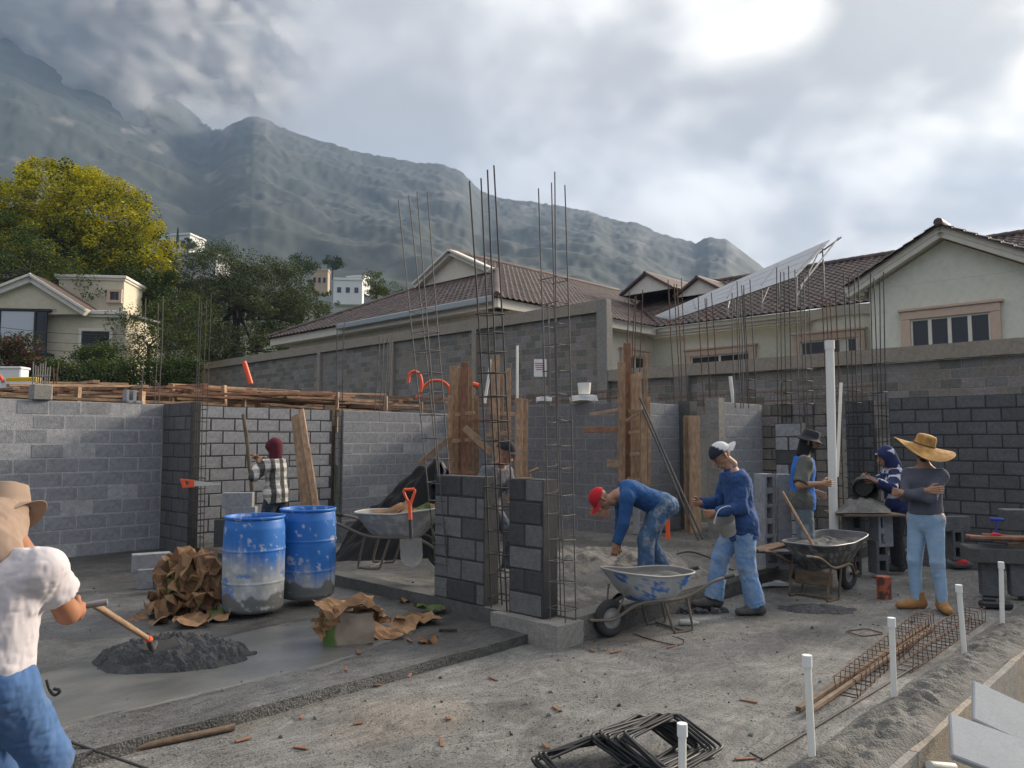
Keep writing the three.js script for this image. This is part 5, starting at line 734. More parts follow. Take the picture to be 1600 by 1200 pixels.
{ // rods lying across the near floor
  single('steel_pipe', 'dark pipe lying beside the kerb step', 'pipe', bar(onLevel(80, 1196, 0.02), onLevel(366, 1136, 0.02), 0.02, 0.02, 10), M.woodOld[0]); single('steel_bar', 'thin dark rod crossing the dark pipe by the kerb step', 'bar', bar(onLevel(78, 1148, 0.12), onLevel(232, 1202, 0.02), 0.008), M.rebar);
  single('plastic_strip', 'black plastic strip lying near the block stub', 'strip', boxAt(0.16, 0.02, 0.03, 0, 0, 0, 0.004), M.black, onLevel(700, 984, 0.095), [0, 0.02, 0]); single('hose', 'black hose lying on the sand beside the orange pipe', 'hose', pipe([[1040, 872], [1075, 862], [1110, 872], [1150, 892], [1185, 880]].map(([u, v]) => onLevel(u, v, 0.2)), 0.012, 7, 40), M.rubber); single('hose', 'black hoses lying behind the barrel and the gravel', 'hose', join([pipe([[520, 830], [560, 834], [600, 850], [640, 860]].map(([u, v]) => onLevel(u, v, 0.22)), 0.02, 7, 30), pipe([[520, 836], [555, 842], [590, 856]].map(([u, v]) => onLevel(u, v, 0.22)), 0.018, 7, 30)]), M.rubber);
  single('wire', 'thin black wire curling over the floor beside the wheelbarrow', 'wire', pipe([[990, 990], [1020, 1000], [1060, 1008], [1068, 1000], [1050, 994]].map(([u, v]) => onLevel(u, v, 0.006)), 0.004, 5, 40), M.rubber); single('bottle', 'pale plastic bottle lying beside the dark rubble', 'bottle', new THREE.LatheGeometry([[0, 0], [0.025, 0], [0.027, 0.02], [0.027, 0.13], [0.012, 0.16], [0.012, 0.19], [0, 0.19]].map(([x, y]) => new THREE.Vector2(x, y)), 20).rotateZ(-Math.PI / 2), std({ color: rgb(0.45, 0.48, 0.42), roughness: 0.3 }), onLevel(1060, 972, 0.03), [0, -0.15, 0]);
}
// ---------------------------------------------------------------- paper sacks
const kraft = (x, y, z) => { const n = fbm(x * 7, y * 7, z * 7, 3), m = fbm(x * 3 + 9, y * 3, z * 3, 3), d = fbm(x * 24, y * 24, z * 24, 3); if (m > 0.655) return [0.07 + n * 0.06, 0.11 + n * 0.05, 0.04]; const k = 0.5 + n * 0.7 - (d > 0.6 ? 0.25 : 0); return [0.30 * k, 0.17 * k, 0.085 * k]; };
function crumple(w, h, amp, seed, n = 8) {   // stiff paper: flat facets with sharp creases
  const q = sheet(n, n, (u, v) => { const f = (k) => { const a = fbm(u * 1.7 + seed * 7.7 + k * 13, seed, v * 1.7 + k, 2) - 0.5, r = Math.abs(noise3(u * 3 + seed + k * 5, 2, v * 3 - seed) - 0.5); return (a * 2.6 - r * 1.2 + (hash3(Math.round(u * n), Math.round(v * n), Math.floor(seed * 10) + k) - 0.5) * 0.6) * amp; }; return V3((u - 0.5) * w + f(1) * 0.45, f(0) + amp * 0.4, (v - 0.5) * h + f(2) * 0.45); }, (u, v, p) => kraft(p.x + seed, p.y, p.z + seed)).toNonIndexed();
  q.computeVertexNormals(); return q;
}
const paperMat = coloured({ side: THREE.DoubleSide, roughness: 0.9 });
{ const c = onLevel(300, 955, 0.08); for (let i = 0; i < 15; i++) { const t = i / 15, s = Math.pow(rnd(), 0.6), a = rr(0, 6.28), rad = (1 - t * 0.8) * 0.34 * s; single('paper_sack', 'torn brown and green paper sack in the heap beside the barrel', 'sack', crumple(0.46, 0.34, 0.2, i * 1.37 + 2), paperMat, c.clone().add(V3(Math.cos(a) * rad + (1 - t) * 0.02, 0.03 + t * 0.34, Math.sin(a) * rad * 0.8)), [rr(-0.8, 0.8) * (0.3 + t), rr(0, 6.28), rr(-0.8, 0.8) * (0.3 + t)], 'heap of torn paper sacks'); }
  for (const [u, v, s] of [[232, 968, 3], [300, 972, 5], [340, 962, 8]]) single('paper_sack', 'flattened paper sack at the foot of the sack heap', 'sack', crumple(0.42, 0.26, 0.06, s), paperMat, onLevel(u, v, 0.1), [0, s, 0], 'flattened sacks at the heap'); }
{ const p = onLevel(545, 1003, 0.085), t = thing('cement_bag', 'opened cement bag standing on the wet floor', 'cement bag', p, 0.25); const bodyC = (x, y, z) => { const n = fbm(x * 12, y * 12, z * 12, 4); if (x < -0.10) return [0.05 + n * 0.06, 0.12 + n * 0.06, 0.03]; const k = 0.5 + n * 0.8; return [0.30 * k, 0.235 * k, 0.18 * k]; };
  const g = new THREE.BoxGeometry(0.40, 0.26, 0.24, 22, 16, 14); { const q = g.attributes.position; for (let i = 0; i < q.count; i++) { const y = q.getY(i) / 0.26 + 0.5, sq = 1 - 0.10 * y + 0.07 * Math.sin(y * 3.1); q.setXYZ(i, q.getX(i) * sq, q.getY(i), q.getZ(i) * sq); } } part(t, 'bag', jolt(g, 0.022, 7, 4, bodyC).translate(0, 0.125, 0), paperMat);
  part(t, 'torn_flap', crumple(0.42, 0.3, 0.1, 21.3), paperMat, V3(-0.02, 0.27, 0.02), [0.1, 0.2, 0.12]); part(t, 'torn_flap', crumple(0.26, 0.26, 0.08, 25.1), paperMat, V3(0.2, 0.24, 0.03), [0.1, 0.9, -0.9]); part(t, 'torn_flap', crumple(0.26, 0.2, 0.09, 29.9), paperMat, V3(-0.17, 0.22, 0.1), [0.5, 0.3, 0.8]); }
for (const [u, v, w, s, l] of [[610, 978, 0.5, 31, 'flattened brown sack beside the cement bag'], [645, 970, 0.42, 35, 'crumpled brown sack between the cement bag and the beam'], [672, 955, 0.3, 38, 'reddish scrap of sack paper near the foundation beam'], [638, 938, 0.2, 41, 'small upright scrap of sack paper against the beam'], [598, 992, 0.34, 44, 'pale flattened sack paper on the wet floor'], [668, 1000, 0.16, 47, 'small tan scrap of paper on the wet floor']]) single('paper_scrap', l, 'paper', crumple(w, w * 0.6, 0.06, s, 6), paperMat, onLevel(u, v, 0.1), [rr(-0.15, 0.15), s, rr(-0.15, 0.15)]);
// ---------------------------------------------------------------- black tarpaulin heap
{ const c = atDepth(634, 812, 11.2).setY(0.15), g = sheet(90, 60, (u, v) => { const x = (u - 0.5) * 2, z = (v - 0.5) * 2; const ridge = x < 0.5 ? lerp(0.12, 1.36, Math.pow((x + 1) / 1.5, 0.8)) : lerp(1.36, 0.7, (x - 0.5) / 0.5), peak = ridge * Math.max(0, 1 - Math.pow(Math.abs(z), 1.4)); const fold = Math.abs(fbm(x * 2.2 + z * 3.5, 1, z * 1.2 - x, 3) - 0.5) * 0.36 + (fbm(x * 9 + z * 6, 3, z * 4, 2) - 0.5) * 0.07; const p = c.clone().addScaledVector(V3(1, 0, -0.3), x * 0.85).addScaledVector(V3(0, 0, 1), z * 0.75); p.y += Math.max(0, peak + fold * Math.min(1, peak * 3) - 0.02); return p; }); single('black_tarpaulin', 'crumpled black plastic tarpaulin heaped against the block wall', 'tarpaulin', g, new THREE.MeshPhysicalMaterial({ color: rgb(0.005, 0.005, 0.006), roughness: 0.4, specularIntensity: 0.25, side: THREE.DoubleSide }));
  const jk = sheet(24, 34, (u, v) => { const p = atDepth(lerp(672, 702, u) + Math.sin(v * 4) * 1.5, lerp(718, 795, v), 8.9); p.z += Math.sin(u * 11 + v * 3) * 0.05 + (fbm(u * 6, 2, v * 5, 3) - 0.5) * 0.16; p.x += (fbm(u * 3, 7, v * 4, 2) - 0.5) * 0.14 + (u - 0.5) * -0.16 * Math.pow(1 - v, 2); return p; }); single('dark_jacket', 'dark blue jacket hanging on the leaning rebar cage', 'jacket', jk, std({ color: rgb(0.016, 0.02, 0.05), roughness: 0.9, side: THREE.DoubleSide, map: texCloth })); }
single('white_bucket', 'white plastic bucket resting on top of the weathered wall', 'bucket', new THREE.CylinderGeometry(0.125, 0.105, 0.2, 20), M.pvc, atDepth(913, 607, 13.9)); single('plastic_sheet', 'white plastic sheet crumpled on top of the weathered wall', 'plastic', jolt(new THREE.BoxGeometry(0.42, 0.1, 0.3, 12, 4, 8), 0.06, 6), M.white, atDepth(912, 624, 13.8)); single('plastic_sheet', 'small white plastic scrap on top of the weathered wall', 'plastic', jolt(new THREE.BoxGeometry(0.24, 0.08, 0.2, 8, 3, 6), 0.05, 8), M.white, atDepth(850, 625, 14.2));
{ const t = thing('notice_board', 'white notice with red lettering behind the rebar', 'sign', atDepth(844, 575, 16.5), 0.1); part(t, 'sheet', boxAt(0.27, 0.38, 0.02, 0, 0, 0, 0.003), M.white); for (let i = 0; i < 4; i++) part(t, 'text_line', boxAt(0.2 - i * 0.02, 0.018, 0.004, -0.02, 0.1 - i * 0.045, 0.013, 0.001), std({ color: rgb(0.5, 0.08, 0.06) })); }
single('white_foam_sheet', 'white foam panel leaning in the trench below the slab edge, upper one', 'panel', boxAt(0.5, 0.04, 0.34, 0, 0, 0, 0.008), M.foam, atDepth(1590, 1128, 4.7), [0.5, -0.5, -0.18]); single('white_foam_sheet', 'white foam panel leaning in the trench below the slab edge, lower one', 'panel', boxAt(0.5, 0.04, 0.34, 0, 0, 0, 0.008), M.foam, atDepth(1562, 1178, 4.4), [0.45, -0.45, -0.1]); single('white_pipe', 'short white pipe end lying in the trench', 'pipe', bar(atDepth(1452, 1196, 4.5), atDepth(1490, 1199, 4.7), 0.025, 0.025, 10), M.pvc);
{ const t = thing('concrete_stump', 'pale concrete stump with cut bars on top of the long wall', 'stump', plan(3.1, -12.07, 2.3), YAW_A); part(t, 'stump', boxAt(0.24, 0.22, 0.24, 0, 0.11, 0, 0.015), M.cementPale); for (let i = 0; i < 8; i++) part(t, 'bar', bar(V3((i % 4 - 1.5) * 0.055, 0.2, (i < 4 ? -1 : 1) * 0.06), V3((i % 4 - 1.5) * 0.06, 0.5 + rr(-0.03, 0.06), (i < 4 ? -1 : 1) * 0.06), 0.009), M.cementPale); part(t, 'tie', rod([V3(-0.1, 0.34, -0.07), V3(0.1, 0.34, -0.07), V3(0.1, 0.34, 0.07), V3(-0.1, 0.34, 0.07), V3(-0.1, 0.34, -0.07)], 0.006), M.cementPale); blockOn('cut grey block set on edge on top of the long wall', plan(4.3, -12.07, 2.4), [0, YAW_A, 0], LL[2], join([boxAt(0.04, 0.2, 0.15, -0.08, 0, 0, 0.004), boxAt(0.05, 0.2, 0.15, 0.02, 0, 0, 0.004), boxAt(0.24, 0.04, 0.15, 0.02, -0.08, 0, 0.004)])); }
{ const t = thing('yellow_machine', 'yellow and white equipment behind the long wall', 'equipment', atDepth(20, 604, 14)); part(t, 'panel', boxAt(0.9, 0.16, 0.2, 0, 0.02, 0, 0.02), M.white); part(t, 'hood', boxAt(0.55, 0.1, 0.2, 0.2, 0.12, 0, 0.02), std({ color: rgb(0.6, 0.38, 0.03) })); part(t, 'arm', pipe([V3(-0.5, 0.2, 0.1), V3(-0.2, 0.2, 0.12), V3(-0.1, 0.08, 0.12)], 0.03), M.orange); const w = thing('white_cabinet', 'white cabinet standing behind the long wall below the bougainvillea', 'cabinet', atDepth(12, 595, 16)); part(w, 'body', boxAt(0.7, 0.5, 0.3, 0, 0, 0, 0.02), M.white); part(w, 'lid', boxAt(0.74, 0.05, 0.34, 0, 0.26, 0, 0.02), M.white); }
single('trowel', 'trowel with a wooden handle standing on the block stub', 'trowel', join([bar(V3(0, 0, 0), V3(0, 0.06, 0), 0.005), bar(V3(-0.005, 0.055, 0), V3(0.075, 0.085, 0), 0.013, 0.016, 8), boxAt(0.12, 0.004, 0.07, -0.04, 0, 0, 0.001)]), M.woodPale[0], plan(5.16, -4.75, 1.405));
// ---------------------------------------------------------------- shovels
function shovel(label, p, tip, o = {}) {   // from the grip end to the blade tip
  const t = thing('shovel', label, 'shovel'), d = tip.clone().sub(p), L = d.length(), u = d.clone().normalize(), bl = o.bl || 0.29, neck = p.clone().addScaledVector(u, L - bl - 0.02); const side = V3().crossVectors(u, o.face || V3(0, 0, 1)).normalize(), nrm = V3().crossVectors(side, u);
  const shaft = neck.clone().addScaledVector(u, -0.22); part(t, 'shaft', pipe([p, p.clone().lerp(shaft, 0.5), shaft], 0.017, 10, 10), o.wood || M.woodPale[0]); part(t, 'collar', bar(shaft.clone().addScaledVector(u, -0.06), shaft.clone().addScaledVector(u, 0.03), 0.021, 0.021, 12), M.orange); part(t, 'socket', pipe([shaft, shaft.clone().addScaledVector(u, 0.11).addScaledVector(nrm, o.crank ?? 0.0), neck], 0.019, 10, 12), M.rebar);
  const g = sheet(14, 16, (a, b) => { const x = (a - 0.5) * 2, w = 0.115 * (b < 0.6 ? 1 : Math.sqrt(Math.max(0, 1 - Math.pow((b - 0.6) / 0.4, 2)))), c = neck.clone().addScaledVector(u, b * bl).addScaledVector(side, x * w).addScaledVector(nrm, x * x * 0.02 - Math.sin(b * 3) * 0.012); return c; }); part(t, 'blade', g, o.blade || std({ color: rgb(0.42, 0.40, 0.37), roughness: 0.6, metalness: 0.3, side: THREE.DoubleSide, map: texConc }));
  if (o.grip === 'd') { const c = p.clone().addScaledVector(u, -0.12), A = side.clone().multiplyScalar(0.055); part(t, 'grip', join([pipe([p.clone().addScaledVector(u, 0.06), p.clone().addScaledVector(A, 0.35), c.clone().add(A).addScaledVector(u, 0.03), c.clone().add(A)], 0.014, 8, 16), pipe([p.clone().addScaledVector(u, 0.06), p.clone().addScaledVector(A, -0.35), c.clone().sub(A).addScaledVector(u, 0.03), c.clone().sub(A)], 0.014, 8, 16), bar(c.clone().add(A), c.clone().sub(A), 0.017, 0.017, 10), bar(p.clone().addScaledVector(u, -0.01), p.clone().addScaledVector(u, 0.16), 0.02, 0.02, 10)]), M.orange); }
  else part(t, 'grip', bar(p.clone().addScaledVector(side, -0.06), p.clone().addScaledVector(side, 0.06), 0.016, 0.016, 10), M.steel);
  return t;
}
shovel('orange-handled shovel leaning against the pale wheelbarrow', atDepth(640, 783, 8.05), atDepth(644, 889, 8.0), { grip: 'd', face: V3(0, 0, 1) });
shovel('shovel with an orange collar digging into the wet mortar', atDepth(146, 944, 3.7), atDepth(260, 1016, 5.5), { face: V3(0.1, 0.8, 0.7), crank: -0.05, bl: 0.4, blade: std({ color: rgb(0.36, 0.35, 0.34), roughness: 0.5, metalness: 0.2, side: THREE.DoubleSide }) });
single('wooden_stick', 'pale wooden stick standing in the grey wheelbarrow', 'stick', bar(atDepth(1222, 768, 8.5), atDepth(1270, 852, 8.3), 0.016, 0.018, 8), M.woodPale[2]);
// ---------------------------------------------------------------- wheelbarrows
function wheelbarrow(label, pos, yaw, o) {   // wheel towards local +x, handles towards -x
  const t = thing('wheelbarrow', label, 'wheelbarrow', pos, yaw); const ring = (u, v, k) => { const a = u * Math.PI * 2, n = o.square || 3.2, c = Math.cos(a), s = Math.sin(a), q = Math.pow(Math.pow(Math.abs(c), n) + Math.pow(Math.abs(s), n), -1 / n), hl = lerp(0.25, 0.47, Math.pow(v, 0.8)), hw = lerp(0.17, 0.315, Math.pow(v, 0.8)), x = c * q * (hl - k), z = s * q * (hw - k); return V3(x + (x > 0 ? v * 0.06 : 0), 0.34 + v * 0.27 + (x > 0 ? x * 0.14 : 0) * v + k * 0.6 * (1 - v), z); };
  const tone = (x, y, z) => o.paint(x, y, z);
  const outer = sheet(72, 14, (u, v) => ring(u, v, 0), (u, v, p) => tone(p.x, p.y, p.z)), inner = sheet(72, 14, (u, v) => ring(u, v, 0.008), (u, v, p) => { const k = 0.6 + 0.6 * fbm(p.x * 12, p.y * 12, p.z * 12, 3); return [0.13 * k, 0.125 * k, 0.12 * k]; });
  const floor = (k, y) => { const g = new THREE.CircleGeometry(1, 40); g.rotateX(-Math.PI / 2); g.scale(0.24 - k, 1, 0.165 - k); g.translate(0, y, 0); return g; };
  part(t, 'tray', mergeGeometries([outer, inner]), coloured({ side: THREE.DoubleSide, roughness: 0.6, metalness: 0.1 })); part(t, 'tray_floor', floor(0, 0.342), M.steel); const rim = []; for (let i = 0; i < 48; i++) rim.push(ring(i / 48, 1, -0.004)); part(t, 'rim', pipe(rim, 0.011, 8, 96, true), o.rim || M.steel);
  if (o.fill) part(t, 'load', sheet(48, 16, (u, v) => { const p = ring(u, 0.86, 0.012), e = 1 - v; return V3(p.x * e + 0.02 * v, lerp(p.y - 0.02, 0.34 + 0.27 * o.fill + 0.02, sstep(0, 0.6, v)) + (fbm(p.x * e * 12, 4, p.z * e * 12, 4) - 0.5) * 0.09, p.z * e); }, (u, v, p) => { const k = 0.5 + fbm(p.x * 24, p.y * 24, p.z * 24, 4); return [0.17 * k, 0.165 * k, 0.155 * k]; }), coloured({ side: THREE.DoubleSide, map: texConc }));
  const F = o.frame || M.steel, wz = 0.52, wy = 0.19; for (const s of [-1, 1]) { part(t, 'handle', pipe([V3(wz + 0.17, wy + 0.0, s * 0.04), V3(wz, wy + 0.01, s * 0.085), V3(0.25, 0.34, s * 0.17), V3(-0.25, 0.36, s * 0.24), V3(-0.62, 0.50, s * 0.28), V3(-0.88, 0.54, s * 0.28)], 0.017, 8, 50), F); part(t, 'grip', bar(V3(-0.78, 0.53, s * 0.28), V3(-0.92, 0.545, s * 0.28), 0.021, 0.021, 10), M.rubber); part(t, 'leg', pipe([V3(-0.02, 0.36, s * 0.2), V3(-0.12, 0.05, s * 0.22), V3(-0.16, 0.015, s * 0.22), V3(-0.34, 0.015, s * 0.22), V3(-0.38, 0.05, s * 0.22), V3(-0.30, 0.37, s * 0.23)], 0.014, 8, 40), F); part(t, 'stay', bar(V3(wz, wy, s * 0.08), V3(0.42, 0.5, s * 0.16), 0.011), F); }
  part(t, 'cross_bar', bar(V3(-0.25, 0.02, -0.22), V3(-0.25, 0.02, 0.22), 0.013), F); part(t, 'front_loop', pipe([V3(wz + 0.17, wy, -0.04), V3(wz + 0.24, wy, 0), V3(wz + 0.17, wy, 0.04)], 0.016, 8, 12), F); if (o.plate) part(t, 'brace_board', boxAt(0.04, 0.16, 0.44, -0.25, 0.22, 0, 0.008), M.woodOld[0]);
  const w = new THREE.Group(); w.name = 'wheel'; w.position.set(wz, wy, 0); t.add(w); part(w, 'tyre', new THREE.TorusGeometry(0.142, 0.048, 12, 40), M.rubber); part(w, 'rim', new THREE.LatheGeometry([[0.02, -0.04], [0.05, -0.03], [0.09, -0.012], [0.108, -0.035], [0.112, 0.035], [0.09, 0.012], [0.05, 0.03], [0.02, 0.04]].map(([x, y]) => new THREE.Vector2(x, y)), 28).rotateX(Math.PI / 2), std({ color: rgb(0.3, 0.29, 0.27), roughness: 0.6, metalness: 0.4 })); part(w, 'axle', bar(V3(0, 0, -0.1), V3(0, 0, 0.1), 0.012), F);
  return t;
}
const spat = (a, b, c) => (x, y, z) => { const n = fbm(x * 8, y * 8, z * 8, 4), m = fbm(x * 26, y * 14, z * 26, 3); return (n * 0.6 + m * 0.4 > 0.5 ? a : b).map((k, i) => lerp(k, c[i], sstep(0.55, 0.7, m)) * (0.8 + 0.4 * n)); };
const brownFrame = std({ color: rgb(0.14, 0.115, 0.09), roughness: 0.8 });
wheelbarrow('blue and white splashed wheelbarrow loaded with mortar beside the footing', onLevel(955, 995, 0).add(V3(0.39, 0, -0.215)), Math.PI + 0.5, { paint: spat([0.05, 0.15, 0.42], [0.42, 0.44, 0.44], [0.40, 0.41, 0.40]), fill: 0.9, frame: brownFrame, rim: std({ color: rgb(0.32, 0.30, 0.28), roughness: 0.7 }) }).scale.setScalar(0.87);
wheelbarrow('pale grey wheelbarrow carrying paper sacks beside the gravel', atDepth(622, 886, 8.7), -0.2, { paint: spat([0.40, 0.40, 0.39], [0.30, 0.30, 0.29], [0.48, 0.47, 0.45]), fill: 0.5, frame: brownFrame, rim: std({ color: rgb(0.35, 0.34, 0.33), roughness: 0.7 }) });
wheelbarrow('grey wheelbarrow full of wet mortar with a wooden brace', onLevel(1290, 930, 0), 0.7, { paint: spat([0.14, 0.135, 0.13], [0.09, 0.085, 0.08], [0.3, 0.29, 0.28]), fill: 0.9, frame: M.woodOld[0], rim: M.steel, square: 5, plate: true });
for (let i = 0; i < 5; i++) single('paper_sack', 'folded paper sack lying in the pale wheelbarrow', 'sack', crumple(0.36, 0.24, 0.07, 60 + i * 3, 6), paperMat, atDepth(596 + i * 18, 803 - (i % 2) * 6, 8.7), [rr(-0.4, 0.4), i, rr(-0.4, 0.4)], 'sacks in the pale wheelbarrow');
// ---------------------------------------------------------------- people
const vec = (a) => (a.isVector3 ? a : V3(a[0], a[1], a[2]));
function bend(a, c, l1, l2, hint) {   // the middle joint of a two-bone limb; a target out of reach is pulled in
  const d = c.clone().sub(a); let L = d.length(); const most = (l1 + l2) * 0.995; if (L > most) { d.multiplyScalar(most / L); c.copy(a).add(d); L = most; }
  const u = d.clone().divideScalar(L), x = clamp((l1 * l1 - l2 * l2 + L * L) / (2 * L), -l1, l1), h = Math.sqrt(Math.max(0, l1 * l1 - x * x)), n = vec(hint).clone(); n.addScaledVector(u, -n.dot(u)).normalize();
  return a.clone().addScaledVector(u, x).addScaledVector(n, h);
}
const bounds = (pts, m) => { const lo = [9, 9, 9], hi = [-9, -9, -9]; for (const p of pts) [p.x, p.y, p.z].forEach((v, i) => { lo[i] = Math.min(lo[i], v - m); hi[i] = Math.max(hi[i], v + m); }); return [lo, hi]; };
const SKIN = [0.33, 0.175, 0.11];
function person(label, pos, yaw, o) {
  const t = thing('person', label, 'person', pos, yaw), k = (o.H || 1.72) / 1.72, cell = o.cell || 0.012;
  const pel = vec(o.pelvis).clone(), td = vec(o.spine).clone().normalize(), side0 = V3(Math.cos(o.hipTurn || 0), 0, -Math.sin(o.hipTurn || 0)), tw = o.twist || 0;
  const side = V3(Math.cos(tw), 0, -Math.sin(tw)); side.addScaledVector(td, -side.dot(td)).normalize(); const fwd = V3().crossVectors(side, td);
  const neck = pel.clone().addScaledVector(td, 0.52 * k), belly = pel.clone().addScaledVector(td, 0.2 * k).addScaledVector(fwd, (o.hunch || 0) * -0.3), chest = pel.clone().addScaledVector(td, 0.37 * k).addScaledVector(fwd, -(o.hunch || 0) * 0.6);
  const hd = vec(o.neckDir || o.spine).clone().normalize(), look = vec(o.look || [0, 0, 1]).clone().normalize(), headC = neck.clone().addScaledVector(hd, 0.185 * k);
  const hside = V3().crossVectors(V3(0, 1, 0), look).normalize(), hup = V3().crossVectors(look, hside);
  const J = {}; for (const [q, s] of [['L', 1], ['R', -1]]) {
    J['sh' + q] = neck.clone().addScaledVector(side, s * 0.158 * k).addScaledVector(td, -0.078 * k).addScaledVector(fwd, o.shoulderFwd || 0); J['hip' + q] = pel.clone().addScaledVector(side0, s * 0.08 * k);
    const ha = o.hands[q]; J['wr' + q] = vec(ha).clone(); J['el' + q] = bend(J['sh' + q], J['wr' + q], 0.285 * k, 0.255 * k, (o.elbow && o.elbow[q]) || [s * 0.6, -0.5, -0.6]);
    const f = o.feet[q]; J['an' + q] = V3(f[0], f[1] + 0.075 * k, f[2]); J['kn' + q] = bend(J['hip' + q], J['an' + q], 0.43 * k, 0.42 * k, (o.knee && o.knee[q]) || [s * 0.15, 0, 1]); J['toe' + q] = J['an' + q].clone().add(V3(Math.sin(f[3] || 0) * 0.15 * k, -0.045 * k, Math.cos(f[3] || 0) * 0.15 * k));
  }
  const torso = (g) => [limb(pel.clone().addScaledVector(td, -0.02), belly, 0.138 * k + g, 0.138 * k + g, { w: fwd, flat: 0.78 }), limb(belly, chest, 0.138 * k + g, 0.150 * k + g, { w: fwd, flat: 0.74 }), limb(chest, neck.clone().addScaledVector(td, -0.07 * k), 0.155 * k + g, 0.115 * k + g, { w: fwd, flat: 0.72 }), limb(J.shL, J.shR, 0.055 * k + g, 0.055 * k + g), limb(neck.clone().addScaledVector(td, 0.02), J.shL, 0.05 * k + g * 0.5, 0.045 * k + g), limb(neck.clone().addScaledVector(td, 0.02), J.shR, 0.05 * k + g * 0.5, 0.045 * k + g)];
  const armSegs = (q, g, to = 1) => { const a = J['sh' + q], e = J['el' + q], w = J['wr' + q]; if (to <= 0.5) { const c = a.clone().lerp(e, to * 2); return [limb(a, c, 0.062 * k + g, 0.056 * k + g * 1.3, { cutB: 0.001 })]; } const c = e.clone().lerp(w, (to - 0.5) * 2); return [limb(a, e, 0.058 * k + g, 0.044 * k + g), limb(e, c, 0.045 * k + g, lerp(0.045, 0.03, (to - 0.5) * 2) * k + g * 1.1, { cutB: 0.001 })]; };
  const legSegs = (q, g, cut) => [limb(J['hip' + q], J['kn' + q], 0.092 * k + g, 0.06 * k + g), limb(J['kn' + q], J['an' + q].clone().lerp(J['kn' + q], cut ? 0.03 : 0), 0.058 * k + g, 0.042 * k + g * (o.flare || 1.3), cut ? { cutB: 0.001 } : {})];
  // --- skin: the whole body as one surface, head and hands with finer cells
  const skinC = o.skin || SKIN, tone = (x, y, z) => { const n = 0.9 + 0.25 * fbm(x * 30, y * 30, z * 30, 2); return skinC.map((c) => c * n); };
  const all = [...torso(-0.005), limb(neck.clone().addScaledVector(td, -0.04), headC.clone().addScaledVector(hup, -0.03), 0.056 * k, 0.052 * k), ...armSegs('L', 0), ...armSegs('R', 0), ...legSegs('L', 0), ...legSegs('R', 0), limb(J.hipL, J.hipR, 0.11 * k, 0.11 * k), ...['L', 'R'].map((q) => limb(J['an' + q], J['toe' + q], 0.038, 0.03))];
  const bodyF = union(all, 0.03), geos = [skin(bodyF, ...bounds([...Object.values(J), pel, neck], 0.2), cell * 1.25, tone)];
  const hk = k * 1.02, hp = (x, y, z) => headC.clone().addScaledVector(hside, x * hk).addScaledVector(hup, y * hk).addScaledVector(look, z * hk);
  const headF = union([limb(hp(0, 0.035, -0.015), hp(0, 0.03, 0.015), 0.09 * hk, 0.088 * hk, { w: hside, flat: 0.84 }), limb(hp(0, -0.04, 0.035), hp(0, -0.075, 0.055), 0.062 * hk, 0.038 * hk), limb(hp(0, 0.012, 0.1), hp(0, -0.022, 0.118), 0.009, 0.015), limb(hp(-0.035, 0.032, 0.085), hp(0.035, 0.032, 0.085), 0.014, 0.014), limb(hp(-0.02, -0.06, 0.088), hp(0.02, -0.06, 0.088), 0.011, 0.011), limb(hp(0.079, 0.02, -0.01), hp(0.083, -0.022, -0.005), 0.014, 0.01), limb(hp(-0.079, 0.02, -0.01), hp(-0.083, -0.022, -0.005), 0.014, 0.01), limb(hp(0, -0.05, -0.01), hp(0, -0.13, -0.03), 0.055 * k, 0.056 * k)], 0.014);
  geos.push(skin(headF, ...bounds([headC], 0.19), Math.min(cell, 0.006), (x, y, z) => { const d = V3(x, y, z).sub(headC), a = d.dot(hside) / hk, b = d.dot(hup) / hk, c = d.dot(look) / hk; if (c > 0.06 && Math.abs(Math.abs(a) - 0.033) < 0.014 && Math.abs(b - 0.012) < 0.007) return [0.02, 0.015, 0.012]; if (c > 0.06 && Math.abs(Math.abs(a) - 0.034) < 0.02 && Math.abs(b - 0.036) < 0.006) return [0.02, 0.014, 0.01]; if (c > 0.07 && Math.abs(a) < 0.024 && Math.abs(b + 0.06) < 0.008) return [0.24, 0.08, 0.06]; if (o.beard && b < -0.045 && c > 0.0) return [0.03, 0.022, 0.018]; return tone(x, y, z); }));
  for (const [q, s] of [['L', 1], ['R', -1]]) {
    const w = J['wr' + q], hdn = vec((o.handDir && o.handDir[q]) || w.clone().sub(J['el' + q])).clone().normalize(), pn = vec((o.palm && o.palm[q]) || [s * -1, 0, 0]).clone(); pn.addScaledVector(hdn, -pn.dot(hdn)).normalize(); const ac = V3().crossVectors(hdn, pn), curl = o.curl ?? 0.7, P = (l, c, n) => w.clone().addScaledVector(hdn, l * k).addScaledVector(ac, c * k).addScaledVector(pn, n * k), segs = [limb(w.clone().addScaledVector(hdn, -0.03), P(0.02, 0, 0), 0.03 * k, 0.03 * k), limb(P(0.02, 0.016, 0), P(0.085, 0.024, 0), 0.02 * k, 0.016 * k), limb(P(0.02, -0.016, 0), P(0.08, -0.026, 0), 0.02 * k, 0.015 * k), limb(P(0.05, 0, 0), P(0.085, 0, 0), 0.02 * k, 0.016 * k)];
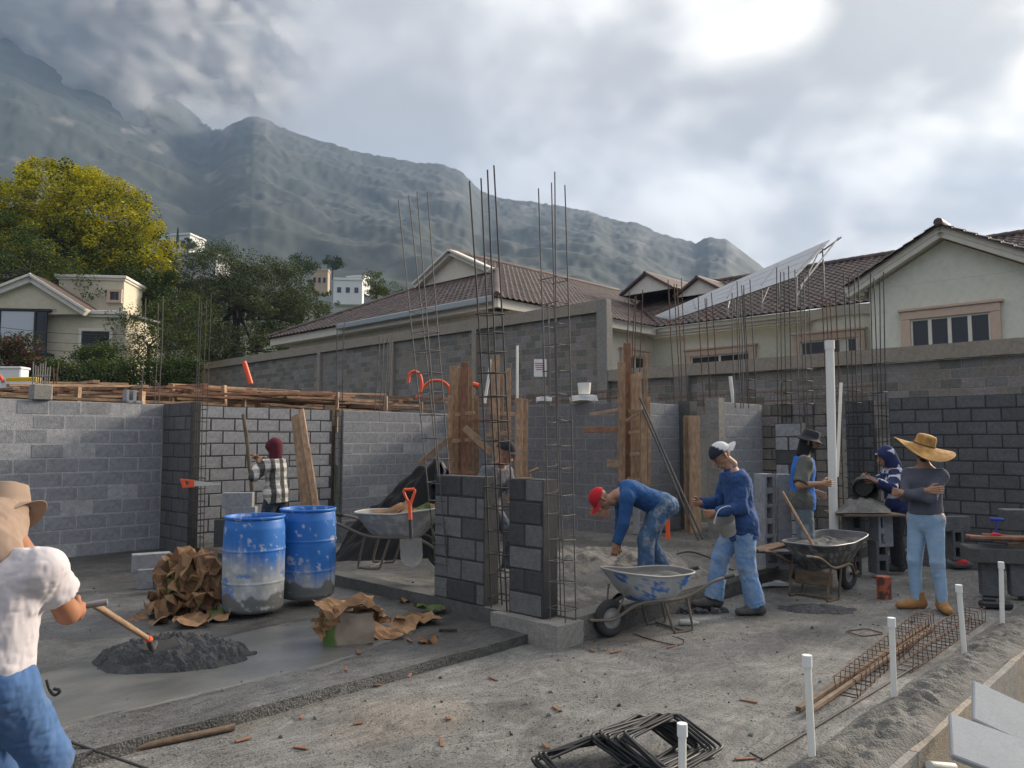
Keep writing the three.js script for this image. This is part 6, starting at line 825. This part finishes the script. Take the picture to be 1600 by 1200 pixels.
    [[0.030, 0.070], [0.011, 0.078], [-0.010, 0.072], [-0.029, 0.058]].forEach(([c, l]) => { const b = P(0.085, c, 0), m = P(0.085 + l * 0.5 * Math.cos(curl * 0.7), c * 1.08, l * 0.5 * Math.sin(curl * 0.7)), e = P(0.085 + l * (0.5 * Math.cos(curl * 0.7) + 0.5 * Math.cos(curl * 1.9)), c * 1.1, l * 0.5 * (Math.sin(curl * 0.7) + Math.sin(curl * 1.9))); segs.push(limb(b, m, 0.0095 * k, 0.0088 * k), limb(m, e, 0.0088 * k, 0.0075 * k)); });
    segs.push(limb(P(0.03, 0.03, 0.006), P(0.065, 0.058, 0.02), 0.013 * k, 0.0105 * k), limb(P(0.065, 0.058, 0.02), P(0.095, 0.062, 0.034), 0.0105 * k, 0.0085 * k)); geos.push(skin(union(segs, 0.007), ...bounds([w, P(0.1, 0, 0)], 0.13), Math.max(0.004, cell * 0.42), tone));
  }
  part(t, 'body', mergeGeometries(geos), M.skin);
  // --- clothes
  const fold = (amp, f) => (x, y, z) => (fbm(x * f, y * f * 0.55, z * f, 3) - 0.5) * amp * 2 - Math.abs(fbm(x * f * 0.8 + 9, y * f * 1.3, z * f * 0.8, 2) - 0.5) * amp * 1.4;
  const cut = (p0, n, f) => (x, y, z) => Math.max(f(x, y, z), (x - p0.x) * n.x + (y - p0.y) * n.y + (z - p0.z) * n.z);
  const wr = (f, am, fr) => { const w = fold(am, fr); return (x, y, z) => { const d = f(x, y, z); return d > 0.08 || d < -0.08 ? d : d + w(x, y, z); }; };
  { const g = o.shirt.loose || 0.02, hem = pel.clone().addScaledVector(td, -(o.shirt.hem ?? 0.06)), parts = [...torso(g)]; if (o.shirt.hem > 0.09) parts.push(limb(pel, hem.clone().addScaledVector(td, -0.05), 0.155 * k + g, 0.165 * k + g, { w: fwd, flat: 0.86 }), limb(J.hipL, J.hipR, 0.115 * k + g, 0.115 * k + g)); else parts.push(limb(pel.clone().addScaledVector(td, 0.06), hem, 0.15 * k + g * 0.6, 0.152 * k + g * 0.6, { w: fwd, flat: 0.84 }));
    const T = cut(hem, td.clone().negate(), union(parts, 0.05)), Q = V3(0, 0, 0).addVectors(neck, td.clone().multiplyScalar(-0.002)), T2 = cut(Q, td, T), S = union([T2, ...armSegs('L', g * 0.85, o.shirt.sleeve), ...armSegs('R', g * 0.85, o.shirt.sleeve)], 0.03), C = o.shirt.collar ? union([S, limb(neck.clone().addScaledVector(td, -0.03), neck.clone().addScaledVector(hd, 0.045), 0.07 * k, 0.066 * k, { cutB: 0.002 })], 0.02) : S;
    part(t, 'shirt', skin(wr(C, o.shirt.folds ?? 0.008, 16), ...bounds([J.shL, J.shR, J.elL, J.elR, J.wrL, J.wrR, hem, neck], 0.24), cell, (x, y, z, nx, ny, nz) => { const p = V3(x, y, z).sub(pel); return o.shirt.colour(p.dot(side), p.dot(td), p.dot(fwd), x, y, z); }), M.cloth); }
  { const g = o.trousers.loose || 0.014, top = pel.clone().addScaledVector(td, 0.07), W = union([cut(top, td, limb(pel.clone().addScaledVector(td, -0.03), top.clone().addScaledVector(td, 0.03), 0.138 * k + g, 0.136 * k + g, { w: fwd, flat: 0.84 })), limb(J.hipL, J.hipR, 0.1 * k + g, 0.1 * k + g), ...legSegs('L', g, true), ...legSegs('R', g, true)], 0.025); part(t, 'trousers', skin(wr(W, o.trousers.folds ?? 0.007, 17), ...bounds([J.hipL, J.hipR, J.knL, J.knR, J.anL, J.anR, top], 0.2), cell, (x, y, z) => o.trousers.colour(x, y, z)), M.cloth); }
  if (o.belt) { const b = pel.clone().addScaledVector(td, 0.055), B = limb(b, b.clone().addScaledVector(td, 0.035), 0.146 * k, 0.146 * k, { w: fwd, flat: 0.84, cutA: 0.001, cutB: 0.001 }); part(t, 'belt', skin(B, ...bounds([b], 0.22), cell, () => [0.015, 0.014, 0.014]), M.satin); }
  for (const q of ['L', 'R']) { const a = J['an' + q], e = J['toe' + q], dir = e.clone().sub(a).setY(0).normalize(), sd = V3(dir.z, 0, -dir.x), gy = a.y - 0.075 * k, F = (l, c, h) => V3(a.x, gy, a.z).addScaledVector(dir, l * k).addScaledVector(sd, c).add(V3(0, h * k, 0)); const boot = union([limb(F(-0.06, 0, 0.05), F(0.09, 0, 0.046), 0.05 * k, 0.05 * k), limb(F(0.08, 0, 0.042), F(0.185, 0, 0.036), 0.05 * k, 0.044 * k, { w: V3(0, 1, 0), flat: 0.85 }), limb(F(-0.03, 0, 0.06), F(-0.015, 0, o.boots ? 0.17 : 0.095), 0.058 * k, 0.06 * k, { cutB: 0.001 })], 0.03); const f = (x, y, z) => Math.max(boot(x, y, z), gy - y); part(t, 'shoe', skin(f, ...bounds([a, e, F(-0.1, 0, 0), F(0.2, 0, 0)], 0.14), cell * 0.7, (x, y, z) => (y - gy < 0.022 ? (o.soles || [0.05, 0.045, 0.04]) : o.shoes.map((c) => c * (0.75 + 0.5 * fbm(x * 25, y * 25, z * 25, 3))))), M.any); }
  // --- head cover; local frame: x side, y up, z look
  const hat = new THREE.Group(); hat.name = o.hatName || 'hat'; hat.matrixAutoUpdate = true; hat.position.copy(headC); hat.quaternion.setFromRotationMatrix(new THREE.Matrix4().makeBasis(hside, hup, look)); t.add(hat); hat.scale.setScalar(hk * (o.hatScale || 1)); o.hat(hat, { limb, union, skin });
  t.userData.joints = undefined; return t;
}
const clothC = (r, g, b, v = 0.35, f = 14) => (a, c, d, x, y, z) => { const n = 1 - v / 2 + v * fbm((x ?? a) * f, (y ?? c) * f, (z ?? d) * f, 3); return [r * n, g * n, b * n]; };
const denim = (r, g, b, dirt = 0.5) => (x, y, z) => { const n = fbm(x * 13, y * 9, z * 13, 4), s = fbm(x * 15 + 40, y * 11, z * 15, 4), w = 0.78 + n * 0.44, d = sstep(0.54, 0.68, s) * dirt * 0.7; return [lerp(r * w, 0.36, d), lerp(g * w, 0.36, d), lerp(b * w, 0.34, d)]; };
const capHat = (crown, bill, back, angle = 0) => (h) => { const dome = new THREE.SphereGeometry(1, 30, 16, 0, 6.2832, 0, 1.5).scale(0.1, 0.115, 0.118).translate(0, 0.035, -0.006); part(h, 'crown', paint(dome, (x, y, z) => (back && z < -0.02 + (y - 0.04) * 0.4 ? back : crown)), M.cloth); const g = sheet(20, 8, (u, v) => { const a = (u - 0.5) * 2.3, r = 0.1 + v * 0.075; return V3(Math.sin(a) * r * (0.98 - v * 0.1), 0.048 - v * 0.012 - a * a * 0.018, Math.cos(a) * r * 1.12); }); g.rotateY(angle); part(h, 'bill', paint(g, () => bill), coloured({ side: THREE.DoubleSide })); };
const brimHat = (o) => (h) => { const pts = []; const C = o.crown; for (const [r, y] of C) pts.push(new THREE.Vector2(r, y)); const g = new THREE.LatheGeometry(pts, 56); const p = g.attributes.position; for (let i = 0; i < p.count; i++) { const x = p.getX(i), y = p.getY(i), z = p.getZ(i), r = Math.hypot(x, z), a = Math.atan2(x, z), e = sstep(o.from, o.to, r); p.setXYZ(i, x * (o.sx || 1), y + e * o.wave(a) + (fbm(x * 9 + 3, y * 9, z * 9, 3) - 0.5) * (o.rough || 0.01), z); } g.computeVertexNormals(); const m = part(h, 'brim', paint(g, (x, y, z) => o.colour(x, y, z)), coloured({ side: THREE.DoubleSide, roughness: 0.9, map: o.map || null })); m.rotation.set(o.tilt?.[0] || 0, 0, o.tilt?.[1] || 0); if (o.band) part(h, 'band', new THREE.CylinderGeometry(o.band + 0.002, o.band + 0.005, 0.018, 40, 1, true).translate(0, 0.062, 0), coloured && std({ color: rgb(0.12, 0.06, 0.03), side: THREE.DoubleSide })).rotation.copy(m.rotation); };
const toLocal = (p, pos, yaw) => p.clone().sub(pos).applyAxisAngle(V3(0, 1, 0), -yaw);

{ // the man in the straw hat, arms folded
  const pos = onLevel(1452, 952, 0), yaw = -0.95;
  person('person in a wide straw hat with folded arms, grey top, light jeans and tan boots', pos, yaw, { H: 1.74, pelvis: [0, 0.93, 0], spine: [0.0, 1, -0.03], look: [0.5, -0.12, 0.8], neckDir: [0, 1, 0.12], hands: { L: [-0.10, 1.20, 0.25], R: [0.13, 1.235, 0.215] }, elbow: { L: [0.9, -0.6, 0.1], R: [-0.9, -0.6, 0.1] }, handDir: { L: [-1, 0.1, -0.1], R: [1, 0.1, -0.1] }, palm: { L: [0, 0, -1], R: [0, 0, -1] }, curl: 0.5, feet: { L: [0.13, 0, -0.02, 0.7], R: [-0.10, 0, 0.05, -0.5] }, belt: true, beard: true,
    shirt: { sleeve: 0.98, hem: -0.045, folds: 0.006, loose: 0.014, colour: clothC(0.085, 0.09, 0.115) }, trousers: { loose: 0.008, folds: 0.006, colour: denim(0.24, 0.36, 0.50, 0.2) }, shoes: [0.30, 0.15, 0.05], soles: [0.30, 0.17, 0.07], boots: true, flare: 1.1, hatName: 'straw_hat',
    hat: brimHat({ crown: [[0.001, 0.165], [0.05, 0.168], [0.082, 0.16], [0.093, 0.14], [0.098, 0.09], [0.102, 0.055], [0.12, 0.05], [0.2, 0.046], [0.285, 0.046], [0.293, 0.042], [0.287, 0.04], [0.2, 0.04], [0.1, 0.048]], from: 0.1, to: 0.29, wave: (a) => -0.05 * Math.cos(2 * (a - 0.2)) - 0.035, sx: 1, rough: 0.006, tilt: [0.02, -0.3], band: 0.1, map: texStraw, colour: () => [0.62, 0.36, 0.12] }) });
}
{ // the man in the denim shirt, one foot forward
  const pos = onLevel(1152, 958, 0), yaw = -1.5;
  person('person in a blue denim shirt and jeans with a reversed cap looking down', pos, yaw, { H: 1.72, pelvis: [0, 0.92, -0.06], spine: [0, 1, 0.16], hunch: 0.05, neckDir: [0, 0.8, 0.55], look: [0.05, -0.62, 0.8], hands: { L: [0.10, 1.02, 0.24], R: [-0.12, 1.10, 0.33] }, elbow: { L: [0.4, -0.5, -0.8], R: [-0.4, -0.6, -0.6] }, curl: 0.9, feet: { L: [0.10, 0, -0.16, 0.1], R: [-0.08, 0.05, 0.22, 0.05] }, knee: { L: [0.1, 0, 1], R: [-0.05, 0.1, 1] },
    shirt: { sleeve: 0.97, hem: 0.17, loose: 0.026, folds: 0.012, collar: true, colour: clothC(0.026, 0.068, 0.19, 0.6) }, trousers: { loose: 0.03, folds: 0.012, colour: denim(0.15, 0.26, 0.44, 0.45) }, shoes: [0.07, 0.065, 0.06], flare: 1.7, hatName: 'cap', hat: capHat([0.02, 0.022, 0.035], [0.5, 0.5, 0.5], [0.6, 0.6, 0.6], Math.PI) });
  const b = atDepth(1135, 822, 7.72), s = thing('white_pail', 'crumpled pale plastic pail held by the person in denim', 'pail', b, 0.3); part(s, 'pail', jolt(new THREE.CylinderGeometry(0.105, 0.08, 0.17, 26, 6, true), 0.02, 6), std({ color: rgb(0.30, 0.285, 0.26), roughness: 0.5, side: THREE.DoubleSide }), V3(0, 0, 0), [0.35, 0, 0.5]); part(s, 'bail', pipe([V3(-0.16, 0.03, 0.03), V3(-0.12, 0.16, 0.05), V3(0.0, 0.2, 0.03), V3(0.08, 0.17, 0.0)], 0.004, 6, 30), M.white);
}
{ // the bending man in the red cap
  const pos = atDepth(1010, 893, 8.75).setY(0.16), yaw = -1.45; const hl = toLocal(atDepth(958, 866, 8.5), pos, yaw), hr = toLocal(atDepth(966, 862, 8.95), pos, yaw);
  person('person in a blue long-sleeved top and red cap bending down to the sand', pos, yaw, { H: 1.72, pelvis: [0, 0.86, -0.18], spine: [0, 0.22, 1], hunch: 0.12, neckDir: [0, -0.25, 1], look: [0, -0.85, 0.35], hands: { L: hl, R: hr }, elbow: { L: [0.3, 0, -0.8], R: [-0.3, 0, -0.8] }, handDir: { L: [0, -1, 0.1], R: [0, -1, 0.1] }, curl: 1.2, feet: { L: [0.16, 0, 0.06, 0.2], R: [-0.13, 0, -0.26, -0.1] }, knee: { L: [0.1, 0, 1], R: [0, 0, 1] },
    shirt: { sleeve: 0.95, hem: 0.05, loose: 0.022, folds: 0.01, colour: clothC(0.018, 0.075, 0.21, 0.5) }, trousers: { loose: 0.03, folds: 0.012, colour: denim(0.06, 0.12, 0.22, 0.6) }, shoes: [0.05, 0.045, 0.04], flare: 1.6, hatName: 'cap', hat: capHat([0.45, 0.012, 0.025], [0.40, 0.012, 0.02], null) });
}
{ // the man in the bucket hat, pointing
  const pos = atDepth(1258, 892, 9.25).setY(0.1), yaw = 1.35; const hr = toLocal(atDepth(1283, 756, 9.0), pos, yaw), hl = toLocal(atDepth(1273, 768, 9.4), pos, yaw);
  person('person in a dark bucket hat and blue and grey shirt pointing at the wall', pos, yaw, { H: 1.72, pelvis: [0, 0.93, -0.02], spine: [0, 1, 0.08], neckDir: [0, 1, 0.35], look: [-0.1, -0.28, 1], hands: { L: hl, R: hr }, elbow: { L: [0.5, -0.8, -0.3], R: [-0.4, -0.8, -0.3] }, curl: 0.3, feet: { L: [0.12, 0, 0.04, 0.1], R: [-0.12, 0, -0.06, -0.1] }, skin: [0.36, 0.19, 0.11], beard: true,
    shirt: { sleeve: 0.46, hem: 0.1, loose: 0.026, folds: 0.01, colour: (a, b, c, x, y, z) => { const n = 0.75 + 0.5 * fbm(x * 14, y * 14, z * 14, 3); return Math.abs(a) > 0.165 || (c < -0.07 && b < 0.12) ? [0.10 * n, 0.10 * n, 0.09 * n] : [0.015 * n, 0.13 * n, 0.46 * n]; } }, trousers: { loose: 0.03, folds: 0.012, colour: denim(0.11, 0.14, 0.17, 0.5) }, shoes: [0.06, 0.05, 0.045], flare: 1.6, hatName: 'bucket_hat',
    hat: (h) => { brimHat({ crown: [[0.001, 0.145], [0.07, 0.146], [0.094, 0.135], [0.1, 0.08], [0.105, 0.055], [0.14, 0.04], [0.185, 0.022], [0.183, 0.018], [0.14, 0.035], [0.1, 0.05]], from: 0.1, to: 0.19, wave: (a) => -0.012 * Math.cos(3 * a), rough: 0.008, tilt: [0.06, 0], colour: () => [0.022, 0.022, 0.03] })(h); const f = union([limb(V3(0, 0.02, -0.02), V3(0, -0.14, -0.03), 0.088, 0.078), limb(V3(0, -0.05, 0.03), V3(0, -0.15, 0.02), 0.066, 0.08)], 0.03); part(h, 'neck_scarf', skin((x, y, z) => Math.max(f(x, y, z), y - 0.03, z - 0.055 - y * 0.2), [-0.15, -0.26, -0.17], [0.15, 0.08, 0.16], 0.008, () => [0.014, 0.013, 0.016]), M.cloth); } });
}
{ // the hooded person tipping a bucket on the mortar board
  const pos = atDepth(1403, 886, 10.3).setY(0.03), yaw = -1.75; const hl = toLocal(atDepth(1366, 752, 10.0), pos, yaw), hr = toLocal(atDepth(1352, 747, 10.3), pos, yaw), tri = (x, y, z) => { const a = x * 9 + z * 5, b = y * 9, fx = a - Math.floor(a), fy = b - Math.floor(b), q = hash3(Math.floor(a), Math.floor(b), 3); return q > 0.35 && fy < 0.8 && Math.abs(fx - 0.5) < (q > 0.65 ? 0.8 - fy : fy) * 0.55 ? (q > 0.8 ? [0.34, 0.36, 0.44] : [0.52, 0.53, 0.57]) : [0.014, 0.022, 0.085]; };
  person('person in a navy hooded top with white triangles tipping a bucket', pos, yaw, { H: 1.6, pelvis: [0, 0.86, -0.03], spine: [0, 1, 0.14], neckDir: [0, 1, 0.4], look: [0.1, -0.35, 1], hands: { L: hl, R: hr }, elbow: { L: [0.5, -0.8, -0.2], R: [-0.5, -0.8, -0.2] }, curl: 0.9, feet: { L: [0.1, 0, 0.03, 0.2], R: [-0.12, 0, -0.07, -0.1] }, shirt: { sleeve: 0.92, hem: 0.12, loose: 0.034, folds: 0.012, colour: (a, b, c) => tri(a, b, c) }, trousers: { loose: 0.026, colour: clothC(0.02, 0.02, 0.022) }, shoes: [0.03, 0.03, 0.03], flare: 1.6, hatName: 'hood',
    hat: (h) => { const f = union([limb(V3(0, 0.04, -0.025), V3(0, 0.03, 0.02), 0.118, 0.11), limb(V3(0, -0.06, -0.04), V3(0, -0.14, -0.05), 0.11, 0.11)], 0.05), hole = limb(V3(0, 0.0, 0.07), V3(0, -0.05, 0.2), 0.082, 0.09); part(h, 'hood_cloth', skin((x, y, z) => Math.max(f(x, y, z), -hole(x, y, z), -Math.max(-9, f(x, y, z) + 0.02) * 0 + f(x, y, z)), [-0.18, -0.28, -0.22], [0.18, 0.2, 0.2], 0.008, (x, y, z) => tri(x, y, z)), M.cloth); } });
  const b = thing('black_bucket', 'black rubber bucket tipped over the mortar board', 'bucket', atDepth(1352, 766, 10.0), 0); part(b, 'bucket', new THREE.LatheGeometry([[0.001, 0.26], [0.11, 0.26], [0.15, 0.02], [0.158, 0], [0.148, 0.0], [0.105, 0.25], [0.001, 0.25]].map(([x, y]) => new THREE.Vector2(x, y)), 36), std({ color: rgb(0.02, 0.02, 0.02), roughness: 0.6, side: THREE.DoubleSide }), V3(0, 0, 0), [-1.25, 0, -0.5]); part(b, 'mortar_lining', jolt(new THREE.CylinderGeometry(0.13, 0.12, 0.06, 24), 0.02, 8), M.cementDark, V3(0.03, 0.05, -0.12), [-1.25, 0, -0.5]); part(b, 'handle', pipe([V3(0.14, 0.05, 0), V3(0.18, 0.12, 0.03), V3(0.05, 0.19, 0.02)], 0.005, 6, 20), M.steel);
}
{ // plaid shirt, hands up at the wall
  const pos = atDepth(430, 852, 11.3).setY(0.1), yaw = -1.9; const hl = toLocal(atDepth(405, 722, 11.2), pos, yaw), hr = toLocal(atDepth(404, 719, 11.5), pos, yaw);
  person('person in a black and white plaid shirt and maroon hood facing the wall', pos, yaw, { H: 1.62, pelvis: [0, 0.88, 0], spine: [0, 1, 0.05], neckDir: [0, 1, 0.2], look: [0.0, -0.1, 1], hands: { L: hl, R: hr }, elbow: { L: [0.6, -0.9, 0], R: [-0.6, -0.9, 0] }, curl: 1.1, feet: { L: [0.12, 0, 0.12, 0.1], R: [-0.12, 0, -0.16, 0] }, shirt: { sleeve: 0.93, hem: 0.14, loose: 0.03, folds: 0.012, colour: (a, b, c, x, y, z) => { const s = 17, p = Math.sin(a * s * 2.2 + c * 22) * 0.5 + 0.5, q = Math.sin(b * s * 3) * 0.5 + 0.5, v = (p > 0.5 ? 0.6 : 0.06) * (q > 0.4 ? 1 : 0.5) + 0.02, n = 0.8 + 0.4 * fbm(x * 20, y * 20, z * 20, 2); return [v * n, v * 0.95 * n, v * 0.88 * n]; } }, trousers: { loose: 0.03, colour: denim(0.025, 0.035, 0.06, 0.15) }, shoes: [0.04, 0.035, 0.03], flare: 1.5, hatName: 'hood',
    hat: (h) => { const f = union([limb(V3(0, 0.045, -0.02), V3(0, 0.03, 0.03), 0.112, 0.104), limb(V3(0, -0.05, -0.03), V3(0, -0.13, -0.02), 0.1, 0.098)], 0.04), hole = limb(V3(0, -0.01, 0.1), V3(0, -0.04, 0.2), 0.07, 0.08); part(h, 'hood_cloth', skin((x, y, z) => Math.max(f(x, y, z), -hole(x, y, z)), [-0.16, -0.26, -0.18], [0.16, 0.19, 0.2], 0.008, (x, y, z) => { const n = 0.7 + 0.6 * fbm(x * 30, y * 30, z * 30, 2); return [0.085 * n, 0.008 * n, 0.018 * n]; }), M.cloth); } });
}
{ // the crouched worker behind the block stubs
  const pos = atDepth(770, 880, 9.0).setY(0.18), yaw = 0.9; const hl = toLocal(atDepth(800, 775, 8.7), pos, yaw), hr = toLocal(atDepth(760, 790, 8.6), pos, yaw);
  person('person in a grey shirt and black cap stooping behind the block stubs', pos, yaw, { H: 1.7, pelvis: [0, 0.8, -0.12], spine: [0, 1, 0.45], neckDir: [0, 0.9, 0.6], look: [0.3, -0.3, 1], hands: { L: hl, R: hr }, elbow: { L: [0.5, -0.7, 0], R: [-0.5, -0.7, 0] }, feet: { L: [0.12, 0, 0.1, 0], R: [-0.12, 0, -0.1, 0] }, skin: [0.30, 0.15, 0.09], shirt: { sleeve: 0.95, hem: 0.1, loose: 0.028, folds: 0.01, colour: clothC(0.11, 0.11, 0.12) }, trousers: { colour: denim(0.05, 0.06, 0.08, 0.3) }, shoes: [0.04, 0.04, 0.04], hatName: 'cap', hat: capHat([0.014, 0.014, 0.017], [0.014, 0.014, 0.017], null) });
}
{ // the man with the shovel, seen from behind
  const pos = V3(-2.0, 0, -3.12), yaw = 2.98; const hr = toLocal(atDepth(122, 955, 3.55), pos, yaw), hl = toLocal(atDepth(-40, 985, 3.5), pos, yaw);
  person('person in a white T-shirt and khaki sun hat shovelling, seen from behind', pos, yaw, { H: 1.74, cell: 0.008, pelvis: [0.07, 0.79, -0.04], spine: [-0.04, 1, 0.16], twist: -0.1, hunch: 0.06, neckDir: [0.75, 0.6, 0.5], look: [0.4, -0.5, 1], hands: { L: hl, R: hr }, elbow: { L: [0.8, -0.4, -0.5], R: [-0.5, -0.9, 0] }, curl: 1.5, skin: [0.33, 0.14, 0.07], feet: { L: [0.2, 0, 0.1, 0.2], R: [-0.06, 0, -0.06, -0.1] }, knee: { L: [0.2, 0, 1], R: [-0.05, 0, 1] },
    shirt: { sleeve: 0.27, hem: 0.03, loose: 0.03, folds: 0.010, colour: (a, b, c, x, y, z) => { const n = 0.86 + 0.2 * fbm(x * 9, y * 9, z * 9, 3), d = sstep(0.56, 0.7, fbm(x * 5 + 3, y * 5, z * 5, 3)) * 0.25; return [0.54 * n - d * 0.2, 0.495 * n - d * 0.2, 0.51 * n - d * 0.2]; } }, trousers: { loose: 0.022, folds: 0.010, colour: denim(0.055, 0.12, 0.26, 0.12) }, shoes: [0.06, 0.05, 0.04], hatName: 'sun_hat', hatScale: 0.95,
    hat: (h) => { const kh = (x, y, z) => { const n = 0.75 + 0.5 * fbm(x * 16, y * 16, z * 16, 3); return [0.27 * n, 0.19 * n, 0.14 * n]; }; brimHat({ crown: [[0.001, 0.15], [0.06, 0.15], [0.09, 0.138], [0.102, 0.08], [0.106, 0.05], [0.13, 0.042], [0.165, 0.026], [0.163, 0.021], [0.13, 0.036], [0.104, 0.044]], from: 0.106, to: 0.165, wave: (a) => -0.045 * Math.cos(2 * a) - 0.005, rough: 0.012, tilt: [-0.12, -0.06], colour: kh })(h); const f = union([limb(V3(0, 0.02, -0.03), V3(0, -0.1, -0.09), 0.105, 0.13), limb(V3(0, -0.1, -0.09), V3(0, -0.2, -0.15), 0.13, 0.175, { w: V3(0, 0, 1), flat: 0.75 })], 0.05); part(h, 'neck_flap', skin((x, y, z) => { const d = f(x, y, z) + (fbm(x * 14, y * 8, z * 14, 3) - 0.5) * 0.02; return Math.max(d, y - 0.05, -0.235 - y - x * x * 2.2, z - 0.03); }, [-0.26, -0.34, -0.34], [0.26, 0.1, 0.1], 0.007, kh), M.cloth); } });
  single('belt_strap', 'dark strap hanging from the belt of the shovelling person', 'strap', pipe([[75, 1062], [80, 1078], [88, 1086], [96, 1079], [86, 1076]].map(([u, v]) => atDepth(u - 2, v, 2.98)), 0.006, 6, 30), M.black);
}
renderer.render(scene, camera);
